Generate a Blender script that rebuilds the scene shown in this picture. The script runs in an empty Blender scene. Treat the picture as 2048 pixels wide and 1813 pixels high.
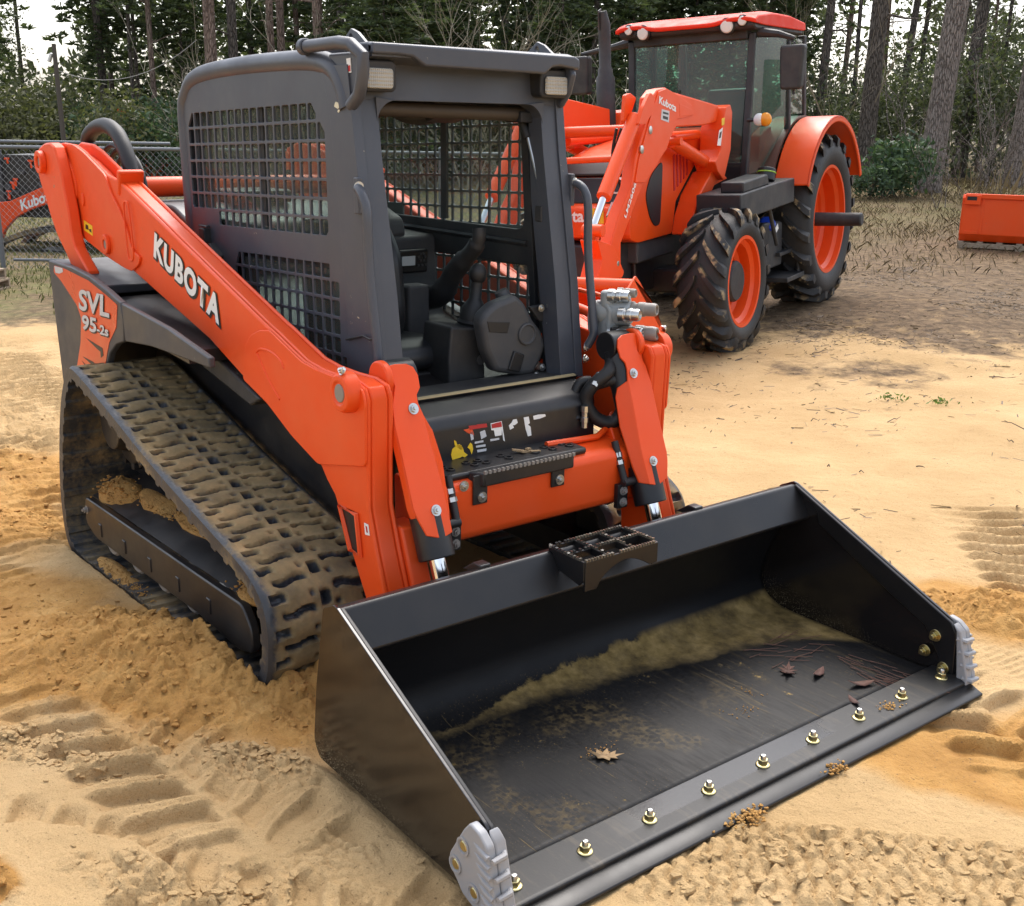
import bpy, bmesh, math, random
import numpy as np
from mathutils import Vector, Matrix, Euler
from math import sin, cos, pi, radians

random.seed(7)
SC = bpy.context.scene
COL = SC.collection

# ---------------------------------------------------------------- camera
cd = bpy.data.cameras.new('camera')
cam = bpy.data.objects.new('camera', cd)
COL.objects.link(cam)
SC.camera = cam
cd.sensor_fit = 'HORIZONTAL'
cd.sensor_width = 36.0
cd.lens = 2264.0 / 2048.0 * 36.0
cd.clip_start = 0.05
cd.clip_end = 2000
fw = Vector((-0.75717261, 0.59142288, -0.27732402))
rt = Vector((0.61224659, 0.79053756, 0.01429972))
up = Vector((-0.22769224, 0.15896333, 0.96067003))
cam.matrix_world = Matrix(((rt.x, up.x, -fw.x, 3.5374), (rt.y, up.y, -fw.y, -2.4434), (rt.z, up.z, -fw.z, 1.8715), (0, 0, 0, 1)))

# ---------------------------------------------------------------- sky, sun, exposure
SUN_EL, SUN_AZ = radians(57), radians(135)       # azimuth: direction towards the sun in the xy plane
world = bpy.data.worlds.new('World')
SC.world = world
world.use_nodes = True
wn = world.node_tree.nodes
wl = world.node_tree.links
wn.clear()
wo = wn.new('ShaderNodeOutputWorld')
wb = wn.new('ShaderNodeBackground')
sk = wn.new('ShaderNodeTexSky')
sk.sky_type = 'NISHITA'
sk.sun_disc = False
sk.sun_elevation = SUN_EL
sk.sun_rotation = pi / 2 - SUN_AZ
sk.air_density = 1.0
sk.dust_density = 4.0
sk.ozone_density = 1.0
hs = wn.new('ShaderNodeHueSaturation')
hs.inputs['Saturation'].default_value = 0.5
wl.new(sk.outputs[0], hs.inputs['Color'])
wl.new(hs.outputs[0], wb.inputs[0])
wb.inputs[1].default_value = 0.15
wl.new(wb.outputs[0], wo.inputs[0])
sd = bpy.data.lights.new('sun', 'SUN')
sd.energy = 0.6
sd.angle = radians(36)
sd.color = (1.0, 0.965, 0.91)
so = bpy.data.objects.new('sun', sd)
COL.objects.link(so)
sdir = Vector((cos(SUN_EL) * cos(SUN_AZ), cos(SUN_EL) * sin(SUN_AZ), sin(SUN_EL)))
so.rotation_euler = sdir.to_track_quat('Z', 'Y').to_euler()
so.location = (0, 0, 30)
SC.view_settings.view_transform = 'Standard'
SC.view_settings.look = 'None'
SC.view_settings.gamma = 1
SC.view_settings.exposure = 1.42
SC.view_settings.use_curve_mapping = False

# ---------------------------------------------------------------- geometry helpers
class G:
    """collects vertices and faces, builds ONE mesh object"""
    def __init__(s):
        s.v = []; s.f = []
    def add(s, vs, fs):
        o = len(s.v)
        s.v += [tuple(q) for q in vs]
        s.f += [tuple(i + o for i in q) for q in fs]
        return s
    def box(s, c, d, rot=None):
        x, y, z = d[0] / 2, d[1] / 2, d[2] / 2
        vs = [Vector((a, b, e)) for a in (-x, x) for b in (-y, y) for e in (-z, z)]
        if rot is not None:
            m = rot if isinstance(rot, Matrix) else Euler(rot).to_matrix()
            vs = [m @ q for q in vs]
        c = Vector(c)
        return s.add([q + c for q in vs], [(0, 1, 3, 2), (4, 6, 7, 5), (0, 4, 5, 1), (2, 3, 7, 6), (0, 2, 6, 4), (1, 5, 7, 3)])
    def bb(s, a, b):
        return s.box([(a[i] + b[i]) / 2 for i in range(3)], [abs(b[i] - a[i]) for i in range(3)])
    def prism(s, poly, ax, a, b):
        f = {'x': lambda p, q: (q, p[0], p[1]), 'y': lambda p, q: (p[0], q, p[1]), 'z': lambda p, q: (p[0], p[1], q)}[ax]
        n = len(poly)
        vs = [f(p, a) for p in poly] + [f(p, b) for p in poly]
        fs = [tuple(range(n))[::-1], tuple(range(n, 2 * n))] + [(i, (i + 1) % n, n + (i + 1) % n, n + i) for i in range(n)]
        return s.add(vs, fs)
    def slab(s, pts, off):
        """a polygon of 3-D points given thickness along the vector off"""
        n = len(pts); o = Vector(off)
        vs = [Vector(p) for p in pts] + [Vector(p) + o for p in pts]
        return s.add(vs, [tuple(range(n))[::-1], tuple(range(n, 2 * n))] + [(i, (i + 1) % n, n + (i + 1) % n, n + i) for i in range(n)])
    def tube(s, path, r, n=10, caps=True, closed=False):
        P = [Vector(p) for p in path]
        R = r if isinstance(r, (list, tuple)) else [r] * len(P)
        ref = None; vs = []; m = len(P)
        for i, p in enumerate(P):
            if closed: t = P[(i + 1) % m] - P[i - 1]
            else: t = P[min(i + 1, m - 1)] - P[max(i - 1, 0)]
            t.normalize()
            if ref is None:
                ref = Vector((0, 0, 1)) if abs(t.z) < .9 else Vector((1, 0, 0))
            a = (ref - t * ref.dot(t)).normalized(); b = t.cross(a); ref = a
            vs += [p + (a * cos(2 * pi * k / n) + b * sin(2 * pi * k / n)) * R[i] for k in range(n)]
        fs = []
        for i in range(m if closed else m - 1):
            j = (i + 1) % m
            fs += [(i * n + k, i * n + (k + 1) % n, j * n + (k + 1) % n, j * n + k) for k in range(n)]
        if caps and not closed:
            fs += [tuple(range(n))[::-1], tuple((m - 1) * n + k for k in range(n))]
        return s.add(vs, fs)
    def cyl(s, a, b, r, n=20, r2=None):
        return s.tube([a, b], [r, r if r2 is None else r2], n)
    def lathe(s, prof, o, d, n=32, closed=False, caps=True):
        """prof: (radius, height) pairs turned round the axis o + d"""
        d = Vector(d).normalized(); o = Vector(o)
        ref = Vector((0, 0, 1)) if abs(d.z) < .9 else Vector((1, 0, 0))
        a = (ref - d * ref.dot(d)).normalized(); b = d.cross(a)
        vs = []; m = len(prof)
        for r, h in prof:
            vs += [o + d * h + (a * cos(2 * pi * k / n) + b * sin(2 * pi * k / n)) * max(r, 1e-5) for k in range(n)]
        fs = []
        for i in range(m if closed else m - 1):
            j = (i + 1) % m
            fs += [(i * n + k, i * n + (k + 1) % n, j * n + (k + 1) % n, j * n + k) for k in range(n)]
        if not closed and caps:
            fs += [tuple(range(n))[::-1], tuple((m - 1) * n + k for k in range(n))]
        return s.add(vs, fs)
    def ball(s, c, r, n=12, m=8):
        c = Vector(c); rr = r if isinstance(r, (tuple, list)) else (r, r, r)
        vs = []
        for i in range(m + 1):
            th = pi * i / m
            for k in range(n):
                vs.append((c.x + rr[0] * sin(th) * cos(2 * pi * k / n), c.y + rr[1] * sin(th) * sin(2 * pi * k / n), c.z + rr[2] * cos(th)))
        return s.add(vs, [(i * n + k, (i + 1) * n + k, (i + 1) * n + (k + 1) % n, i * n + (k + 1) % n) for i in range(m) for k in range(n)])
    def mesh(s, name, mat=None, sharp=38):
        me = bpy.data.meshes.new(name)
        me.from_pydata(s.v, [], s.f)
        bm = bmesh.new(); bm.from_mesh(me)
        bmesh.ops.recalc_face_normals(bm, faces=bm.faces)
        bm.to_mesh(me); bm.free()
        for p in me.polygons: p.use_smooth = True
        me.set_sharp_from_angle(angle=radians(sharp))
        if mat: me.materials.append(mat)
        return me
    def build(s, name, mat=None, parent=None, bevel=0, seg=2, sharp=38, label=None):
        return put(name, s.mesh(name, mat, sharp), parent, bevel, seg, label)

def put(name, me, parent=None, bevel=0, seg=2, label=None):
    o = bpy.data.objects.new(name, me)
    COL.objects.link(o)
    if parent: o.parent = parent
    if bevel:
        b = o.modifiers.new('bevel', 'BEVEL')
        b.width = bevel; b.segments = seg; b.limit_method = 'ANGLE'; b.angle_limit = radians(38)
        b.use_clamp_overlap = True
        w = o.modifiers.new('flat_faces', 'WEIGHTED_NORMAL'); w.keep_sharp = True; w.weight = 80
    if label: o['label'] = label
    return o

def thing(name, label, cat, loc=(0, 0, 0), rz=0, group=None):
    o = bpy.data.objects.new(name, None)
    COL.objects.link(o)
    o.empty_display_size = .1
    o.location = loc; o.rotation_euler = (0, 0, rz)
    return tag(o, label, cat, group)

def tag(o, label=None, cat=None, group=None, kind=None):
    if label: o['label'] = label
    if cat: o['category'] = cat
    if group: o['group'] = group
    if kind: o['kind'] = kind
    return o

def copy_tree(o, parent=None):
    c = o.copy(); COL.objects.link(c)
    if parent: c.parent = parent
    for ch in list(o.children): copy_tree(ch, c)
    return c

AXM = {'y': Matrix(((1, 0, 0, 0), (0, 0, -1, 0), (0, 1, 0, 0), (0, 0, 0, 1))),
       'x': Matrix(((0, 0, 1, 0), (1, 0, 0, 0), (0, 1, 0, 0), (0, 0, 0, 1))), 'z': Matrix.Identity(4)}

def plate(name, loops, ax, at, th, mat, parent=None, bevel=0.0, label=None):
    """flat plate with holes (first loop is the outline), centred on the plane ax = at"""
    cu = bpy.data.curves.new('tmp', 'CURVE')
    cu.dimensions = '2D'; cu.fill_mode = 'BOTH'
    cu.extrude = th / 2 - bevel; cu.bevel_depth = bevel; cu.bevel_resolution = 1
    if bevel: cu.offset = -bevel
    for lp in loops:
        sp = cu.splines.new('POLY')
        sp.points.add(len(lp) - 1)
        for q, (a, b) in zip(sp.points, lp): q.co = (a, b, 0, 1)
        sp.use_cyclic_u = True
    ob = bpy.data.objects.new('tmp', cu)
    COL.objects.link(ob)
    me = bpy.data.meshes.new_from_object(ob)
    bpy.data.objects.remove(ob); bpy.data.curves.remove(cu)
    m = AXM[ax].copy()
    if ax == 'y': m = Matrix(((1, 0, 0, 0), (0, 0, 1, at), (0, 1, 0, 0), (0, 0, 0, 1)))
    elif ax == 'x': m.translation = (at, 0, 0)
    else: m.translation = (0, 0, at)
    me.transform(m)
    me.name = name
    me.materials.clear()
    if mat: me.materials.append(mat)
    for p in me.polygons: p.use_smooth = False
    return put(name, me, parent, label=label)

def clip(poly, win):
    """clip a polygon by a convex window (both lists of 2-D points, window counter-clockwise)"""
    out = poly
    for i in range(len(win)):
        a, b = win[i], win[(i + 1) % len(win)]
        side = lambda p: (b[0] - a[0]) * (p[1] - a[1]) - (b[1] - a[1]) * (p[0] - a[0])
        inp, out = out, []
        for k in range(len(inp)):
            p, q = inp[k - 1], inp[k]
            sp_, sq = side(p), side(q)
            if (sp_ >= 0) != (sq >= 0):
                t = sp_ / (sp_ - sq)
                out.append((p[0] + t * (q[0] - p[0]), p[1] + t * (q[1] - p[1])))
            if sq >= 0: out.append(q)
        if len(out) < 3: return []
    return out

def area(p): return sum(p[i - 1][0] * p[i][1] - p[i][0] * p[i - 1][1] for i in range(len(p))) / 2
def ccw(p): return p if area(p) > 0 else p[::-1]

def rrect(x0, x1, y0, y1, r, n=3):
    out = []
    for cx, cy, a0 in ((x1 - r, y1 - r, 0), (x0 + r, y1 - r, 90), (x0 + r, y0 + r, 180), (x1 - r, y0 + r, 270)):
        out += [(cx + r * cos(radians(a0 + 90 * k / n)), cy + r * sin(radians(a0 + 90 * k / n))) for k in range(n + 1)]
    return out

def rounded(poly, r, n=4):
    """polygon with its corners rounded; r one radius or one per corner"""
    out = []; m = len(poly)
    for i in range(m):
        p = Vector(poly[i]); a = Vector(poly[i - 1]); b = Vector(poly[(i + 1) % m])
        ri = r[i] if isinstance(r, (list, tuple)) else r
        da, db = a - p, b - p
        d = min(ri, da.length * .45, db.length * .45)
        if d < 1e-4: out.append(tuple(p)); continue
        pa, pb = p + da.normalized() * d, p + db.normalized() * d
        for k in range(n + 1):
            t = k / n
            out.append(tuple(pa * (1 - t) ** 2 + p * 2 * t * (1 - t) + pb * t * t))
    return out

def smooth_path(pts, n=6, closed=False):
    """Catmull-Rom through the points"""
    P = [Vector(p) for p in pts]; m = len(P); out = []
    for i in range(m if closed else m - 1):
        g = lambda k: P[k % m] if closed else P[max(0, min(m - 1, k))]
        a, b, c, d = g(i - 1), g(i), g(i + 1), g(i + 2)
        for k in range(n):
            t = k / n
            out.append(.5 * ((2 * b) + (c - a) * t + (2 * a - 5 * b + 4 * c - d) * t * t + (3 * b - a - 3 * c + d) * t ** 3))
    if not closed: out.append(P[-1])
    return out

def text(name, body, mat, o, ux, uy, parent=None, bold=0.0, th=0.0015, shear=0.0, spacing=1.0, label=None, fit=True):
    """lettering: o = lower left corner, ux = vector of its whole width, uy = vector of its height (capital letters)"""
    cu = bpy.data.curves.new('tmp', 'FONT')
    cu.body = body; cu.size = 1.0; cu.offset = bold; cu.shear = shear; cu.space_character = spacing
    cu.resolution_u = 4
    ob = bpy.data.objects.new('tmp', cu)
    COL.objects.link(ob)
    me = bpy.data.meshes.new_from_object(ob)
    bpy.data.objects.remove(ob); bpy.data.curves.remove(cu)
    n = len(me.vertices)
    co = np.empty(n * 3); me.vertices.foreach_get('co', co); co = co.reshape(-1, 3)
    mn = co.min(0); mx = co.max(0)
    ux, uy, o = np.array(ux, float), np.array(uy, float), np.array(o, float)
    nn = np.cross(ux, uy); nn /= np.linalg.norm(nn)
    y0 = 0.0 if not fit else mn[1]
    out = o + np.outer((co[:, 0] - mn[0]) / (mx[0] - mn[0]), ux) + np.outer((co[:, 1] - y0) / ((mx[1] - y0) if fit else .73), uy) + nn * th
    me.vertices.foreach_set('co', out.ravel())
    me.name = name; me.materials.clear(); me.materials.append(mat)
    me.update()
    return put(name, me, parent, label=label)

def bolt_g(g, p, d, r=.012, h=.012, washer=True, n=6):
    """hexagon bolt head with its washer on point p, axis d"""
    p = Vector(p); d = Vector(d).normalized()
    if washer: g.cyl(p, p + d * h * .3, r * 1.45, 16)
    g.cyl(p, p + d * h, r, n)
    g.cyl(p + d * h, p + d * h * 1.5, r * .5, 10)
    return g

# ---------------------------------------------------------------- material helpers
def mat(name, col, rough=.5, metal=0.0, spec=.5, **k):
    m = bpy.data.materials.new(name); m.use_nodes = True
    b = m.node_tree.nodes['Principled BSDF']
    b.inputs['Base Color'].default_value = (*col, 1)
    b.inputs['Roughness'].default_value = rough
    b.inputs['Metallic'].default_value = metal
    b.inputs['Specular IOR Level'].default_value = spec
    for a, q in k.items(): b.inputs[a.replace('_', ' ')].default_value = q
    return m

class N:
    """tiny node-graph writer for one material"""
    def __init__(s, m):
        s.t = m.node_tree; s.b = s.t.nodes['Principled BSDF']
        s.co = s.t.nodes.new('ShaderNodeTexCoord')
    def new(s, t, **k):
        n = s.t.nodes.new(t)
        for a, q in k.items(): setattr(n, a, q)
        return n
    def link(s, a, b): s.t.links.new(a, b)
    def vec(s, scale=(1, 1, 1), which='Object', rot=(0, 0, 0)):
        n = s.new('ShaderNodeMapping'); n.inputs['Scale'].default_value = scale; n.inputs['Rotation'].default_value = rot
        s.link(s.co.outputs[which], n.inputs[0]); return n.outputs[0]
    def noise(s, scale, detail=4, rough=.55, vec=None, dist=0.0):
        n = s.new('ShaderNodeTexNoise'); n.inputs['Scale'].default_value = scale; n.inputs['Detail'].default_value = detail
        n.inputs['Roughness'].default_value = rough; n.inputs['Distortion'].default_value = dist
        s.link(vec if vec else s.vec(), n.inputs['Vector']); return n.outputs['Fac']
    def voro(s, scale, vec=None, feature='F1', out='Distance'):
        n = s.new('ShaderNodeTexVoronoi', feature=feature); n.inputs['Scale'].default_value = scale
        s.link(vec if vec else s.vec(), n.inputs['Vector']); return n.outputs[out]
    def ramp(s, fac, stops):
        n = s.new('ShaderNodeValToRGB'); e = n.color_ramp.elements
        while len(e) < len(stops): e.new(.5)
        for q, (p, c) in zip(e, stops):
            q.position = p; q.color = (*c, 1) if isinstance(c, tuple) else (c, c, c, 1)
        s.link(fac, n.inputs[0]); return n.outputs[0]
    def val(s, x):
        n = s.new('ShaderNodeValue'); n.outputs[0].default_value = x; return n.outputs[0]
    def mixc(s, fac, a, b, mode='MIX'):
        n = s.new('ShaderNodeMix', data_type='RGBA', blend_type=mode)
        for i, q in ((0, fac), (6, a), (7, b)):
            if isinstance(q, (int, float)): n.inputs[i].default_value = q
            elif isinstance(q, tuple): n.inputs[i].default_value = (*q, 1)
            else: s.link(q, n.inputs[i])
        return n.outputs[2]
    def math(s, op, a, b=None, cl=False):
        n = s.new('ShaderNodeMath', operation=op); n.use_clamp = cl
        for i, q in ((0, a), (1, b)):
            if q is None: continue
            if isinstance(q, (int, float)): n.inputs[i].default_value = q
            else: s.link(q, n.inputs[i])
        return n.outputs[0]
    def attr(s, name, out='Fac'):
        n = s.new('ShaderNodeAttribute'); n.attribute_name = name; return n.outputs[out]
    def color(s, c): s.link(c, s.b.inputs['Base Color'])
    def rough(s, c): s.link(c, s.b.inputs['Roughness'])
    def bump(s, h, strength=.3, dist=.01):
        n = s.new('ShaderNodeBump'); n.inputs['Strength'].default_value = strength; n.inputs['Distance'].default_value = dist
        s.link(h, n.inputs['Height']); s.link(n.outputs[0], s.b.inputs['Normal'])

def paint(name, col, rough=.35, chips=(.3, .3, .3), chip=.72, dust=(.42, .3, .17), dusty=.25, spec=.5):
    """sprayed metal with fine dust film and a few chips"""
    m = mat(name, col, rough, spec=spec); n = N(m)
    d = n.ramp(n.noise(3.2, 6, .65), [(.42, 0.0), (.78, dusty)])
    c = n.mixc(d, tuple(col), dust)
    var = n.noise(.9, 3)
    c = n.mixc(n.ramp(var, [(.3, 0.0), (.8, .18)]), c, tuple(q * .7 for q in col))
    ch = n.ramp(n.noise(34, 3, .6), [(chip, 0.0), (chip + .015, 1.0)])
    gate = n.ramp(n.noise(2.1, 2, .5, n.vec((1, 1, 1.3))), [(.55, 0.0), (.62, 1.0)])
    ch = n.math('MULTIPLY', ch, gate)
    c = n.mixc(ch, c, chips)
    n.color(c)
    n.rough(n.math('ADD', n.ramp(n.noise(5, 5), [(.3, rough * .8), (.75, rough * 1.35)]), n.math('MULTIPLY', ch, .2)))
    n.bump(n.noise(160, 2), .06, .002)
    return m

ORANGE = (0.80, 0.074, 0.007)
M = {}
M['orange'] = paint('orange_paint', ORANGE, .42, (.34, .20, .12), .70, (.5, .33, .18), .07, .35)
M['tractor_orange'] = paint('tractor_orange_paint', (0.80, 0.076, 0.007), .36, (.3, .2, .13), .8, (.5, .33, .18), .04, .35)
M['red'] = paint('roof_red_paint', (0.72, 0.035, 0.012), .5, (.3, .2, .13), .8, (.5, .33, .18), .03, .2)
M['grey'] = paint('charcoal_paint', (0.056, 0.062, 0.078), .42, (.42, .38, .27), .705, (.3, .27, .23), .08)
M['panel'] = paint('dark_grey_plastic', (0.046, 0.047, 0.053), .5, (.4, .36, .3), .72, (.3, .26, .2), .12)
M['black'] = paint('black_paint', (0.010, 0.010, 0.012), .38, (.3, .25, .18), .75, (.25, .19, .12), .12)
M['gloss'] = paint('new_black_gloss', (0.008, 0.008, 0.009), .34, (.2, .17, .12), .78, (.25, .19, .12), .05, .4)
M['plastic'] = paint('black_plastic', (0.018, 0.019, 0.022), .55, (.2, .2, .2), .85, (.22, .19, .15), .2)
M['greyplastic'] = paint('grey_plastic', (0.045, 0.047, 0.052), .6, (.2, .2, .2), .85, (.25, .21, .16), .2)
M['seat'] = mat('seat_vinyl', (0.014, 0.015, 0.018), .42)
M['hose'] = mat('hose_rubber', (0.012, 0.012, 0.013), .55)
M['steel'] = mat('zinc_steel', (.55, .55, .53), .32, 1.0)
M['oldsteel'] = paint('worn_steel', (.23, .21, .19), .5, (.1, .06, .04), .6, (.3, .22, .13), .4)
M['brass'] = mat('yellow_zinc', (.55, .47, .24), .3, 1.0)
M['chrome'] = mat('chrome_rod', (.75, .75, .76), .08, 1.0)
M['silver'] = paint('cast_silver_paint', (.30, .305, .32), .5, (.16, .15, .14), .68, (.42, .33, .22), .4)
M['alu'] = paint('cast_grey_metal', (.28, .31, .32), .45, (.14, .13, .12), .6, (.3, .26, .2), .4)
M['white'] = mat('white_print', (.78, .78, .76), .45)
M['blackprint'] = mat('black_print', (.012, .012, .013), .45)
M['greyprint'] = mat('silver_print', (.52, .53, .55), .4)
M['yellow'] = mat('yellow_sticker', (.80, .52, .02), .45)
M['redprint'] = mat('red_print', (.45, .02, .02), .5)
M['decal'] = paint('orange_decal', (0.72, 0.072, 0.015), .32, (.5, .48, .45), .70, (.5, .33, .18), .1)
def glass(name, tint, rough=.03, dirt=.12):
    m = bpy.data.materials.new(name); m.use_nodes = True
    t = m.node_tree; t.nodes.clear()
    o = t.nodes.new('ShaderNodeOutputMaterial')
    tr = t.nodes.new('ShaderNodeBsdfTransparent'); tr.inputs[0].default_value = (*tint, 1)
    gl = t.nodes.new('ShaderNodeBsdfGlossy'); gl.inputs['Roughness'].default_value = rough
    df = t.nodes.new('ShaderNodeBsdfDiffuse'); df.inputs[0].default_value = (.42, .4, .35, 1)
    fr = t.nodes.new('ShaderNodeFresnel'); fr.inputs[0].default_value = 1.5
    m1 = t.nodes.new('ShaderNodeMixShader'); m2 = t.nodes.new('ShaderNodeMixShader')
    no = t.nodes.new('ShaderNodeTexNoise'); no.inputs['Scale'].default_value = 2.2; no.inputs['Detail'].default_value = 7
    mp = t.nodes.new('ShaderNodeMapRange'); mp.inputs[1].default_value = .35; mp.inputs[2].default_value = .75
    mp.inputs[3].default_value = dirt * .4; mp.inputs[4].default_value = dirt * 1.3
    tc = t.nodes.new('ShaderNodeTexCoord')
    L = t.links.new
    L(tc.outputs['Object'], no.inputs[0]); L(no.outputs[0], mp.inputs[0])
    ge = t.nodes.new('ShaderNodeNewGeometry'); sb = t.nodes.new('ShaderNodeMath'); sb.operation = 'SUBTRACT'; sb.inputs[0].default_value = 1
    mu = t.nodes.new('ShaderNodeMath'); mu.operation = 'MULTIPLY'
    L(ge.outputs['Backfacing'], sb.inputs[1]); L(fr.outputs[0], mu.inputs[0]); L(sb.outputs[0], mu.inputs[1])
    L(mu.outputs[0], m1.inputs[0]); L(tr.outputs[0], m1.inputs[1]); L(gl.outputs[0], m1.inputs[2])
    L(mp.outputs[0], m2.inputs[0]); L(m1.outputs[0], m2.inputs[1]); L(df.outputs[0], m2.inputs[2])
    L(m2.outputs[0], o.inputs[0])
    return m
M['glass'] = glass('dusty_cab_glass', (.80, .86, .84), .03, .13)
M['tglass'] = glass('green_tinted_glass', (.56, .74, .67), .02, .12)
M['lens'] = glass('lamp_lens', (.9, .9, .88), .15, .25)
def lens_mat(name, col, rough=.2):
    m = mat(name, col, rough, .0, .7); n = N(m)
    w = n.new('ShaderNodeTexWave'); w.inputs['Scale'].default_value = 26; w.bands_direction = 'Z'
    n.link(n.vec(), w.inputs[0])
    v = n.new('ShaderNodeTexWave'); v.inputs['Scale'].default_value = 40; v.bands_direction = 'Y'
    n.link(n.vec(), v.inputs[0])
    h = n.math('ADD', w.outputs['Fac'], v.outputs['Fac'])
    n.bump(h, .6, .004)
    n.color(n.mixc(n.noise(9, 3), tuple(q * .55 for q in col), tuple(col)))
    return m
M['lamp'] = lens_mat('ribbed_lamp_glass', (.52, .50, .44))
M['amber'] = mat('amber_lens', (.8, .3, .02), .2)
M['clearlens'] = mat('clear_lens', (.7, .7, .68), .15)


# ================================================================ setting: sand yard
_prm = np.random.RandomState(11).permutation(4096)
_val = np.random.RandomState(12).rand(4096)
def vnoise(x, y, seed=0):
    xi = np.floor(x).astype(np.int64); yi = np.floor(y).astype(np.int64)
    fx = x - xi; fy = y - yi
    fx = fx * fx * fx * (fx * (fx * 6 - 15) + 10); fy = fy * fy * fy * (fy * (fy * 6 - 15) + 10)
    h = lambda a, b: _val[(_prm[(a + seed * 57) & 4095] + b * 131) & 4095]
    a, b, c, d = h(xi, yi), h(xi + 1, yi), h(xi, yi + 1), h(xi + 1, yi + 1)
    return (a * (1 - fx) + b * fx) * (1 - fy) + (c * (1 - fx) + d * fx) * fy
def fbm(x, y, f, o=4, g=.5, seed=0):
    s = 0; a = 1; t = 0
    for k in range(o):
        s = s + a * (vnoise(x * f + 17.3 * k, y * f - 9.1 * k, seed + k) - .5); t += a; a *= g; f *= 2.03
    return s / t * 2
def lumps(x, y, f, seed=0):
    """rounded clods: cell noise with random heights"""
    xi = np.floor(x * f); yi = np.floor(y * f); best = np.full(np.shape(x), 9.0); hh = np.zeros(np.shape(x))
    for i in (-1, 0, 1):
        for j in (-1, 0, 1):
            a = (xi + i).astype(np.int64); b = (yi + j).astype(np.int64)
            r = lambda k: _val[(_prm[(a + seed * 31 + k * 977) & 4095] + b * 71) & 4095]
            d = np.hypot(x * f - (a + r(1)), y * f - (b + r(2)))
            m = d < best; best = np.where(m, d, best); hh = np.where(m, r(3), hh)
    return np.sqrt(np.clip(1 - (best / .75) ** 2, 0, 1)) * hh
def chips(x, y, f, seed=0, gap=.16):
    """flat broken cakes: cell noise with level tops, tilted a little, and sharp cracks between"""
    xi = np.floor(x * f); yi = np.floor(y * f); b1 = np.full(np.shape(x), 9.0); b2 = b1.copy(); hh = np.zeros(np.shape(x))
    for i in (-1, 0, 1):
        for j in (-1, 0, 1):
            a = (xi + i).astype(np.int64); b = (yi + j).astype(np.int64)
            r = lambda k: _val[(_prm[(a + seed * 31 + k * 977) & 4095] + b * 71) & 4095]
            dx = x * f - (a + r(1)); dy = y * f - (b + r(2)); d = np.hypot(dx, dy)
            lev = .25 + .75 * r(3) + .55 * (dx * (r(4) - .5) + dy * (r(5) - .5)) * 2
            m = d < b1
            b2 = np.where(m, b1, np.minimum(b2, d)); hh = np.where(m, lev, hh); b1 = np.where(m, d, b1)
    return hh * np.clip((b2 - b1) / gap, 0, 1) ** .6
def sst(a, b, v):
    t = np.clip((v - a) / (b - a), 0, 1); return t * t * (3 - 2 * t)
def blob(x, y, cx, cy, rx, ry, ang=0, soft=.5):
    c, s = cos(radians(ang)), sin(radians(ang)); u = (x - cx) * c + (y - cy) * s; v = -(x - cx) * s + (y - cy) * c
    d = np.sqrt((u / rx) ** 2 + (v / ry) ** 2)
    return 1 - sst(1 - soft, 1 + soft * .6, d + .22 * fbm(x, y, 1.6 / min(rx, ry), 3, .5, 21))
def band(x, y, a, b, w, soft=.25, end=.25):
    dx, dy = b[0] - a[0], b[1] - a[1]; L = math.hypot(dx, dy); ux, uy = dx / L, dy / L
    s = (x - a[0]) * ux + (y - a[1]) * uy; t = -(x - a[0]) * uy + (y - a[1]) * ux
    t = t + .05 * fbm(x, y, 1.1, 2, .5, 33)
    m = (1 - sst(1 - soft, 1 + soft * .3, np.abs(t) / w)) * sst(-end, 0, s) * (1 - sst(L, L + end, s))
    return s, t, m
def lugs(x, y, a, b, w, pitch, k, depth, seed=0, fine=1.0):
    """print of a chevron tyre: two rows of slanted, slightly hooked bars, staggered; squeezed-up rims"""
    s, t, m = band(x, y, a, b, w)
    s = s + .022 * fbm(x, y, 5, 2, .5, seed)
    q = np.abs(t) / w
    ph = s / pitch + k * (q - .35 * q ** 2.5) + np.where(t > 0, .5, 0)
    u = (ph % 1)
    prof = sst(.0, .10, u) * (1 - sst(.50, .70, u))
    rim = np.exp(-((u - .98) / .05) ** 2) * .5 + np.exp(-((u - .0) / .04) ** 2) * .5 + np.exp(-((u - .74) / .07) ** 2) * .3
    inner = sst(.05, .15, q)
    wear = sst(-.5, .0, fbm(x, y, 2.2, 3, .5, seed + 5))
    broken = .22 * fbm(x, y, 26, 3, .6, seed + 9)
    return m * wear * depth * (-prof * inner * .85 + .30 + rim * fine * (.55 + 2 * broken)) - m * depth * .25
def sidebars(x, y, a, b, w, pitch, depth, seed=0):
    """print of a rubber track: wavy bars straight across"""
    s, t, m = band(x, y, a, b, w)
    u = ((s + .02 * np.sin(t * 16) + .015 * fbm(x, y, 6, 2, .5, seed)) / pitch) % 1
    wear = sst(-.4, .1, fbm(x, y, 1.8, 3, .5, seed + 3) + .1)
    return m * wear * depth * (-sst(0, .12, u) * (1 - sst(.45, .75, u)) + .4 + .25 * np.exp(-((u - .97) / .06) ** 2))

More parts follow.
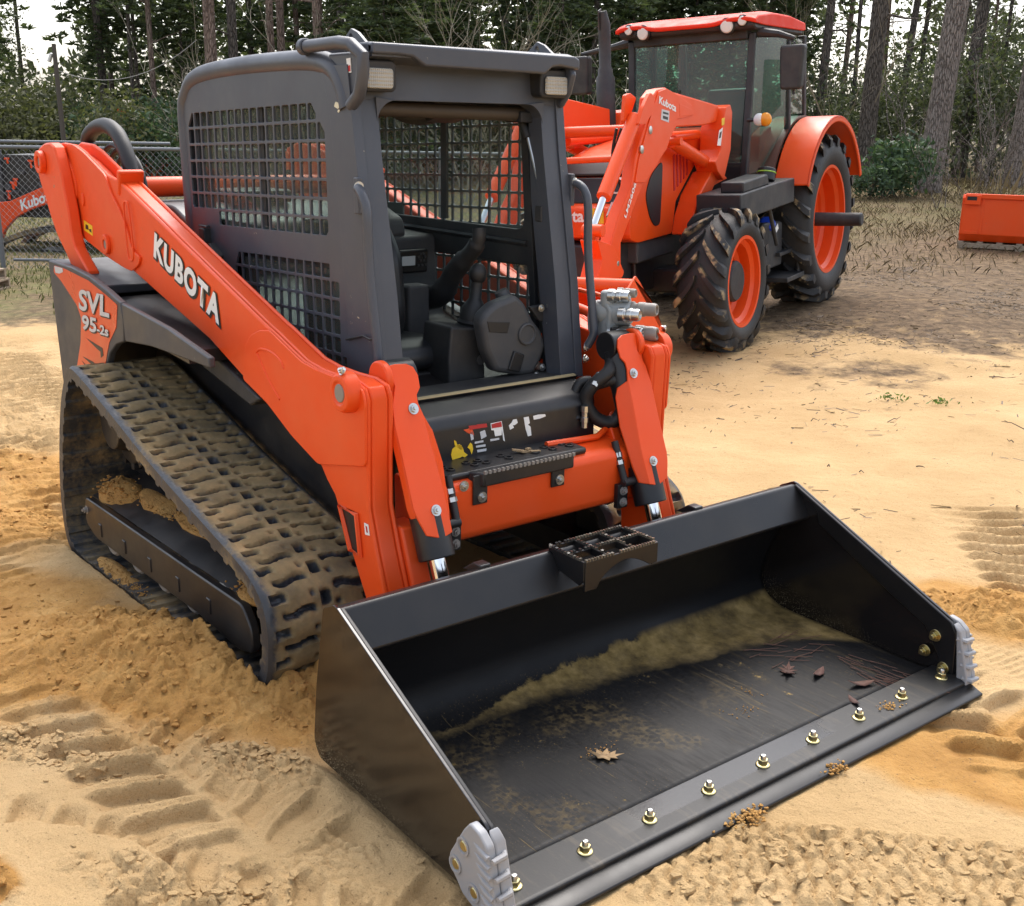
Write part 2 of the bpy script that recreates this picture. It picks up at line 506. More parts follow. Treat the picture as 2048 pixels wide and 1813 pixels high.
def base(x, y):
    h = .05 * np.clip(x, -2.2, 0) + .035 * fbm(x, y, .22, 3, .5, 1)
    h = h * (1 - sst(.2, .9, x) * .6)
    h += -.05 * np.exp(-((x + 3.9) ** 2 + (y - 5.4) ** 2) / 4.5) + .02 * np.exp(-((x + 4.6) ** 2 + (y - 8.3) ** 2) / 3)
    d = (-.45 * (x + 4) + .89 * (y - 8))
    h += .62 * sst(1.5, 22, d) * sst(-40, -8, x + .3 * y)
    h += .30 * sst(30, 80, np.hypot(x, y))
    pl = -.155 + .02837 * (x + 4.456) + .05806 * (y - 5.305)
    k = 1 - sst(2.4, 5.0, np.hypot(x + 4.9, y - 6.6))
    return h * (1 - k) + (pl + .02 * fbm(x, y, .9, 3, .5, 2)) * k
def masks(x, y):
    wet = np.zeros(np.shape(x))
    for q in ((-.15, -1.12, 1.0, .50, 28, 1.0), (-1.2, -1.45, .9, .45, 20, .75), (-2.3, -1.25, .8, .5, 20, .7), (-.6, -1.9, .8, .35, 15, .7), (.82, -2.02, .13, .12, 0, 1.2), (1.95, .62, .42, .28, 30, 1.0), (2.15, .95, .35, .3, 30, .8),
              (1.28, 1.6, .45, .3, 50, .95), (1.55, 1.75, .5, .3, 40, .9), (-3.2, -.9, .8, .5, 0, .6), (2.4, 1.3, .5, .5, 0, .6), (1.45, -.45, .12, .12, 0, .8), (-1.3, .6, 1.6, 1.0, 0, .5), (.5, 0, .9, .8, 0, .5)):
        wet = np.maximum(wet, q[5] * blob(x, y, *q[:5], .55))
    wet = np.clip(wet + .28 * fbm(x, y, 1.7, 4, .6, 41), 0, 1)
    return wet
def loose(x, y):
    m = np.zeros(np.shape(x))
    for q in ((-.15, -1.12, .95, .45, 28, 1.0), (-1.15, -1.5, .8, .35, 20, .6), (-2.4, -1.25, .7, .35, 20, .8), (-3.3, -.9, .7, .4, 10, .55), (1.45, 1.72, .5, .22, 40, .9), (2.3, 1.2, .35, .2, 40, .8), (.82, -2.02, .14, .12, 0, 1.0), (-4.8, -.5, .9, .3, 10, .5), (.62, -1.2, .25, .14, 30, .7)):
        m = np.maximum(m, q[5] * blob(x, y, *q[:5], .5))
    return np.clip(m, 0, 1)
def height(x, y):
    h = base(x, y)
    near = 1 - sst(6.5, 10, np.hypot(x - .5, y + .3))
    lo = loose(x, y)
    # piles pushed up beside the right track
    h = h + .10 * blob(x, y, -.12, -1.10, .75, .26, 30, .8) + .05 * blob(x, y, -2.3, -1.3, .5, .25, 20, .8) + .04 * blob(x, y, 1.5, 1.75, .5, .2, 40, .8)
    rough_ = .5 + .5 * sst(-.3, .3, fbm(x, y, 2.6, 3, .5, 63))
    h = h + lo * near * rough_ * (.040 * lumps(x, y, 8, 3) + .026 * lumps(x + 3, y, 17, 7) + .020 * chips(x, y + 5, 27, 9) + .012 * lumps(x, y, 55, 12) + .012 * fbm(x, y, 40, 3, .65, 60) - .02)
    q = (1 - lo) * near
    q = q * (1 - blob(x, y, .82, -1.88, .33, .21, 48, .05))
    h = h + q * lugs(x, y, (-.35, -1.50), (2.1, -1.20), .27, .165, .95, .050, 2)
    h = h + q * .8 * lugs(x, y, (.55, -1.95), (2.4, -.75), .20, .15, .9, .042, 4)
    h = h + q * sidebars(x, y, (-4.6, -.95), (-1.6, -1.25), .30, .11, .030, 5)
    h = h + q * sidebars(x, y, (-9, .2), (-2.1, -.60), .50, .15, .040, 6) + q * lugs(x, y, (-7.5, -.9), (-2.6, -1.75), .28, .20, .9, .045, 26) + q * sidebars(x, y, (-8, 1.1), (-2.6, .35), .45, .15, .035, 27) + q * sidebars(x, y, (-3.9, -1.6), (-.6, -2.3), .3, .12, .03, 15)
    h = h + q * lugs(x, y, (-6, -.35), (-2.5, -1.0), .25, .20, .8, .035, 8)
    # right of the bucket
    h = h + q * sidebars(x, y, (.75, 2.9), (2.3, 1.35), .33, .13, .040, 9)
    h = h + q * lugs(x, y, (1.55, 1.0), (2.6, .55), .26, .17, .9, .048, 10)
    h = h + q * .6 * sidebars(x, y, (1.7, 1.35), (2.5, 1.05), .10, .035, .012, 19)
    # chopped car-tyre tread in front of the bucket
    s, t, m = band(x, y, (1.72, -.52), (2.75, .52), .175, .15, .15)
    zig = s + .045 * np.abs(((t + .4) / .085) % 1 - .5)
    row = np.abs(((zig + .008 * fbm(x, y, 14, 2, .5, 73)) / .052) % 1 - .5) * 2
    ck = chips(x, y, 19, 31, .12)
    rag = fbm(x, y, 30, 3, .6, 71)
    h = h + m * q * ((.019 + .012 * fbm(x, y, 4, 3, .5, 74)) * ck * (.45 + .55 * (1 - sst(.55, .95, row))) - .012 * sst(.6, 1, row) + .006 * rag)
    # crusts broken up beside the tyre prints
    cr = np.maximum(np.maximum(blob(x, y, .12, -1.72, .36, .12, 35), blob(x, y, .70, -1.17, .26, .10, 30)), np.maximum(blob(x, y, 1.05, -1.62, .26, .09, 40), .8 * blob(x, y, 1.2, -1.45, .14, .07, 50)))
    cr = np.maximum(cr, .7 * sst(.12, .3, fbm(x, y, 2.4, 3, .5, 77)) * band(x, y, (-.35, -1.5), (2.3, -1.1), .5)[2])
    h = h + cr * near * (.030 * chips(x, y, 22, 35, .25) + .006 * rag - .008)
    # trodden pad with a broken edge, lower left
    pad = blob(x, y, .82, -1.88, .33, .21, 48, .05)
    h = h + .024 * pad * near
    edge_ = np.clip(pad * (1 - pad) * 4, 0, 1)
    h = h + edge_ * near * .018 * (chips(x, y, 20, 37, .2) - .5)
    sm = blob(x, y, 2.1, -.45, .45, .28, 40, .6)
    fine = q * (1 - .6 * sm) * (1 - .8 * pad)
    h = h + fine * (.007 * fbm(x, y, 6, 4, .55, 80) + .010 * np.maximum(0, fbm(x, y, 3.1, 4, .6, 81)) ** 1.5) + near * .0022 * fbm(x, y, 38, 2, .6, 83)
    # shallow drifts in the middle distance
    far = 1 - near
    h = h + .018 * far * fbm(x, y, 1.1, 4, .55, 90) * (1 - sst(14, 26, np.hypot(x, y)))
    # level bed under the bucket and the tracks
    bed = sst(.66, .74, x) * (1 - sst(1.70, 1.80, x)) * (1 - sst(.99, 1.05, np.abs(y)))
    h = np.where(bed > 0, h * (1 - bed) + np.minimum(h, -.012) * bed, h)
    trk = sst(-1.85, -1.75, x) * (1 - sst(.25, .36, x)) * sst(.50, .54, np.abs(y)) * (1 - sst(.97, 1.0, np.abs(y)))
    lim = np.interp(x, [-1.8, -1.6, -.9, .12, .36], [-.13, -.150, -.105, -.05, -.02])
    h = np.where(trk > 0, h * (1 - trk) + np.minimum(h, lim) * trk, h)
    inner = sst(-1.75, -1.6, x) * (1 - sst(.2, .4, x)) * (1 - sst(.50, .56, np.abs(y)))
    h = np.where(inner > 0, np.minimum(h, .03), h)
    return h

def axis(dense, step, lo, hi, grow=1.06):
    a = list(np.arange(dense[0], dense[1] + step / 2, step))
    s = step; v = a[-1]; up = []
    while v < hi: s = min(s * grow, 12); v += s; up.append(v)
    s = step; v = a[0]; dn = []
    while v > lo: s = min(s * grow, 12); v -= s; dn.append(v)
    return np.array(dn[::-1] + a + up)
def fastmesh(name, V, F, mat_, attrs=None, smooth=True):
    V = np.asarray(V, np.float32); F = np.asarray(F, np.int32); k = F.shape[1]
    me = bpy.data.meshes.new(name)
    me.vertices.add(len(V)); me.vertices.foreach_set('co', V.ravel())
    me.loops.add(F.size); me.loops.foreach_set('vertex_index', F.ravel())
    me.polygons.add(len(F)); me.polygons.foreach_set('loop_start', np.arange(0, F.size, k, dtype=np.int32))
    try: me.polygons.foreach_set('loop_total', np.full(len(F), k, np.int32))
    except Exception: pass
    me.polygons.foreach_set('use_smooth', np.full(len(F), smooth, bool))
    for n, a in (attrs or {}).items():
        at = me.attributes.new(n, 'FLOAT', 'POINT'); at.data.foreach_set('value', np.asarray(a, np.float32))
    me.update(calc_edges=True)
    if mat_: me.materials.append(mat_)
    return me

def axis2(parts, lo, hi, grow=1.06):
    a = [parts[0][0]]
    for x0, x1, st in parts:
        while a[-1] < x1 - 1e-6: a.append(a[-1] + st)
    s = parts[-1][2]; v = a[-1]; up = []
    while v < hi: s = min(s * grow, 12); v += s; up.append(v)
    s = parts[0][2]; v = a[0]; dn = []
    while v > lo: s = min(s * grow, 12); v -= s; dn.append(v)
    return np.array(dn[::-1] + a + up)
ax_ = axis2(((-7.2, -2.9, .022), (-2.9, -.75, .011), (-.75, 2.75, .0072)), -170, 90)
ay_ = axis2(((-2.3, .65, .0072), (.65, 2.1, .011), (2.1, 4.2, .022)), -60, 200)
GX, GY = np.meshgrid(ax_, ay_, indexing='ij')
GH = height(GX, GY)
nx_, ny_ = GX.shape
idx = np.arange(nx_ * ny_).reshape(nx_, ny_)
GF = np.stack([idx[:-1, :-1], idx[1:, :-1], idx[1:, 1:], idx[:-1, 1:]], -1).reshape(-1, 4)
GW = masks(GX, GY)
dd = (-.45 * (GX + 4) + .89 * (GY - 8))
lit = sst(-5.2, 1.2, dd + 3.0 * fbm(GX, GY, .55, 4, .6, 95)) * sst(-9, -1, GX + .8 * GY)
litl = sst(-7.2, -9.0, GX + 1.2 * fbm(GX, GY, .6, 3, .5, 96)) 
veg = np.clip(np.maximum(lit, litl), 0, 1)
def sand_mat():
    m = mat('sand', (.5, .36, .18), .92, spec=.25); n = N(m)
    wet = n.attr('wet'); veg_ = n.attr('litter'); green = n.attr('green')
    big = n.noise(1.3, 6, .62)
    dry = n.ramp(big, [(.30, (.42, .275, .125)), (.55, (.51, .345, .168)), (.78, (.58, .41, .218))])
    orange = n.ramp(n.noise(5, 6, .65), [(.28, (.33, .165, .044)), (.52, (.45, .24, .070)), (.78, (.54, .325, .115))])
    c = n.mixc(n.ramp(wet, [(.18, 0.0), (.62, 1.0)]), dry, orange)
    gr = n.noise(230, 3, .6)
    c = n.mixc(n.ramp(gr, [(.3, .38), (.52, 0.0)]), c, (.20, .12, .05))
    sp = n.ramp(n.noise(85, 2, .55), [(.66, 0.0), (.70, .65)])
    c = n.mixc(sp, c, (.16, .10, .05))
    lv = n.noise(9, 7, .7); lv2 = n.noise(2.1, 5, .6)
    brown = n.ramp(lv, [(.32, (.025, .018, .012)), (.46, (.085, .055, .032)), (.58, (.15, .10, .058)), (.75, (.30, .22, .13))])
    grass = n.ramp(lv, [(.3, (.05, .055, .018)), (.55, (.13, .13, .045)), (.8, (.24, .2, .1))])
    brown = n.mixc(n.math('MULTIPLY', green, n.ramp(lv2, [(.4, .2), (.6, 1.0)])), brown, grass)
    k = n.math('ADD', veg_, n.math('MULTIPLY', n.math('SUBTRACT', n.noise(3.2, 7, .68), .5), 1.5))
    c = n.mixc(n.ramp(n.math('MULTIPLY', n.math('GREATER_THAN', veg_, .01), k), [(.40, 0.0), (.72, .92)]), c, brown)
    n.color(c)
    n.bump(n.math('ADD', n.math('MULTIPLY', n.noise(170, 5, .7), .5), n.math('ADD', n.noise(55, 6, .7), n.math('MULTIPLY', n.noise(17, 6, .65), 1.6))), .8, .012)
    return m
M['sand'] = sand_mat()
green = sst(-7.4, -10, GX) * (.5 + .5 * sst(0, .3, fbm(GX, GY, .5, 3, .5, 97))) 
me = fastmesh('ground', np.stack([GX, GY, GH], -1).reshape(-1, 3), GF, M['sand'], {'wet': GW.ravel(), 'litter': veg.ravel(), 'green': np.clip(green, 0, 1).ravel()})
tag(put('ground', me), kind='structure')
def ground_z(x, y): return float(height(np.array([x]), np.array([y]))[0])
def hv(x, y): return height(np.asarray(x, float), np.asarray(y, float))

# loose clods lying on the piles
def unit_rock(seed):
    bm = bmesh.new(); bmesh.ops.create_icosphere(bm, subdivisions=1, radius=1)
    r = random.Random(seed)
    v = np.array([list(q.co * r.uniform(.55, 1.2)) for q in bm.verts]); v[:, 2] = np.clip(v[:, 2], -.7, .55); f = np.array([[l.index for l in q.verts] for q in bm.faces]); bm.free()
    return v, f
def unit_block(seed):
    return unit_rock(seed + 50)
    r = random.Random(seed)
    v = np.array([(a + r.uniform(-.45, .45), b + r.uniform(-.45, .45), c + r.uniform(-.45, .35)) for a in (-1, 1) for b in (-1, 1) for c in (-1, 1)], float) * .8
    q = [(0, 1, 3, 2), (4, 6, 7, 5), (0, 4, 5, 1), (2, 3, 7, 6), (0, 2, 6, 4), (1, 5, 7, 3)]
    f = np.array([t for a, b, c, d in q for t in ((a, b, c), (a, c, d))])
    return v, f
def scatter(shapes, P, S, R):
    """P points, S scales (n,3), R yaw; returns joined vertices, faces"""
    VV = []; FF = []; o = 0
    for k in range(len(P)):
        v, f = shapes[k % len(shapes)]
        c, s = cos(R[k]), sin(R[k]); w = v * S[k]
        VV.append(np.stack([w[:, 0] * c - w[:, 1] * s, w[:, 0] * s + w[:, 1] * c, w[:, 2]], 1) + P[k]); FF.append(f + o); o += len(v)
    return np.concatenate(VV), np.concatenate(FF)
rg = np.random.RandomState(5)
n_ = 60000
cx = rg.uniform(-4.5, 2.7, n_); cy = rg.uniform(-2.4, 3.0, n_)
keep = rg.rand(n_) < loose(cx, cy) ** 1.6 * .45
keep &= ~((cx > .72) & (cx < 1.78) & (np.abs(cy) < 1.03))
keep &= ~((cx > -1.75) & (cx < .36) & (np.abs(cy) < 1.0))
cx, cy = cx[keep], cy[keep]; n_ = len(cx)
sz = .004 + .015 * rg.rand(n_) ** 5
V, F = scatter([unit_rock(k) for k in range(7)], np.stack([cx, cy, hv(cx, cy) + sz * .25], 1), np.stack([sz * rg.uniform(.8, 1.4, n_), sz * rg.uniform(.7, 1.1, n_), sz * rg.uniform(.5, .9, n_)], 1), rg.uniform(0, 6.3, n_))
tag(put('sand_clods', fastmesh('sand_clods', V, F, M['sand'], {'wet': np.repeat(masks(cx, cy), 12) if len(V) == 12 * n_ else np.full(len(V), .8)}, False)), kind='stuff')
# crumbled tread blocks: chopped car-tyre print and the crust broken beside the pad
bx, by, br, bs = [], [], [], []
a_, b_ = np.array((1.72, -.52)), np.array((2.75, .52)); d_ = (b_ - a_) / np.linalg.norm(b_ - a_); p_ = np.array((-d_[1], d_[0]))
for s in np.arange(0, np.linalg.norm(b_ - a_), .043):
    for t in np.arange(-.16, .165, .042):
        for _ in range(2):
            if rg.rand() > .62: continue
            q = a_ + d_ * (s + rg.normal(0, .014)) + p_ * (t + rg.normal(0, .013))
            bx.append(q[0]); by.append(q[1]); br.append(math.atan2(d_[1], d_[0]) + (.5 if int(t * 24 + 99) % 2 else -.5) + rg.normal(0, .25)); bs.append(.004 + .014 * rg.rand() ** 2)
for cx0, cy0, rx, ry, ang, n_ in ((.12, -1.72, .34, .10, 35, 330), (.42, -1.55, .22, .06, 32, 90), (.66, -1.16, .20, .07, 30, 110), (1.20, -1.45, .14, .06, 50, 70), (1.05, -1.62, .25, .10, 40, 60), (1.38, -1.02, .05, .03, 0, 14)):
    for k in range(n_):
        u, v = rg.normal(0, .5), rg.normal(0, .5); c, s = cos(radians(ang)), sin(radians(ang))
        bx.append(cx0 + u * rx * c - v * ry * s); by.append(cy0 + u * rx * s + v * ry * c); br.append(rg.uniform(0, 6.3)); bs.append(.004 + .015 * rg.rand() ** 2.2)
bx, by, br, bs = map(np.array, (bx, by, br, bs))
k = ~((bx > .72) & (bx < 1.79) & (np.abs(by) < 1.04)); bx, by, br, bs = bx[k], by[k], br[k], bs[k]; n_ = len(bx)
V, F = scatter([unit_block(k) for k in range(9)], np.stack([bx, by, hv(bx, by) + bs * .1], 1), np.stack([bs * rg.uniform(1.0, 1.7, n_), bs * rg.uniform(.6, 1.0, n_), bs * rg.uniform(.5, .8, n_)], 1), br)
tag(put('sand_crumbs', fastmesh('sand_crumbs', V, F, M['sand'], {'wet': np.full(len(V), .05)}, False)), kind='stuff')

# ================================================================ compact track loader
# machine frame: x forwards, y to its left, z up, origin on the ground under the cab door
loader = thing('compact_track_loader', 'orange and charcoal track loader on muddy rubber tracks with its black bucket on the sand', 'track loader')
L_ = loader

def track_mud(name):
    m = mat(name, (.03, .03, .032), .7); n = N(m)
    raise_ = n.attr('lug'); edge = n.attr('edge')
    patch = n.noise(3.4, 7, .66); fine = n.noise(46, 5, .65)
    # pale dust on the worn lug tops, bare blue-black rubber on shoulders and in the pits
    f = n.math('ADD', n.math('MULTIPLY', patch, 1.05), n.math('MULTIPLY', fine, .42))
    f = n.math('ADD', f, n.math('MULTIPLY', raise_, .26))
    f = n.math('SUBTRACT', f, n.math('MULTIPLY', edge, .5))
    k = n.ramp(f, [(.60, 0.0), (.78, .72), (.98, 1.0)])
    mud = n.ramp(n.noise(7, 6, .6), [(.3, (.10, .072, .036)), (.50, (.20, .145, .068)), (.68, (.30, .205, .095)), (.80, (.42, .235, .09))])
    n.color(n.mixc(k, n.mixc(n.noise(12, 4), (.020, .022, .026), (.042, .046, .054)), mud))
    n.bump(n.math('ADD', n.math('MULTIPLY', n.noise(90, 4, .6), .6), n.math('MULTIPLY', k, .5)), .45, .006)
    n.rough(n.ramp(k, [(0, .48), (1, .95)]))
    return m
M['track'] = track_mud('muddy_track_rubber')

def resample(path, step):
    P = [Vector(p) for p in path]; P.append(P[0]); out = []
    tot = sum((P[i + 1] - P[i]).length for i in range(len(P) - 1)); k = max(8, round(tot / step)); st = tot / k
    i = 0; acc = 0.0
    for q in range(k):
        d = q * st
        while acc + (P[i + 1] - P[i]).length < d: acc += (P[i + 1] - P[i]).length; i += 1
        out.append(P[i].lerp(P[i + 1], (d - acc) / (P[i + 1] - P[i]).length))
    return out, tot

def make_track(y0, y1, seed):
    """rubber track: tread with wavy lugs, drive holes along the middle, smooth ribbed inside"""
    pts = [(-1.44, .800), (-1.10, .722), (-.55, .580), (-.103, .487), (.149, .436), (.282, .388), (.345, .325), (.362, .227), (.335, .095), (.25, .0), (.12, -.015),
           (-.30, -.04), (-.9, -.075), (-1.35, -.105), (-1.60, -.115), (-1.73, -.095), (-1.805, -.02), (-1.815, .17), (-1.76, .40), (-1.685, .59), (-1.60, .725), (-1.53, .790)]
    path, tot = resample(smooth_path(pts, 8, True),   .0066)
    n = len(path); npitch = 52; m = 60
    P = np.array([[p.x, p.y] for p in path])
    T = np.roll(P, -1, 0) - np.roll(P, 1, 0); T /= np.linalg.norm(T, axis=1)[:, None]
    Nn = np.stack([-T[:, 1], T[:, 0]], 1)
    if np.sum((P - P.mean(0)) * Nn) < 0: Nn = -Nn
    s = np.arange(n) / n * npitch
    t = np.linspace(0, 1, m + 1)
    S, Tt = np.meshgrid(s, t, indexing='ij')
    rng = np.random.RandomState(seed)
    def pit(t0, t1, ph, width, wave):
        c = S - ph - wave * np.sin((Tt - t0) / (t1 - t0) * 2 * pi)
        d = np.abs((c + .5) % 1 - .5)
        a = np.clip((width / 2 - d) / .075, 0, 1)
        b = np.clip((Tt - t0) / .02, 0, 1) * np.clip((t1 - Tt) / .02, 0, 1)
        return a * b
    p = np.zeros_like(S)
    p = np.maximum(p, pit(.05, .19, .0, .30, .02)); p = np.maximum(p, pit(.13, .42, .5, .26, .07))
    p = np.maximum(p, pit(.58, .87, .0, .26, -.07)); p = np.maximum(p, pit(.81, .95, .5, .30, -.02))
    p = np.maximum(p, 1.5 * pit(.455, .545, .25, .44, 0)); p = np.maximum(p, .55 * pit(.37, .43, .05, .24, 0)); p = np.maximum(p, .55 * pit(.575, .635, .45, .24, 0))
    coarse = rng.rand(60, 9)
    ii = (S / npitch * 60).astype(int) % 60; jj = np.clip((Tt * 8).astype(int), 0, 8)
    p = p * (1 - .5 * np.clip((coarse[ii, jj] - .8) * 5, 0, 1))
    edge = np.clip((np.abs(Tt - .5) - .40) / .09, 0, 1)
    # the lug crowns swell a little between the pits
    crown = .004 * np.cos((S * 2) * pi) * (np.abs(Tt - .5) < .46)
    h = .030 * (1 - p) + crown - .012 * np.clip((np.abs(Tt - .5) - .44) / .06, 0, 1) ** 2 + .0012 * (rng.rand(*S.shape) - .5)
    tk = .028
    y = y0 + (y1 - y0) * Tt
    out = np.stack([P[:, None, 0] + Nn[:, None, 0] * h, y, P[:, None, 1] + Nn[:, None, 1] * h], -1)
    rib = .012 * (np.abs((s + .25) % 1 - .5) < .18)
    inn = np.stack([P[:, None, 0] - Nn[:, None, 0] * (tk + rib[:, None]) + 0 * y, y, P[:, None, 1] - Nn[:, None, 1] * (tk + rib[:, None]) + 0 * y], -1)[:, [0, m], :]
    V = np.concatenate([out.reshape(-1, 3), inn.reshape(-1, 3)])
    F = []
    idx = np.arange(n * (m + 1)).reshape(n, m + 1); k0 = n * (m + 1)
    nx = np.roll(np.arange(n), -1)
    q = np.stack([idx[:, :-1], idx[:, 1:], idx[nx][:, 1:], idx[nx][:, :-1]], -1).reshape(-1, 4)
    ii = k0 + np.arange(n * 2).reshape(n, 2)
    q2 = np.stack([ii[:, 0], ii[nx][:, 0], ii[nx][:, 1], ii[:, 1]], -1)
    q3 = np.stack([idx[:, 0], idx[nx][:, 0], ii[nx][:, 0], ii[:, 0]], -1)
    q4 = np.stack([idx[:, m], ii[:, 1], ii[nx][:, 1], idx[nx][:, m]], -1)
    F = np.concatenate([q, q2, q3, q4])
    me = bpy.data.meshes.new('track')
    me.from_pydata(V.tolist(), [], F.tolist())
    a = me.attributes.new('lug', 'FLOAT', 'POINT')
    a.data.foreach_set('value', np.concatenate([(1 - p).ravel(), np.full(2 * n, .75)]).astype(np.float32))
    a2 = me.attributes.new('edge', 'FLOAT', 'POINT')
    a2.data.foreach_set('value', np.concatenate([np.clip(edge + p * .8, 0, 1).ravel(), np.full(2 * n, .5)]).astype(np.float32))
    bm = bmesh.new(); bm.from_mesh(me); bmesh.ops.recalc_face_normals(bm, faces=bm.faces); bm.to_mesh(me); bm.free()
    for f in me.polygons: f.use_smooth = True
    me.set_sharp_from_angle(angle=radians(50))
    me.materials.append(M['track'])
    return me

for s in (-1, 1):
    put('track', make_track(.98 * s, .53 * s, 3 + s), L_)
    # roller frame with sand lying on its sloping top
    fr = G().prism(rounded([(-1.615, .19), (-.32, .234), (.085, .25), (.15, .18), (.155, .09), (.04, .06), (-.3, .07), (-1.5, .02), (-1.63, .06)], .03, 3), 'y', s * .935, s * .90)
    fr.prism([(-1.80, .25), (-1.35, .24), (.05, .27), (.02, .30), (-.55, .36), (-1.3, .33), (-1.7, .30)], 'y', s * .62, s * .66)
    fr.add([(-1.615, s * .90, .19), (.085, s * .90, .25), (.06, s * .66, .33), (-1.5, s * .66, .30)], [(0, 1, 2, 3)])
    fr.bb((-1.5, s * .60, .05), (.05, s * .90, .17))
    tf = fr.build('track_frame', M['black'], L_, .006)
    for x in (-1.36, -1.05, -.75, -.45, -.15):
        z = .075 + .05 * (x + 1.4)
        q = G().box((x - .06, s * .925, z + .005), (.035, .03, .06)); q.build('roller_bracket', M['black'], tf, .004)
    q = G(); bolt_g(q, (-1.60, s * .93, .13), (0, s, 0), .014, .018); q.build('frame_bolt', M['oldsteel'], tf)
    for x in (-1.36, -1.05, -.75, -.45, -.15):
        z = .075 + .05 * (x + 1.4)
        G().lathe([(.03, -.03), (.095, -.03), (.105, -.02), (.105, .02), (.095, .03), (.045, .03), (.04, .05), (.0, .05)], (x, s * .88, z), (0, s, 0), 24).build('track_roller', M['oldsteel'], tf)
    G().lathe([(.05, -.05), (.17, -.05), (.185, -.03), (.185, .03), (.17, .05), (.06, .06), (0, .06)], (.14, s * .76, .215), (0, s, 0), 32).build('front_idler', M['black'], tf)
    G().lathe([(.05, -.05), (.15, -.05), (.17, -.03), (.17, .03), (.15, .05), (.06, .06), (0, .06)], (-1.60, s * .76, .09), (0, s, 0), 32).build('rear_idler', M['black'], tf)
    sp = G()
    sp.lathe([(.0, -.03), (.14, -.03), (.2, -.02), (.2, .02), (.14, .03), (.12, .10), (0, .10)], (-1.47, s * .74, .56), (0, s, 0), 28)
    for k in range(13):
        a = 2 * pi * k / 13
        sp.box((-1.47 + .205 * cos(a), s * .74, .56 + .205 * sin(a)), (.05, .04, .035), (0, -a, 0))
    sp.build('drive_sprocket', M['black'], tf, .004)
    # motor housing plate behind the sprocket
    G().prism([(-1.62, .72), (-1.28, .68), (-1.2, .45), (-1.32, .36), (-1.6, .40)], 'y', s * .60, s * .70).build('motor_guard', M['black'], tf, .008)

# ---- body between the tracks
g = G()
g.prism(rounded([(-2.22, .36), (.16, .36), (.30, .60), (.30, .86), (-.05, .93), (-.45, 1.02), (-1.25, 1.20), (-1.7, 1.24), (-2.22, 1.20)], .03, 2), 'y', -.50, .50)
chassis = g.build('chassis', M['black'], L_, .008)
g = G()
g.prism(rounded([(-2.25, 1.12), (-1.40, 1.16), (-1.40, 1.42), (-1.62, 1.50), (-2.05, 1.50), (-2.25, 1.40)], .05, 3), 'y', -.42, .42)
hood = g.build('engine_hood', M['panel'], L_, .012)
G().bb((-1.86, -.13, 1.50), (-1.58, .17, 1.56)).build('air_inlet', M['black'], hood, .01)
# a worn tie-down boss on the chassis side
for s in (-1, 1):
    g = G().lathe([(.0, 0), (.055, 0), (.055, .02), (.035, .03), (.035, .045), (0, .045)], (-.98, s * .50, 1.015), (0, s, 0), 24)
    bolt_g(g, (-1.05, s * .50, 1.03), (0, s, 0), .018, .03)
    g.build('pivot_boss', M['oldsteel'], chassis, .003)

def mir(p, s):          # right-hand shapes are measured at negative y
    return (p[0], -s * p[1], p[2])

# ---- rear quarter panels
PAN = [(-2.233,1.212),(-1.879,1.216),(-1.637,1.2),(-1.41,1.163),(-1.251,1.131),(-1.251,1.131)]
PAN = PAN[:5] + [(-1.231,1.061),(-1.247,0.964),(-1.346,0.936),(-1.435,0.884),(-1.508,0.797)] + [(-1.52, .55), (-2.17, .52)]
STRIP = [(-1.245,1.129),(-1.049,1.117),(-0.736,1.095),(-0.353,1.042),(-0.354,1.003),(-0.657,0.999),(-0.936,0.992),(-1.234,0.966)]
DEC = [(-2.135,1.197),(-1.996,1.199),(-1.643,1.18),(-1.415,1.142),(-1.285,1.116),(-1.321,1.014),(-1.429,0.932),(-1.478,0.865),(-1.522,0.794)] + [(-1.946,0.708),(-1.834,0.869),(-1.793,0.99),(-1.842,1.044),(-1.946,1.089),(-2.047,1.132),(-2.153,1.163)]
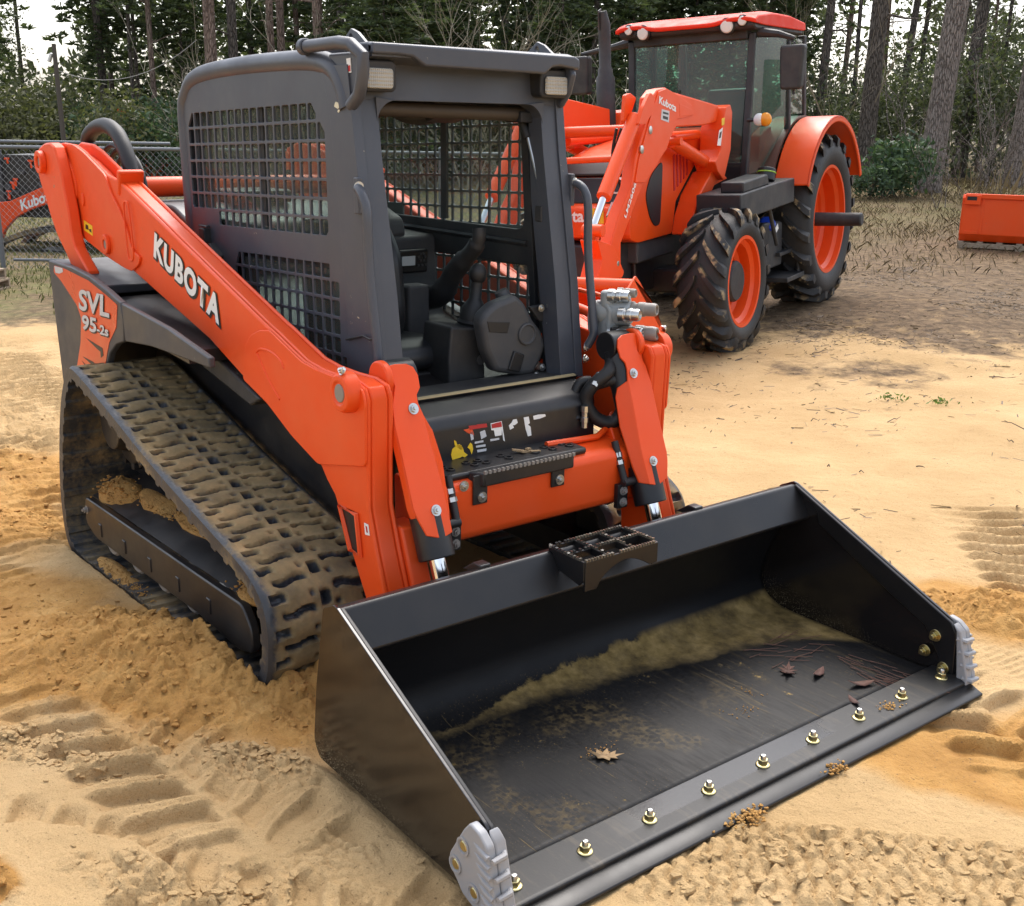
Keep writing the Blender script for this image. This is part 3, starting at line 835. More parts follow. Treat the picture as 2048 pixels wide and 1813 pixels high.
for s in (-1, 1):
    a, b = s * .82, s * .79
    pan = G().prism(PAN, 'y', a, b).build('rear_quarter_panel', M['panel'], L_, .006)
    G().prism([(-2.24, 1.212), (-2.0, 1.19), (-1.65, 1.15), (-1.65, 1.11), (-2.24, 1.15)], 'y', s * .79, s * .50).build('panel_top', M['panel'], pan, .006)
    G().prism([(-2.235, .55), (-2.235, 1.2), (-2.20, 1.2), (-2.19, .55)], 'y', s * .79, s * .45).build('rear_corner', M['panel'], pan, .006)
    G().prism(STRIP, 'y', s * .818, s * .792).build('fender_strip', M['panel'], L_, .006)
    st = G()
    st.prism([(-0.81,0.957),(-0.676,0.971),(-0.452,0.915),(-0.292,0.876),(-0.382,0.834),(-0.818,0.908)], 'y', s * .652, s * .50)
    st.build('fender_step', M['plastic'], L_, .008)
    # wheel-arch liner: the dark void above the track
    G().prism([(-2.1, .60), (-1.62, 1.10), (-.62, 1.02), (-.62, .97), (-1.55, 1.02), (-1.9, .60)], 'y', s * .785, s * .50).build('arch_liner', M['black'], L_)
    dec = plate('side_decal', [rounded(DEC, .008, 2)], 'y', s * .8212, .0016, M['decal'], pan)
    if s < 0:
        for body, box in (('SVL', ([(-1.803,1.028),(-1.389,1.046),(-1.775,1.128)])), ('95', ([(-1.785,0.94),(-1.582,0.949),(-1.765,1.012)])), ('-2s', ([(-1.575,0.952),(-1.422,0.959),(-1.563,0.997)]))):
            (x0, z0), (x1, z1), (x2, z2) = box
            for dx, dz, m, th in ((.006, -.006, M['blackprint'], .0022), (0, 0, M['greyprint'], .0036)):
                text('lettering', body, m, (x0 + dx, -.8225, z0 + dz), (x1 - x0, 0, z1 - z0), (x2 - x0, 0, z2 - z0), dec, bold=.03, th=th)
        for pts in ([(-1.739,0.904),(-1.524,0.892),(-1.519,0.859),(-1.556,0.843),(-1.556,0.871),(-1.595,0.876)], [(-1.837,0.782),(-1.749,0.762),(-1.708,0.759),(-1.759,0.75)], [(-1.816,0.805),(-1.66,0.782),(-1.626,0.783),(-1.61,0.79),(-1.675,0.805)]):
            plate('decal_flash', [pts], 'y', -.8228, .0012, M['blackprint'] if pts[0][1] > .68 else M['panel'], dec)
        plate('torn_decal', [[(-2.128,1.195),(-2.003,1.198),(-2.002,1.18),(-2.059,1.166),(-2.122,1.164)]], 'y', -.8230, .0012, M['greyprint'], dec)

# ---- lift arms
ARM = [(-2.413,1.657),(-2.43,1.731),(-2.308,1.764),(-2.135,1.758),(-2.012,1.731),(-1.857,1.68),(-1.727,1.636),(-1.583,1.618),(-0.17,1.174),(-0.131,1.164),(-0.004,1.124),(0.1,1.092),(0.202,1.081),(0.324,1.079),(0.437,1.084),(0.505,1.071),(0.525,1.033),(0.519,0.818),(0.517,0.672),(0.561,0.533),(0.615,0.391)]
ARM += [(.60, .30), (.50, .29)] + [(0.496,0.335),(0.371,0.536),(0.296,0.662),(0.246,0.7),(0.2,0.748),(0.01,0.807),(-0.175,0.888),(-0.375,0.943),(-0.682,1.045),(-1.478,1.228),(-1.825,1.27),(-2.124,1.328),(-2.231,1.402),(-2.322,1.512)]
UPP = [(-2.413,1.657),(-2.43,1.731),(-2.308,1.764),(-2.135,1.758),(-2.012,1.731),(-1.857,1.68),(-1.727,1.636),(-1.667,1.562),(-1.568,1.492),(-1.493,1.41),(-1.45,1.327),(-1.359,1.303),(-1.378,1.269),(-1.471,1.229),(-1.582,1.237),(-1.825,1.27),(-2.124,1.328),(-2.231,1.402),(-2.322,1.512)]
PIV = [(-2.355,1.739),(-2.264,1.732),(-2.154,1.642),(-2.114,1.574),(-2.123,1.515),(-2.171,1.477),(-2.237,1.459),(-2.294,1.475)]
LOWP = [(-0.375,0.943),(-0.333,1.08),(-0.286,1.124),(-0.213,1.152),(-0.131,1.164),(-0.004,1.124),(0.1,1.092),(0.202,1.081),(0.324,1.079),(0.437,1.084),(0.505,1.071),(0.525,1.033),(0.519,0.818),(0.2,0.748),(0.01,0.807),(-0.175,0.888)]
CORE = [(x, z) for x, z in ARM]
arms = []
for s in (-1, 1):
    g = G()
    yo, yi = s * .672, s * .575
    core = [(x, z - (.05 if (x < -1.62 and i < 8) else 0)) for i, (x, z) in enumerate(ARM)]
    g.prism(core, 'y', s * .655, s * .592)
    g.prism(ARM, 'y', yo, s * .655)
    g.prism([(x + .004, z + .003) for x, z in ARM], 'y', s * .592, yi)
    arm = g.build('lift_arm', M['orange'], L_, .010, 3)
    arms.append(arm)
    # doubler plates welded on the outside
    plate('pivot_plate', [rounded(UPP, .03, 3)], 'y', s * .677, .012, M['orange'], arm, .003)
    plate('pin_plate', [rounded(PIV, .03, 3), [(-2.045 + .018 * cos(a * pi / 8), 1.508 + .030 * sin(a * pi / 8)) for a in range(16)]], 'y', s * .686, .012, M['orange'], arm, .003)
    plate('bracket_plate', [rounded(LOWP, .02, 3)], 'y', s * .676, .010, M['orange'], arm, .003)
    # collar at the start of the box section
    (cx, cz), = [(-1.562,1.638)]
    G().box((cx - .01, s * .623, cz - .03), (.035, .115, .11), (0, radians(17), 0)).build('collar', M['orange'], arm, .008)
    # pressed grooves: long ring weld and the loop
    (ax, az), (bx, bz) = [(-1.475,1.502),(-1.468,1.31)]
    ring = smooth_path([(ax - .03, s * .684, az), (ax, s * .684, az + .03), (ax + .03, s * .684, az), (bx + .04, s * .684, bz), (bx, s * .684, bz - .03), (bx - .03, s * .684, bz)], 4, True)
    G().tube(ring, .004, 6, closed=True).build('weld_bead', M['orange'], arm)
    lp = [(x, s * .681, z) for x, z in [(-0.068,0.924),(-0.142,0.974),(-0.216,1.044),(-0.238,1.068),(-0.195,1.086),(-0.111,1.085),(-0.047,1.065),(-0.026,1.043)]]
    G().tube(smooth_path(lp, 5), .005, 6).build('weld_bead', M['orange'], arm)
    # front pivot boss
    (px_, pz_), = [(0.424,1.048)]
    b = G()
    b.lathe([(.068, 0), (.066, .035), (.058, .05), (.040, .052), (.036, .046), (0, .046)], (px_ + .01, s * .672, pz_), (0, s, 0), 30)
    b.build('pin_boss', M['orange'], arm, .003)
    G().cyl((px_ + .01, s * .700, pz_), (px_ + .01, s * .7215, pz_), .030, 24).build('pivot_pin', M['oldsteel'], arm, .003)
    q = G(); bolt_g(q, (px_ + .02, s * .71, pz_ + .072), (0, s, .6), .010, .012); q.build('pin_bolt', M['steel'], arm)
    # cross boss holding the cylinder
    G().cyl((.430, s * .575, 1.075), (.430, s * .548, 1.075), .060, 28).build('cross_boss', M['orange'], arm, .006)
    # rear pin hole bush
    (hx, hz), = [(-1.759,1.323)]
    G().lathe([(.045, 0), (.045, .018), (.024, .018), (.022, .008), (0, .008)], (hx, s * .682, hz), (0, s, 0), 24).build('pin_bush', M['orange'], arm, .003)
    G().cyl((hx, s * .690, hz), (hx, s * .6935, hz), .021, 20).build('grease_pin', M['oldsteel'], arm)
    # recessed bracket low on the arm
    (x0, z0), (x1, z1), (x2, z2), (x3, z3) = [(0.342,0.637),(0.451,0.636),(0.471,0.498),(0.405,0.499)]
    rim = [(x0, s * .677, z0), (x1, s * .677, z1), (x2, s * .677, z2), (x3, s * .677, z3)]
    G().tube(rim, .010, 6, closed=True).build('bracket_rim', M['orange'], arm)
    plate('bracket_recess', [[(p[0], p[2]) for p in rim]], 'y', s * .6735, .002, M['black'], arm)
    # inner gusset down to the quick coupler
    G().prism([(.46, .60), (.56, .60), (.66, .34), (.62, .22), (.48, .22)], 'y', s * .575, s * .50).build('coupler_ear', M['orange'], arm, .008)
    if s < 0:
        pts = [(-1.21,1.319),(-0.572,1.116),(-1.178,1.426)]
        (x0, z0), (x1, z1), (x2, z2) = pts
        u = Vector((x1 - x0, 0, z1 - z0)); v = Vector((x2 - x0, 0, z2 - z0))
        text('lettering', 'KUBOTA', M['blackprint'], Vector((x0, -.6735, z0)) - u * .016 - v * .07 + Vector((.006, 0, -.005)), u * 1.032, v * 1.13, arm, bold=.10, th=.0015, spacing=1.14)
        text('lettering', 'KUBOTA', M['white'], (x0, -.6735, z0), u, v, arm, bold=.045, th=.0032, spacing=1.14)
        st = plate('warning_sticker', [[(-2.068,1.411),(-1.951,1.392),(-1.957,1.345),(-2.074,1.363)]], 'y', -.6838, .001, M['yellow'], arm)
        plate('sticker_print', [[(-2.044,1.394),(-2.009,1.39),(-2.007,1.369),(-2.05,1.372)]], 'y', -.6846, .0008, M['blackprint'], st)
        plate('sticker_print', [[(-1.999,1.374),(-1.969,1.376),(-1.967,1.36),(-1.995,1.363)]], 'y', -.6846, .0008, M['blackprint'], st)
        stw = plate('white_sticker', [[(0.492,0.62),(0.518,0.62),(0.526,0.585),(0.497,0.58)]], 'y', -.6735, .001, M['white'], arm)
        plate('sticker_print', [[(0.501,0.612),(0.511,0.612),(0.516,0.592),(0.507,0.591)]], 'y', -.6743, .0008, M['redprint'], stw)

# ---- rear links
LINK = [(-2.465,1.737),(-2.375,1.76),(-2.293,1.764),(-2.228,1.747),(-2.191,1.693),(-2.154,1.615),(-2.131,1.54),(-2.102,1.46),(-2.082,1.351),(-2.048,1.288),(-1.966,1.237),(-1.879,1.187),(-1.887,1.161),(-1.974,1.158),(-2.11,1.177),(-2.171,1.229),(-2.307,1.324),(-2.384,1.41),(-2.445,1.499),(-2.505,1.572),(-2.54,1.641),(-2.526,1.707)]
for s in (-1, 1):
    k = G().prism(rounded(LINK, .01, 2), 'y', s * .745, s * .690).build('lift_link', M['orange'], L_, .008)
    (hx, hz), = [(-2.42,1.669)]
    G().lathe([(.055, 0), (.055, .03), (.032, .03), (.028, .012), (0, .012)], (hx + .005, s * .745, hz), (0, s, 0), 28).build('pin_boss', M['orange'], k, .004)
    G().cyl((hx + .005, s * .757, hz), (hx + .005, s * .764, hz), .026, 20).build('link_pin', M['oldsteel'], k)
    G().cyl((hx + .02, s * .690, hz), (hx + .02, s * .560, hz), .05, 24).build('link_tube', M['orange'], k)
G().cyl((-1.95, -.58, 1.565), (-1.95, .58, 1.565), .048, 28).build('arm_cross_tube', M['orange'], L_, 0)
g = G()
hp = [(x, -.52, z) for x, z in [(-2.393,1.729),(-2.409,1.782),(-2.291,1.831),(-2.129,1.847),(-1.997,1.818),(-1.916,1.763),(-1.864,1.701),(-1.832,1.641)]]
g.tube(smooth_path(hp, 6), .036, 14)
hs_ = g.build('hose_sleeve', M['hose'], L_)
g = G()
for k in range(3):
    g.tube(smooth_path([(x + .03 * k, -.50 + .025 * k, z - .055 - .02 * k) for x, z in [(-2.267,1.756),(-2.183,1.8),(-2.082,1.81),(-1.994,1.773),(-1.94,1.717),(-1.915,1.65)]], 5), .013, 8)
g.build('hydraulic_hose', M['hose'], hs_)

# ---- beam, front panel, step
g = G().prism(rounded([(.40, .50), (.555, .50), (.575, .525), (.575, .695), (.55, .72), (.40, .74)], .015, 2), 'y', -.50, .50)
beam = g.build('cross_beam', M['orange'], L_, .006)
g = G().tube([(.46, .12, .75), (.47, .36, .745), (.44, .45, .77), (.40, .50, .80)], .012, 8)
g.build('brake_pipe', M['orange'], beam)
for s in (-1, 1):
    G().prism([(.42, .70), (.50, .715), (.47, .77), (.42, .78)], 'y', s * .43, s * .47).build('beam_ear', M['orange'], beam, .006)
pf = G().prism(rounded([(.24, .60), (.418, .60), (.405, .862), (.388, .895), (.30, .935), (.24, .93)], [.01, .01, .012, .02, .02, .01], 4), 'y', -.455, .40)
front = pf.build('front_panel', M['black'], L_, .010, 3)
G().prism([(.10, .915), (.26, .915), (.29, .945), (.10, .94)], 'y', -.44, .42).build('door_sill', M['plastic'], front, .004)
G().prism([(.272, .944), (.292, .9445), (.290, .951), (.274, .951)], 'y', -.42, .40).build('worn_sill_edge', mat('sandy_sill', (.36, .29, .16), .8), front)
sx = lambda z: .42 - .015 * (z - .60) / .24 + .0012
def sticker(name, pts, m, dx=0.0):
    return G().slab([(sx(z) + dx, y, z) for y, z in pts], (.0012, 0, 0)).build(name, M[m], front)
sticker('torn_sticker', [(-0.197,0.846),(-0.191,0.848),(-0.176,0.839),(-0.171,0.82),(-0.197,0.831),(-0.215,0.845)], 'decal')
sticker('torn_sticker', [(-0.272,0.765),(-0.266,0.784),(-0.247,0.795),(-0.234,0.797),(-0.221,0.782),(-0.217,0.766),(-0.201,0.753),(-0.214,0.746),(-0.225,0.751),(-0.236,0.748),(-0.251,0.747),(-0.268,0.746)], 'yellow')
sticker('torn_sticker', [(-0.257,0.815),(-0.249,0.81),(-0.245,0.797),(-0.227,0.792),(-0.219,0.776),(-0.234,0.777),(-0.245,0.789),(-0.255,0.796)], 'yellow')
sticker('torn_sticker', [(-0.188,0.795),(-0.18,0.788),(-0.177,0.769),(-0.184,0.752),(-0.191,0.771),(-0.201,0.78)], 'yellow')
for r in ([(-0.193,0.856),(-0.158,0.854),(-0.156,0.841),(-0.189,0.841)], [(-0.158,0.856),(-0.114,0.853),(-0.112,0.84),(-0.156,0.841)]): sticker('torn_sticker', r, 'redprint')
sticker('torn_sticker', [(-0.094,0.848),(-0.05,0.851),(-0.047,0.832),(-0.092,0.833)], 'redprint', .0014)
sticker('torn_sticker', [(-0.097,0.851),(-0.047,0.852),(-0.035,0.776),(-0.042,0.781),(-0.047,0.823),(-0.049,0.801),(-0.078,0.801),(-0.083,0.824),(-0.094,0.826)], 'white')
for r in ([(-0.189,0.833),(-0.176,0.833),(-0.173,0.805),(-0.184,0.803)], [(-0.145,0.827),(-0.123,0.831),(-0.116,0.807),(-0.14,0.8)], [(-0.169,0.795),(-0.131,0.795),(-0.131,0.788),(-0.169,0.788)], [(-0.164,0.78),(-0.122,0.779),(-0.122,0.771),(-0.164,0.773)], [(-0.16,0.764),(-0.118,0.763),(-0.12,0.754),(-0.158,0.755)], [(-0.1,0.794),(-0.06,0.793),(-0.06,0.786),(-0.1,0.786)]): sticker('torn_sticker', r, 'greyprint')
sticker('torn_sticker', [(-0.015,0.831),(-0.002,0.84),(0.005,0.85),(0.021,0.85),(0.026,0.836),(0.012,0.829),(0.003,0.83),(0.008,0.82),(-0.01,0.815)], 'white')
sticker('torn_sticker', [(0.054,0.851),(0.077,0.851),(0.082,0.826),(0.073,0.822),(0.085,0.812),(0.088,0.779),(0.072,0.778),(0.062,0.806)], 'white')
sticker('torn_sticker', [(0.098,0.85),(0.124,0.852),(0.155,0.849),(0.158,0.841),(0.129,0.836),(0.101,0.836)], 'white')
# folding tread step
g = G()
g.prism(rounded([(.36, .715), (.545, .715), (.555, .728), (.55, .742), (.36, .748)], .006, 2), 'y', -.47, .235)
step = g.build('step_plate', M['black'], L_, .005)
g = G().slab([(.545, -.30, .742), (.598, -.265, .742), (.598, .135, .742), (.555, .17, .742)], (0, 0, -.05))
g.build('step_lip', M['black'], step, .006)
g = G()
for k in range(22):
    y = -.262 + k * .0187
    g.box((.601, y, .745), (.008, .010, .012))
g.build('step_teeth', M['oldsteel'], step)
tbm = G().lathe([(.016, 0), (.016, .007), (.010, .008), (.010, .001), (0, .001)], (0, 0, 0), (0, 0, 1), 14).mesh('tread_button', M['black'])
for y in (-.41, -.35, -.25, -.2, -.10, .02, .10, .18):
    for x, dy in ((.47, 0), (.505, .012)): put('tread_button', tbm, step).location = (x, y + dy, .742)
for y in (-.27, .075):
    G().bb((.577, y - .03, .63), (.585, y + .03, .735)).build('step_bracket', M['black'], step, .003)
    q = G(); bolt_g(q, (.585, y + .006, .655), (1, 0, 0), .013, .012); q.build('step_bolt', M['steel'], step)
q = G(); bolt_g(q, (.577, -.335, .705), (1, 0, 0), .013, .012); q.build('step_bolt', M['steel'], step)
# scraps of bark on the step
g = G()
for k in range(7):
    a = random.uniform(-.5, .5) + 1.4
    g.box((.49 + random.uniform(-.02, .03), -.02 + random.uniform(-.05, .06), .747 + .004 * k % .01), (.012, random.uniform(.02, .05), .006), (random.uniform(-.2, .2), 0, a - 1.4))
g.build('bark_scraps', mat('bark_scrap', (.32, .22, .12), .9), step)

# ---- tilt cylinders with bolted guards
U0 = Vector((.515, 0, .979)); GD = Vector((.379, 0, -.925)); GN = Vector((.925, 0, .379))
GRD = [(0.457,-0.562,1.121),(0.456,-0.523,1.124),(0.457,-0.48,1.121),(0.462,-0.457,1.108),(0.473,-0.446,1.081),(0.489,-0.449,1.043),(0.497,-0.467,1.023),(0.507,-0.469,0.998),(0.523,-0.459,0.96),(0.555,-0.457,0.882),(0.621,-0.446,0.72),(0.673,-0.448,0.593),(0.678,-0.491,0.581),(0.67,-0.546,0.6),(0.647,-0.567,0.657),(0.634,-0.573,0.688),(0.568,-0.572,0.85),(0.532,-0.574,0.938),(0.506,-0.567,1),(0.483,-0.542,1.057),(0.465,-0.549,1.101)]
FLG = [(0.523,-0.459,0.96),(0.555,-0.457,0.882),(0.621,-0.446,0.72),(0.673,-0.448,0.593),(0.668,-0.432,0.606),(0.645,-0.419,0.661),(0.585,-0.403,0.808),(0.542,-0.415,0.913),(0.529,-0.434,0.944)]
for s in (-1, 1):
    cyl = G()
    A = Vector((.410, s * .49, 1.075)); dz = Vector((.379, 0, -.925)).normalized()
    E_ = A + dz * .62
    cyl.cyl(A + dz * .02, E_, .052, 28); cyl.cyl(E_ - dz * .15, E_, .062, 28)
    cyl.cyl(A - Vector((0, .05, 0)), A + Vector((0, .05, 0)), .055, 24)
    tc = cyl.build('tilt_cylinder', M['black'], L_, .004)
    G().cyl(E_, E_ + dz * .30, .029, 24).build('cylinder_rod', M['chrome'], tc)
    q = G(); q.cyl(E_ - dz * .10 + Vector((0, -s * .06, 0)), E_ - dz * .10 + Vector((0, -s * .115, 0)), .016, 12)
    q.tube([E_ - dz * .10 + Vector((0, -s * .105, 0)), E_ - dz * .18 + Vector((0, -s * .108, 0)), E_ - dz * .26 + Vector((.0, -s * .11, 0))], .014, 12)
    q.build('hose_elbow', M['hose'], tc)
    G().lathe([(0, 0), (.017, 0), (.017, .015), (.013, .018), (.013, .026), (.016, .028), (.016, .045), (.012, .048), (.012, .065), (0, .065)], E_ - dz * .17 + Vector((0, -s * .108, 0)), -dz, 6).build('hose_fitting', M['steel'], tc)
    gd = G().slab([mir(p, s) for p in GRD], GN * -.008)
    gd.slab([Vector(mir(p, s)) + GN * (0 if i < 4 else -.035) for i, p in enumerate(FLG)], GN * -.008)
    gd.slab([Vector(mir(p, s)) + GN * -.008 for p in (GRD[0], GRD[20], GRD[19], GRD[18], GRD[17], GRD[16], GRD[15], GRD[14])], GN * -.03 + Vector((0, s * .004, 0)))
    gd.slab([Vector(mir(p, s)) for p in GRD[:4]] + [Vector(mir(p, s)) - GN * .085 + Vector((0, 0, -.012)) for p in GRD[:4]][::-1], Vector((0, 0, -.007)))
    gp = gd.build('cylinder_guard', M['orange'], tc, .004)
    for p in [(0.514,-0.493,0.982),(0.642,-0.492,0.668)]:
        q = G(); bolt_g(q, Vector(mir(p, s)), GN, .013, .012); q.build('guard_bolt', M['steel'], tc)
    for zz in (.56, .515):
        q = G(); bolt_g(q, (.60, s * .385, zz), (1, 0, 0), .012, .012); q.build('guard_bolt', M['oldsteel'], tc)
    G().bb((.575, s * .36, .49), (.60, s * .41, .585)).build('guard_tab', M['black'], tc, .004)

# ---- auxiliary hydraulic couplers on the left arm
def P3(a): return Vector((a[0][0], a[0][1], a[0][2]))
cpl = G()
o = Vector((.24, .555, 1.10)); D = Vector((.9, .42, .05)).normalized()
cpl.lathe([(0, -.03), (.040, -.03), (.048, .0), (.048, .12), (.042, .14), (0, .14)], o + Vector((.01, -.01, .075)), D, 22)
cpl.lathe([(0, -.03), (.036, -.03), (.040, .0), (.040, .08), (0, .085)], o + Vector((.03, .03, .10)), D, 20)
cpl.prism(rounded([(.21, 1.09), (.33, 1.08), (.34, 1.20), (.30, 1.225), (.24, 1.22), (.20, 1.16)], .02, 3), 'y', .525, .60)
cpl.lathe([(0, 0), (.027, 0), (.030, .05), (.024, .065), (0, .065)], o + Vector((.055, -.005, .10)), (0, 0, 1), 18)
block = cpl.build('hydraulic_coupler', M['alu'], L_, .008, 3)
def coupling(p, d, r, l, m='oldsteel'):
    G().lathe([(0, 0), (r, 0), (r, l * .28), (r * .78, l * .31), (r * .78, l * .40), (r * .95, l * .43), (r * .95, l * .62), (r * .86, l * .64), (r * .86, l * .9), (r * .72, l), (r * .5, l), (r * .45, l * .93), (0, l * .93)], Vector(p), d, 22).build('quick_coupling', M[m], block, .002)
coupling((.305, .548, 1.245), D, .027, .085, 'steel')
coupling((.315, .585, 1.255), D, .021, .075)
coupling((.365, .55, 1.180), D, .028, .085, 'steel')
coupling((.345, .60, 1.195), D, .030, .13)
coupling((.315, .545, 1.105), D, .028, .14, 'steel')
coupling((.325, .595, 1.10), D, .034, .155)
G().bb((.345, .520, 1.03), (.36, .570, 1.13)).build('coupler_bracket', M['black'], block, .003)
g = G()
g.tube(smooth_path([(.28, .53, 1.245), (.22, .52, 1.25), (.13, .51, 1.24), (.11, .51, 1.10)], 4), .009, 8)
g.tube([(.23, .55, 1.16), (.05, .56, 1.18), (-.15, .57, 1.18)], .020, 10)
g.build('coupler_pipe', M['orange'], block)
g = G()
g.tube(smooth_path([(.40, .49, 1.10), (.43, .46, 1.02), (.45, .42, .98), (.42, .37, .93), (.40, .36, .87), (.42, .40, .80), (.46, .46, .79), (.48, .49, .88), (.46, .46, .95), (.40, .38, .93)], 6), .026, 12)
g.tube(smooth_path([(.38, .40, .94), (.36, .36, .93), (.36, .33, .86), (.40, .32, .80)], 5), .02, 10)
hb = g.build('hose_bundle', M['hose'], L_)
G().lathe([(0, 0), (.013, 0), (.013, .02), (.016, .022), (.016, .04), (.013, .042), (.013, .06), (.016, .062), (.016, .085), (0, .085)], (.425, .335, .775), (0, 0, 1), 8).build('hose_fitting', M['steel'], hb)
G().cyl((.43, .40, .975), (.44, .36, .935), .015, 8).build('hose_fitting', M['steel'], hb)

# ---- cab
TILT = .033
def zt(x, z): return z
SIDE = [(-1.362,1.446),(-1.375,1.73),(-1.385,1.932),(-1.339,2.006),(-1.284,2.045),(-1.209,2.081),(-1.084,2.095),(-0.763,2.109),(-0.392,2.11),(-0.184,2.108)] + [(-.10, 2.105), (.02, 2.07), (.085, 1.98), (.102, 1.927), (.145, 1.70), (.216, 1.299), (.26, 1.00), (.27, .93), (-1.36, .98)]
g = G()
# roof shell: a tray that follows the side outline
ROOF = [(-1.385, 1.95), (-1.345, 2.02), (-1.25, 2.085), (-1.08, 2.10), (-.76, 2.118), (-.2, 2.12), (.10, 2.125), (.175, 2.12), (.175, 2.085), (.05, 2.06), (-.2, 2.06), (-1.08, 2.05), (-1.25, 2.03), (-1.33, 1.95)]
g.prism(ROOF, 'y', -.42, .42)
for s in (-1, 1):
    # tubular rail round the side
    path = [(x, s * .432, z) for x, z in [(-1.33, .98), (-1.335, 1.45), (-1.345, 1.73), (-1.35, 1.92), (-1.31, 1.985), (-1.24, 2.035), (-1.08, 2.062), (-.76, 2.078), (-.39, 2.082), (-.15, 2.075), (-.03, 2.045), (.03, 1.98), (.055, 1.92)]]
    g.tube(smooth_path(path, 4), .040, 16)
    # front pillar: outer face, front face narrowing on the right side
    for yy0, yy1, poly in ((.462, .425, [(-.10, 2.06), (.085, 2.06), (.102, 1.95), (.128, 1.771), (.216, 1.299), (.265, .93), (.06, .93), (.054, 1.101), (.004, 1.6), (-.047, 1.93)]),
                           (.425, .355, [(.02, 1.95), (.094, 1.95), (.12, 1.771), (.208, 1.299), (.257, .93), (.17, .93), (.05, 1.6)])):
        g.prism(poly, 'y', s * yy0, s * yy1)
    # rear pillar
    g.prism([(-1.36, .98), (-1.26, .98), (-1.26, 2.0), (-1.36, 1.95)], 'y', s * .425, s * .36)
    # curved upper corner of the door opening
    fil = [(.06, 1.96)] + [(.06 + 0 * a, 1.96) for a in ()]
    cpts = [(.095, s * .36, 1.97)] + [(.095 + .006 * k / 6, s * (.36 - .075 * (1 - cos(pi / 2 * k / 6))), 1.97 - .0) for k in range(0)]
    arc = [(s * (.285 + .075 * sin(pi / 2 * k / 8)), 1.875 + .075 * cos(pi / 2 * k / 8)) for k in range(9)]
    g.prism(arc + [(s * .365, 1.96)], 'x', .03, .105)
g.prism([(-1.36, 1.25), (-1.30, 1.25), (-1.30, 1.36), (-1.36, 1.36)], 'y', -.42, .42)
# header over the door with its recessed soffit
g.prism([(.045, 1.95), (.095, 1.95), (.085, 2.07), (.0, 2.07)], 'y', -.43, .43)
cab = g.build('cab', M['grey'], L_, .010, 3)
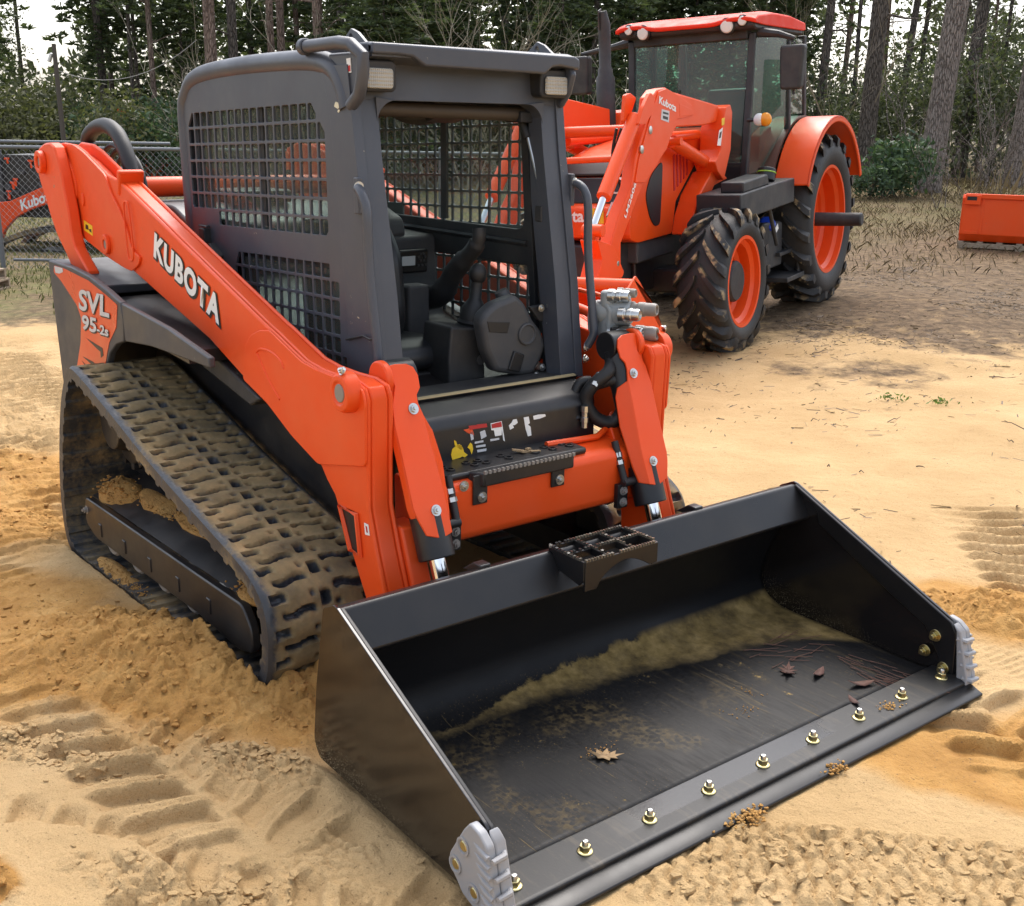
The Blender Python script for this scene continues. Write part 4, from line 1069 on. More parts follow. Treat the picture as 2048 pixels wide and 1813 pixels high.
# rolled visor along the roof front
VIS = [(-.425, 2.145), (.425, 2.128), (.50, 2.12), (.50, 2.055), (.40, 2.075), (.33, 2.072), (.295, 2.052), (-.20, 2.06), (-.245, 2.09), (-.31, 2.098), (-.425, 2.10)]
VIS = [(-.425, 2.128), (.44, 2.122), (.465, 2.112), (.465, 2.075), (.37, 2.085), (.335, 2.080), (.30, 2.055), (-.22, 2.060), (-.27, 2.088), (-.32, 2.092), (-.425, 2.092)]
g = G().prism(VIS, 'x', .155, .19)
g.prism([(.0, 2.06), (.16, 2.085), (.185, 2.10), (.185, 2.122), (.155, 2.130), (.0, 2.130)], 'y', -.425, .44)
g.build('roof_visor', M['grey'], cab, .008, 3)
for s in (-1, 1):
    # side cheek of the roof next to the lamp
    g = G().prism([(-.06, 2.10), (.16, 2.10), (.19, 2.06), (.165, 1.99), (.12, 1.94), (.0, 1.95)], 'y', s * .455, s * .43)
    ck = g.build('roof_cheek', M['grey'], cab, .012, 3)
    if s < 0:
        plate('white_sticker', [[(0.074,2.078),(0.1,2.08),(0.104,2.034),(0.078,2.033)]], 'y', -.4565, .002, M['white'], cab)
        plate('sticker_figure', [[(0.081,2.055),(0.099,2.057),(0.101,2.038),(0.083,2.037)]], 'y', -.4580, .001, M['redprint'], cab)
        G().tube([(-.16, -.475, 2.125), (.06, -.475, 2.128), (.13, -.47, 2.12), (.185, -.46, 2.085), (.180, -.46, 2.02), (.150, -.455, 1.965), (.09, -.452, 1.93)], .022, 12).build('guard_pipe', M['grey'], cab)
        G().cyl((-.165, -.475, 2.125), (-.195, -.475, 2.125), .028, 20).build('pipe_collar', M['grey'], cab, .004)
        sc = G()
        for u in [(0.01,1.937),(0.031,1.943),(0.058,1.943),(0.051,1.931),(0.02,1.92)]: pass
        plate('bare_scrape', [rounded([(-0.007,1.927),(0.005,1.943),(0.028,1.938),(0.062,1.941),(0.065,1.933),(0.034,1.927),(0.02,1.919)], .004, 2)], 'y', -.4632, .001, mat('bare_primer', (.62, .58, .42), .7), cab)
        plate('bare_scrape', [[(0.02,1.917),(0.034,1.916),(0.026,1.907),(0.016,1.909)]], 'y', -.4632, .001, bpy.data.materials['bare_primer'], cab)
    # lifting eye
    lug = plate('lifting_eye', [[(-.07, 2.12), (.13, 2.12), (.06, 2.165), (.02, 2.178), (-.0, 2.165)], [(.02 + .012 * cos(k * pi / 5), 2.150 + .012 * sin(k * pi / 5)) for k in range(10)]], 'y', s * .40, .014, M['grey'], cab, .002)
    # work lamp in its recess
    G().prism(rrect(s * .38 - .07, s * .38 + .07, 1.975, 2.075, .02), 'x', .08, .15).build('lamp_housing', M['plastic'], cab, .006)
    lm = G().prism(rrect(s * .38 - .052, s * .38 + .052, 1.985, 2.05, .012), 'x', .15, .162).build('work_lamp', M['lamp'], cab, .005)
    # grab handle
    g = G().tube(smooth_path([(.16, s * .475, 1.665), (.185, s * .482, 1.66), (.215, s * .486, 1.635), (.235, s * .486, 1.58), (.245, s * .486, 1.40), (.285, s * .486, 1.16), (.292, s * .486, 1.10), (.275, s * .47, 1.05)], 5), .0165, 12)
    h_ = g.build('grab_handle', M['grey'], cab)
    G().bb((.135, s * .46, 1.58), (.165, s * .478, 1.70)).build('handle_bracket', M['grey'], h_, .004)
    for p, d, r in (((.165, s * .474, 1.672), (1, s * .2, 0), .011), ((.270, s * .465, 1.045), (.9, s * .4, 0), .012), ((.268, s * .465, 1.00), (.9, s * .4, 0), .012)):
        bolt_g(G(), p, d, r, .012).build('handle_bolt', M['steel'], h_)

# perforated side guards with the glass behind them
WIN1 = [(-1.215,1.937),(-0.215,1.972),(-0.091,1.843),(-0.082,1.505),(-0.125,1.465),(-1.03,1.429),(-1.027,1.491),(-1.241,1.484),(-1.307,1.551),(-1.313,1.813)]
WIN2 = [(-.844, 1.362), (-.52, 1.374), (-.49, 1.374), (-.075, 1.389), (-.07, 1.362), (-.012, 1.364), (.03, 1.0), (-.84, 1.0), (-.885, 1.29)]
WIN2B = [(-.53, 1.31), (-.458, 1.376)]
OUT = [(-1.356,1.447),(-1.353,1.731),(-1.363,1.932),(-1.319,1.993),(-1.26,2.028),(-1.181,2.058),(-1.067,2.071),(-0.766,2.085),(-0.395,2.086),(-0.245,2.083),(-0.137,2.066),(-0.086,2.029),(-0.044,1.966)] + [(-.03, 1.80), (.003, 1.6), (.054, 1.10), (.07, .96), (-1.34, .98)]
def cells(win, x0, z0, pit_x, pit_z, bar):
    w = ccw(win); out = []
    for i in range(-30, 30):
        for j in range(-30, 30):
            cx = x0 + i * pit_x; cz = z0 + j * pit_z + TILT * (cx + .65)
            c = [(x, z + TILT * (x - cx)) for x, z in rrect(cx - pit_x / 2 + bar, cx + pit_x / 2 - bar, cz - pit_z / 2 + bar, cz + pit_z / 2 - bar, .008, 2)]
            # clip a convex cell by the (slightly non-convex) window: keep it when its centre lies well inside
            inside = sum(((w[k - 1][1] > cz) != (w[k][1] > cz)) and (cx < (w[k][0] - w[k - 1][0]) * (cz - w[k - 1][1]) / (w[k][1] - w[k - 1][1]) + w[k - 1][0]) for k in range(len(w))) % 2
            hull = hullw(w)
            c2 = clip(c, hull)
            if inside and len(c2) > 2 and abs(area(c2)) > 2e-4: out.append(c2)
    return out
def hullw(p):
    p = sorted(set(p)); lo = []; hi = []
    cr = lambda o, a, b: (a[0] - o[0]) * (b[1] - o[1]) - (a[1] - o[1]) * (b[0] - o[0])
    for q in p:
        while len(lo) > 1 and cr(lo[-2], lo[-1], q) <= 0: lo.pop()
        lo.append(q)
    for q in p[::-1]:
        while len(hi) > 1 and cr(hi[-2], hi[-1], q) <= 0: hi.pop()
        hi.append(q)
    return lo[:-1] + hi[:-1]
C1 = cells(WIN1, -.65, 1.697, .0672, .0665, .0052)
C2 = cells(WIN2, -.65, 1.281, .0672, .0665, .0052)
for s in (-1, 1):
    sg = plate('side_guard', [OUT] + C1 + C2, 'y', s * .452, .010, M['grey'], cab, .0015)
    ins = G()
    # rubber-framed panes inside
    plate('side_window', [[(-1.25, 1.40), (.0, 1.40), (-.06, 1.97), (-1.22, 1.93)]], 'y', s * .425, .005, M['glass'], cab)
    plate('side_window', [[(-.85, .99), (.03, .99), (.0, 1.37), (-.85, 1.34)]], 'y', s * .424, .005, M['glass'], cab)
    fr = [[(-1.30, .98), (.055, .96), (-.005, 1.60), (-.055, 2.0), (-1.28, 2.0)], rounded([(-1.21, 1.475), (-.04, 1.475), (-.085, 1.945), (-1.18, 1.91)], .06, 4)[::-1], rounded([(-.80, 1.02), (.015, 1.02), (-.015, 1.34), (-.80, 1.33)], .03, 3)[::-1]]
    plate('window_frame', fr, 'y', s * .408, .022, M['plastic'], cab, .003)
    G().bb((-.66, s * .418, 1.48), (-.62, s * .432, 1.93)).build('window_mullion', M['plastic'], cab)
    G().tube([(-1.22, s * .40, 1.43), (-.02, s * .40, 1.425)], .014, 8).build('window_rail', M['plastic'], cab)
    # latch under the guard
    la = G().box((-1.14, s * .470, 1.405), (.055, .035, .06)); la.box((-1.135, s * .475, 1.445), (.085, .02, .008)); la.box((-1.05, s * .47, 1.33), (.10, .03, .06), (0, .5, 0))
    la.build('guard_latch', M['plastic'], cab, .006)
# rear window and frame
plate('rear_window', [[(-.36, 1.36), (.36, 1.36), (.36, 1.95), (-.36, 1.95)]], 'x', -1.31, .005, M['glass'], cab)
G().bb((-1.33, -.40, .90), (-1.29, .40, 1.26)).build('rear_wall', M['plastic'], cab, .006)
# cross tube (door spring cover), mirror, roof hatch and headliner
G().tube([(.01, -.37, 1.925), (.01, .37, 1.915)], .026, 16).build('door_roller', mat('grimy_roller', (.05, .038, .028), .6), cab)
G().prism([(-1.25, 2.03), (-.05, 2.045), (-.05, 2.02), (-1.2, 2.0)], 'y', -.40, .40).build('headliner', M['plastic'], cab)
g = G().ball((-.22, .02, 1.925), (.05, .13, .055), 18, 10)
g.build('mirror', M['plastic'], cab)
G().prism([(-.35, 2.0), (-.1, 2.01), (-.12, 1.90), (-.2, 1.88), (-.3, 1.92)], 'y', .02, .19).build('dome_console', M['plastic'], cab, .015)
g = G().tube([(-.12, -.13, 1.985), (-.12, -.13, 1.90)], .012, 8); g.tube([(-.12, -.16, 1.902), (-.12, -.10, 1.902)], .006, 8)
g.build('coat_hook', M['plastic'], cab)
G().bb((-.06, -.30, 1.957), (.0, -.215, 1.962)).build('green_tag', mat('green_tag_plastic', (.12, .62, .42), .4), cab)
# gas spring on the left
g = G().tube([(-.01, .345, 1.90), (.03, .35, 1.83)], .014, 10)
gs = g.build('gas_spring', M['plastic'], cab)
G().tube([(.03, .35, 1.83), (.10, .365, 1.62)], .006, 8).build('spring_rod', M['steel'], gs)
G().bb((-.05, .30, 1.885), (.05, .37, 1.925)).build('spring_mount', M['plastic'], gs, .005)
G().bb((.08, .35, 1.52), (.12, .385, 1.58)).build('spring_mount', M['plastic'], gs, .005)
# wire round the right pillar
G().tube([(.04, -.466, 1.135), (.17, -.474, 1.168), (.26, -.50, 1.172), (.29, -.497, 1.18), (.25, -.46, 1.18)], .004, 6).build('tie_wire', M['hose'], cab)

# ---- inside the cab
G().bb((-1.28, -.40, .78), (.24, .40, .80)).build('cab_floor', M['plastic'], cab)
st = G().prism(rounded([(-.66, .96), (-.10, .95), (-.05, .98), (-.06, 1.045), (-.14, 1.075), (-.66, 1.04)], .03, 3), 'y', -.36, .05)
seat = st.build('seat', M['seat'], L_, .03, 4)
G().prism(rounded([(-.50, 1.02), (-.28, 1.03), (-.24, 1.14), (-.27, 1.38), (-.36, 1.50), (-.52, 1.52)], .05, 4), 'y', -.36, -.02).build('backrest', M['seat'], seat, .04, 4)
for k in range(4):
    G().prism(rrect(-.60 + .008 * (k % 2), -.10 - .008 * (k % 2), .80 + .034 * k, .828 + .034 * k, .012), 'y', -.32 + .015 * (k % 2), .04 - .015 * (k % 2)).build('seat_suspension', M['plastic'], seat, .004)
G().prism([(-.72, .925), (-.08, .92), (-.08, .945), (-.72, .95)], 'y', -.36, .05).build('seat_base', M['plastic'], seat, .006)
G().bb((-.42, .06, 1.09), (-.38, .08, 1.125)).build('belt_buckle', mat('red_button', (.5, .05, .04), .4), seat, .004)
g = G().prism(rounded([(-1.02, .82), (-.30, .82), (-.25, 1.02), (-.60, 1.06), (-.66, 1.20), (-.67, 1.41), (-1.02, 1.42)], .03, 3), 'y', .09, .40)
con = g.build('side_console', M['greyplastic'], L_, .015, 3)
G().bb((-.45, .055, 1.02), (-.36, .16, 1.24)).build('armrest_post', M['greyplastic'], con, .012)
mn = G().box((-.655, .262, 1.302), (.03, .150, .100), (0, .04, 0)).build('monitor', M['blackprint'], con, .008)
G().box((-.636, .232, 1.305), (.006, .066, .040), (0, .04, 0)).build('monitor_screen', mat('lcd_screen', (.55, .60, .62), .25), mn)
for k in range(6): G().cyl((-.640, .302 + .016 * cos(k * pi / 3), 1.318 + .016 * sin(k * pi / 3)), (-.632, .302 + .016 * cos(k * pi / 3), 1.318 + .016 * sin(k * pi / 3)), .006, 10).build('monitor_key', M['greyplastic'], mn)
for k in range(3): G().box((-.636, .283 + .019 * k, 1.283), (.008, .012, .009)).build('monitor_key', M['greyplastic'], mn)
g = G().prism(rounded([(-1.0, 1.40), (-.68, 1.40), (-.70, 1.48), (-.85, 1.53), (-1.0, 1.53)], .03, 3), 'y', .08, .25)
g.build('fuse_cover', M['greyplastic'], con, .01)
LB = [(-0.509,1.161),(-0.451,1.17),(-0.387,1.188),(-0.328,1.231),(-0.274,1.296),(-0.201,1.354),(-0.146,1.395),(-0.116,1.425),(-0.103,1.453),(-0.105,1.486)]
g = G().tube(smooth_path([(x, .22, z) for x, z in LB], 4), [.05] * 13 + [.042] * 8 + [.034] * 8 + [.027] * 8, 16)
g.build('lap_bar', M['plastic'], L_)
# right-hand joystick console
JC = [(-0.018,1.139),(0.135,1.115),(0.135,1.037),(0.147,0.866),(-0.025,0.865),(-0.032,1.016)]
g = G().prism(rounded(JC, .012, 3), 'x', -.14, .05)
jc = g.build('joystick_console', M['plastic'], L_, .015, 3)
(jy, jz), (by_, bz) = [(0.131,1.088),(0.148,1.323)]
d_ = Vector((.02, by_ - jy, bz - jz)); Lj = d_.length
g = G().lathe([(0, -.01), (.072, -.01), (.074, .010), (.064, .018), (.069, .028), (.058, .038), (.064, .048), (.053, .058), (.050, .10), (.034, .125), (.024, .14), (.022, Lj - .03), (0, Lj - .03)], (-.03, jy, jz), d_, 28)
g.build('joystick_boot', M['hose'], jc)
G().ball((-.03 + .02, by_, bz), (.032, .036, .042), 18, 10).build('joystick', M['hose'], jc)
G().lathe([(.014, 0), (.018, .004), (.018, .01), (0, .01)], (.048, JC[1][0] - .02, JC[2][1] - .04), (1, 0, .1), 16).build('console_knob', M['greyplastic'], jc)
# moulded control housing by the left pillar
HOUS = [(0.077,1.209),(0.112,1.231),(0.212,1.255),(0.254,1.22),(0.297,1.15),(0.34,1.105),(0.363,1.045),(0.343,0.993),(0.303,0.938),(0.238,0.938),(0.116,0.968),(0.07,1.051),(0.045,1.158),(0.054,1.189)]
g = G().prism(rounded(HOUS, .015, 3), 'x', .085, .155)
hp_ = g.build('control_housing', M['greyplastic'], L_, .02, 3)
(dy, dz_), = [(0.261,1.101)]
G().lathe([(.043, 0), (.043, .010), (.036, .013), (.033, .006), (0, .006)], (.154, dy, dz_), (1, 0, 0), 30).build('dial_cover', M['greyplastic'], hp_, .002)
G().slab([(.1545, y, z) for y, z in [(0.071,1.167),(0.18,1.155),(0.166,1.114),(0.081,1.126)]], (.003, 0, 0)).build('grip_recess', M['blackprint'], hp_, .002)
G().slab([(.154, y, z) for y, z in [(0.197,1.043),(0.247,1.022),(0.223,0.955),(0.169,0.972)]], (.012, 0, 0)).build('rocker_switch', M['blackprint'], hp_, .004)
(ny_1, nz1), (ny2, nz2) = [(0.232,1.217),(0.212,1.259)]
G().tube([(.06, ny_1, nz1), (.05, ny2, nz2)], [.034, .026], 14).build('vent_nozzle', M['greyplastic'], hp_)
for y, z in [(0.338,0.963),(0.309,0.934),(0.327,1.197),(0.367,1.203),(0.369,1.136)]:
    g = G(); bolt_g(g, (.16, y, z), (1, 0, 0), .010, .010); g.build('housing_bolt', M['steel'], hp_)
G().slab([(.12, y, z) for y, z in [(0.287,1.201),(0.405,1.209),(0.408,1.119),(0.331,1.146)]], (.02, 0, 0)).build('latch_plate', M['plastic'], hp_, .004)
G().bb((.0, -.30, .80), (.20, .36, .815)).build('floor_mat', M['hose'], L_, .004)

# ---- bucket
BY = 1.016
def bucket_black():
    """glossy new paint; a film of dried sandy water along the back of the floor, scuffs dragged towards the lip"""
    m = mat('bucket_black', (.007, .007, .008), .16); n = N(m)
    sep = n.new('ShaderNodeSeparateXYZ'); n.link(n.co.outputs['Object'], sep.inputs[0])
    X_, Y_, Z_ = sep.outputs
    t = n.math('MULTIPLY', n.math('ADD', Y_, 1.016), .492)
    warp = n.math('MULTIPLY', n.math('SUBTRACT', n.noise(5, 6, .62), .5), .11)
    fray = n.math('MULTIPLY', n.math('SUBTRACT', n.noise(24, 5, .7), .5), .07)
    # rear edge of the film and its front edge, both as x along t
    rear = n.new('ShaderNodeFloatCurve'); front = n.new('ShaderNodeFloatCurve')
    def setc(nd, pts):
        c = nd.mapping.curves[0]
        while len(c.points) < len(pts): c.points.new(.5, .5)
        for q, (x, y) in zip(c.points, pts): q.location = (x, y); q.handle_type = 'AUTO'
        nd.mapping.update(); n.link(t, nd.inputs['Value'])
    # stored as (x - .7)
    setc(rear, [(0, .21), (.17, .195), (.38, .135), (.57, .11), (.72, .075), (.9, .06), (1, .05)])
    setc(front, [(0, .20), (.17, .205), (.36, .215), (.56, .255), (.70, .32), (.85, .36), (.94, .48), (1, .62)])
    xx = n.math('ADD', n.math('SUBTRACT', X_, .7), n.math('ADD', warp, fray))
    d1 = n.math('SUBTRACT', xx, rear.outputs[0]); d2 = n.math('SUBTRACT', front.outputs[0], xx)
    film = n.math('MULTIPLY', n.ramp(n.math('ADD', n.math('MULTIPLY', d1, 12), .35), [(.32, 0.0), (.48, 1.0)]), n.ramp(n.math('ADD', n.math('MULTIPLY', d2, 9), .35), [(.1, 0.0), (.8, 1.0)]))
    low = n.ramp(Z_, [(.060, 1.0), (.085, 0.0)])
    film = n.math('MULTIPLY', n.math('MULTIPLY', film, low), n.ramp(n.noise(8, 6, .7), [(.25, .25), (.55, 1.0)]))
    # dragged streaks on the left half
    st = n.noise(9, 6, .68, n.vec((.45, 5.5, 1)), .5)
    gate = n.math('MULTIPLY', n.ramp(t, [(.40, 0.0), (.62, 1.0)]), n.ramp(X_, [(.9, 0.0), (1.0, 1.0)]))
    gate = n.math('MULTIPLY', gate, n.math('MULTIPLY', low, n.ramp(n.math('SUBTRACT', X_, 1.0), [(.25, 1.0), (.62, .0)])))
    streak = n.math('MULTIPLY', n.math('MULTIPLY', n.ramp(st, [(.57, 0.0), (.70, .6)]), n.ramp(n.noise(2.4, 4), [(.4, .1), (.6, 1.0)])), gate)
    spots = n.math('MULTIPLY', n.ramp(n.noise(5.2, 6, .75), [(.60, 0.0), (.66, 1.0)]), n.ramp(n.noise(70, 3, .6), [(.50, 0.0), (.56, .9)]))
    spots = n.math('MULTIPLY', spots, n.math('MULTIPLY', low, n.ramp(X_, [(.9, 0.0), (1.0, .9)])))
    scr = n.noise(3.0, 3, .55, n.vec((.7, 26, 1), rot=(0, 0, .12)), .2)
    scr2 = n.noise(2.2, 3, .55, n.vec((.9, 34, 1), rot=(0, 0, -.35)), .1)
    lines = n.math('MAXIMUM', n.ramp(scr, [(.70, 0.0), (.715, .55)]), n.ramp(scr2, [(.72, 0.0), (.735, .4)]))
    lines = n.math('MULTIPLY', n.math('MULTIPLY', lines, low), n.ramp(n.noise(1.7, 3), [(.38, 0.0), (.55, 1.0)]))
    boot = n.math('MULTIPLY', n.ramp(n.noise(2.6, 2, .4), [(.56, 0.0), (.62, 1.0)]), n.ramp(n.voro(46), [(.34, 0.0), (.46, .22)]))
    boot = n.math('MULTIPLY', n.math('MULTIPLY', boot, low), n.ramp(n.noise(30, 4, .7), [(.4, 0.0), (.6, 1.0)]))
    spots = n.math('MAXIMUM', spots, n.math('MAXIMUM', lines, boot))
    k = n.math('MAXIMUM', n.math('MAXIMUM', film, streak), spots)
    grit = n.ramp(n.noise(150, 2, .5), [(.66, 0.0), (.69, .6)])
    k = n.math('MAXIMUM', k, n.math('MULTIPLY', grit, n.math('MULTIPLY', low, n.ramp(n.noise(3.5, 4), [(.42, 0.0), (.65, .8)]))))
    sandc = n.ramp(n.noise(13, 6, .65), [(.28, (.10, .068, .024)), (.48, (.24, .165, .06)), (.72, (.40, .28, .115))])
    haze_ = n.math('MULTIPLY', n.ramp(n.noise(2.2, 6, .65), [(.35, 0.0), (.75, .10)]), low)
    c = n.mixc(haze_, (.007, .0072, .0085), (.10, .085, .062))
    n.color(n.mixc(k, c, sandc))
    n.b.inputs['Specular IOR Level'].default_value = .22
    r = n.math('ADD', n.ramp(n.noise(1.8, 6, .62), [(.30, .30), (.68, .60)]), n.math('MULTIPLY', n.ramp(n.noise(20, 4, .6, n.vec((.5, 4, 1))), [(.4, 0.0), (.7, .16)]), low))
    n.rough(n.math('ADD', r, n.math('MULTIPLY', k, .5), True))
    n.bump(n.math('ADD', n.noise(230, 2), n.math('MULTIPLY', k, 1.5)), .14, .0015)
    return m
M['bucket'] = bucket_black()
def gloss_side():
    m = mat('bucket_side_black', (.011, .009, .0085), .11, spec=.7); n = N(m)
    ripple = n.noise(3, 3, .5, n.vec((6, 1, 1)))
    n.rough(n.ramp(n.noise(2, 4), [(.3, .10), (.7, .2)]))
    dust = n.math('MULTIPLY', n.ramp(n.noise(210, 2), [(.60, 0.0), (.66, .9)]), n.math('MULTIPLY', n.attr('low'), n.attr('low')))
    n.color(n.mixc(dust, (.011, .009, .0085), (.5, .4, .24)))
    n.bump(ripple, .03, .02)
    return m
M['bside'] = gloss_side()
PROF = [(.985, .430), (.905, .455), (.862, .37), (.82, .275), (.79, .18), (.785, .135), (.80, .09), (.835, .055), (.90, .035), (1.0, .030), (1.15, .030), (1.35, .032), (1.56, .034)]
# shell swept across the width with a colour mask for the sand line left along the back of the floor
ny = 96
sm = smooth_path(PROF[1:], 5)
rows = [(.985, .430)] + [tuple(p) for p in sm]
V = []; S_ = []
rs = np.random.RandomState(4)
for j in range(ny + 1):
    y = -BY + .01 + (2 * BY - .02) * j / ny
    for x, z in rows:
        V.append((x, y, z))
        t = (y + BY) / (2 * BY)
        # pale band: from the right rear towards the left rear corner, widening there
        mid = .99 + .28 * (1 - t) * .9 - .04 * t + .02 * sin(9 * t)
        wid = .035 + .10 * t ** 2 + .05 * max(0, t - .45)
        b = max(0, 1 - abs(x - mid) / (wid * 1.6))
        if z > .07: b = 0
        b += .34 * max(0, min(1, (t - .45) / .15)) * max(0, 1 - abs(x - 1.16) / .20) * (1 if z < .05 else 0)
        if t > .88 and z < .06: b += .5 * (t - .88) / .12 * max(0, 1 - (x - .9) / .7)
        S_.append(min(1, b) if z < .08 else 0.0)
m_ = len(rows)
F = [(j * m_ + i, j * m_ + i + 1, (j + 1) * m_ + i + 1, (j + 1) * m_ + i) for j in range(ny) for i in range(m_ - 1)]
me = bpy.data.meshes.new('bucket')
me.from_pydata(V, [], F)
a = me.attributes.new('sand', 'FLOAT', 'POINT'); a.data.foreach_set('value', S_)
for p in me.polygons: p.use_smooth = True
me.set_sharp_from_angle(angle=radians(30))
me.materials.append(M['bucket'])
bucket = put('bucket', me, L_)
sol = bucket.modifiers.new('thickness', 'SOLIDIFY'); sol.thickness = .012; sol.offset = -1
# top box beam
g = G().prism([(.905, .455), (.985, .430), (.992, .440), (.925, .545), (.905, .553), (.835, .525), (.838, .515)], 'y', -BY + .006, BY - .006)
g.build('top_beam', M['gloss'], bucket, .005)
G().cyl((.895, -.40, .553), (.895, -.36, .553), .004, 6)
PLT = [(.918, .558), (.900, .562), (.835, .530), (.775, .25), (.749, .064), (.78, .018), (1.62, .012), (1.66, .03), (1.655, .20), (1.628, .243)]
for s in (-1, 1):
    g = G().prism(rounded(PLT, [.004, .01, .01, .02, .03, .02, .01, .01, .02, .01], 3), 'y', s * BY, s * (BY - .010))
    me_ = g.mesh('side_plate', M['bside'])
    at = me_.attributes.new('low', 'FLOAT', 'POINT'); at.data.foreach_set('value', [max(0.0, min(1.0, (.20 - v.co.z - .16 * (v.co.x - .7)) / .20)) for v in me_.vertices])
    sp_ = put('side_plate', me_, bucket, .0015)
    EDG = [(.918, .556), (1.63, .238), (1.655, .20), (1.66, .03), (1.60, .032), (1.60, .092), (1.532, .192), (1.376, .263), (1.086, .410), (1.044, .432), (1.034, .475), (1.013, .498), (.93, .535)]
    G().prism(EDG, 'y', s * (BY - .010), s * (BY - .024)).build('edge_plate', M['gloss'], sp_, .003)
# cutting edge, bolted on over the floor
g = G().prism([(1.560, .022), (1.572, .050), (1.700, .050), (1.712, .044), (1.712, .012), (1.56, .010)], 'y', -BY + .004, BY - .004)
def wet_lip():
    m = mat('lip_black', (.009, .009, .010), .42, spec=.4); n = N(m)
    sep = n.new('ShaderNodeSeparateXYZ'); n.link(n.co.outputs['Object'], sep.inputs[0])
    yy = n.math('ADD', sep.outputs[1], n.math('MULTIPLY', n.math('SUBTRACT', n.noise(9, 5, .65), .5), .35))
    wet = n.math('MULTIPLY', n.ramp(n.math('ADD', n.math('MULTIPLY', yy, .5), .5), [(.18, 0.0), (.34, 1.0), (.64, 1.0), (.70, 0.0)]), n.ramp(n.math('ADD', sep.outputs[0], n.math('MULTIPLY', n.noise(30, 3), .012)), [(.0, 1.0), (1.0, 1.0)]))
    front = n.math('LESS_THAN', sep.outputs[0], 1.658)
    wet = n.math('MULTIPLY', wet, front)
    n.rough(n.ramp(wet, [(0.0, .46), (1.0, .10)]))
    dust = n.math('MULTIPLY', n.ramp(n.noise(6, 6, .7, n.vec((.6, 3, 1))), [(.52, 0.0), (.75, .3)]), n.math('SUBTRACT', 1.0, wet))
    n.color(n.mixc(dust, (.009, .009, .010), (.20, .15, .09)))
    n.bump(n.noise(190, 3, .6), .22, .0015)
    return m
M['lip'] = wet_lip()
g.build('edge_holder', M['lip'], bucket, .003)
G().prism([(1.60, .004), (1.60, .026), (1.714, .034), (1.764, .014), (1.764, .004)], 'y', -BY - .004, BY + .004).build('cutting_edge', M['gloss'], bucket, .003)
for i in range(9):
    y = (i - 4) * .2352
    nut = G().lathe([(0, 0), (.022, 0), (.022, .003), (.017, .006), (0, .006)], (1.648, y, .050), (0, 0, 1), 22)
    nut.cyl((1.648, y, .056), (1.648, y, .070), .0155, 6)
    nb = nut.build('edge_nut', M['brass'], bucket, .0012)
    b = G().lathe([(.009, 0), (.009, .010), (.0072, .014), (.004, .015), (0, .015)], (1.648, y, .070), (0, 0, 1), 14)
    b.build('bolt_end', M['steel'], nb)
# cast side cutters
CUT = [(1.517, .119), (1.577, .218), (1.602, .248), (1.640, .240), (1.672, .216), (1.700, .10), (1.718, .05), (1.712, .018), (1.62, .016), (1.572, .030), (1.548, .055), (1.512, .085)]
for s in (-1, 1):
    g = G().prism(rounded(CUT, .008, 2), 'y', s * (BY + .030), s * (BY + .004))
    g.prism([(1.640, .240), (1.672, .216), (1.718, .05), (1.712, .018), (1.680, .018), (1.655, .215)], 'y', s * (BY + .004), s * (BY - .030))
    sc = g.build('side_cutter', M['silver'], bucket, .006, 3)
    rib = G()
    for k in range(7):
        z = .192 - .026 * k; x0 = 1.618 + .0055 * k; x1 = 1.680 + .0055 * k
        rib.tube([(x0, s * (BY + .0275), z + .012), ((x0 + x1) / 2, s * (BY + .030), z + .006), (x1, s * (BY + .030), z)], [.003, .007, .0065], 8)
    for k in range(4):
        z = .185 - .045 * k
        rib.tube([(1.66 + .012 * k, s * (BY - .028), z + .006), (1.686 + .012 * k, s * (BY - .014), z), (1.690 + .012 * k, s * (BY + .025), z)], [.008, .010, .007], 8)
    rib.build('cutter_rib', M['silver'], sc)
    for x, z in ((1.578, .170), (1.545, .100), (1.622, .062)):
        q = G().lathe([(.024, 0), (.025, .004), (.019, .0045), (.017, -.004), (0, -.004)], (x, s * (BY + .0295), z), (0, s, 0), 22)
        q.build('bolt_seat', M['silver'], sc)
        G().lathe([(.0155, 0), (.0155, .003), (.012, .006), (0, .006)], (x, s * (BY + .0265), z), (0, s, 0), 18).build('cutter_bolt', M['brass'], sc)
        q = G(); q.lathe([(0, 0), (.022, 0), (.022, .004), (0, .004)], (x, s * (BY - .024), z), (0, -s, 0), 20); q.cyl((x, s * (BY - .028), z), (x, s * (BY - .042), z), .016, 6); q.cyl((x, s * (BY - .042), z), (x, s * (BY - .052), z), .009, 12)
        q.build('cutter_nut', M['brass'], sc, .001)
# serrated boarding step on the beam
g = G()
X0, X1, Y0, Y1, ZT = .902, 1.076, -.225, .092, .565
for y in (Y0, Y1): g.prism([(X0, ZT), (X1, ZT), (X1, ZT - .065), (X1 - .02, ZT - .085), (.955, .50), (.925, .548), (X0, .555)], 'y', y - .004, y + .004)
g.bb((X0 - .004, Y0, ZT - .03), (X0 + .004, Y1, ZT)); g.bb(((X0 + X1) / 2 - .004, Y0, ZT - .025), ((X0 + X1) / 2 + .004, Y1, ZT))
for y in (-.12, -.012): g.bb((X0, y - .004, ZT - .025), (X1, y + .004, ZT))
arch = [(Y0, ZT), (Y1, ZT), (Y1, ZT - .07), (Y1 - .035, ZT - .07)] + [(Y1 - .035 - (Y1 - Y0 - .10) * k / 10, ZT - .07 + .042 * sin(pi * k / 10)) for k in range(1, 10)] + [(Y0 + .065, ZT - .075), (Y0 + .05, ZT - .10), (Y0, ZT - .10)]
g.prism(arch, 'x', X1 - .004, X1 + .004)
sg = g.build('boarding_step', M['gloss'], bucket, .002)
g = G(); rq = random.Random(5)
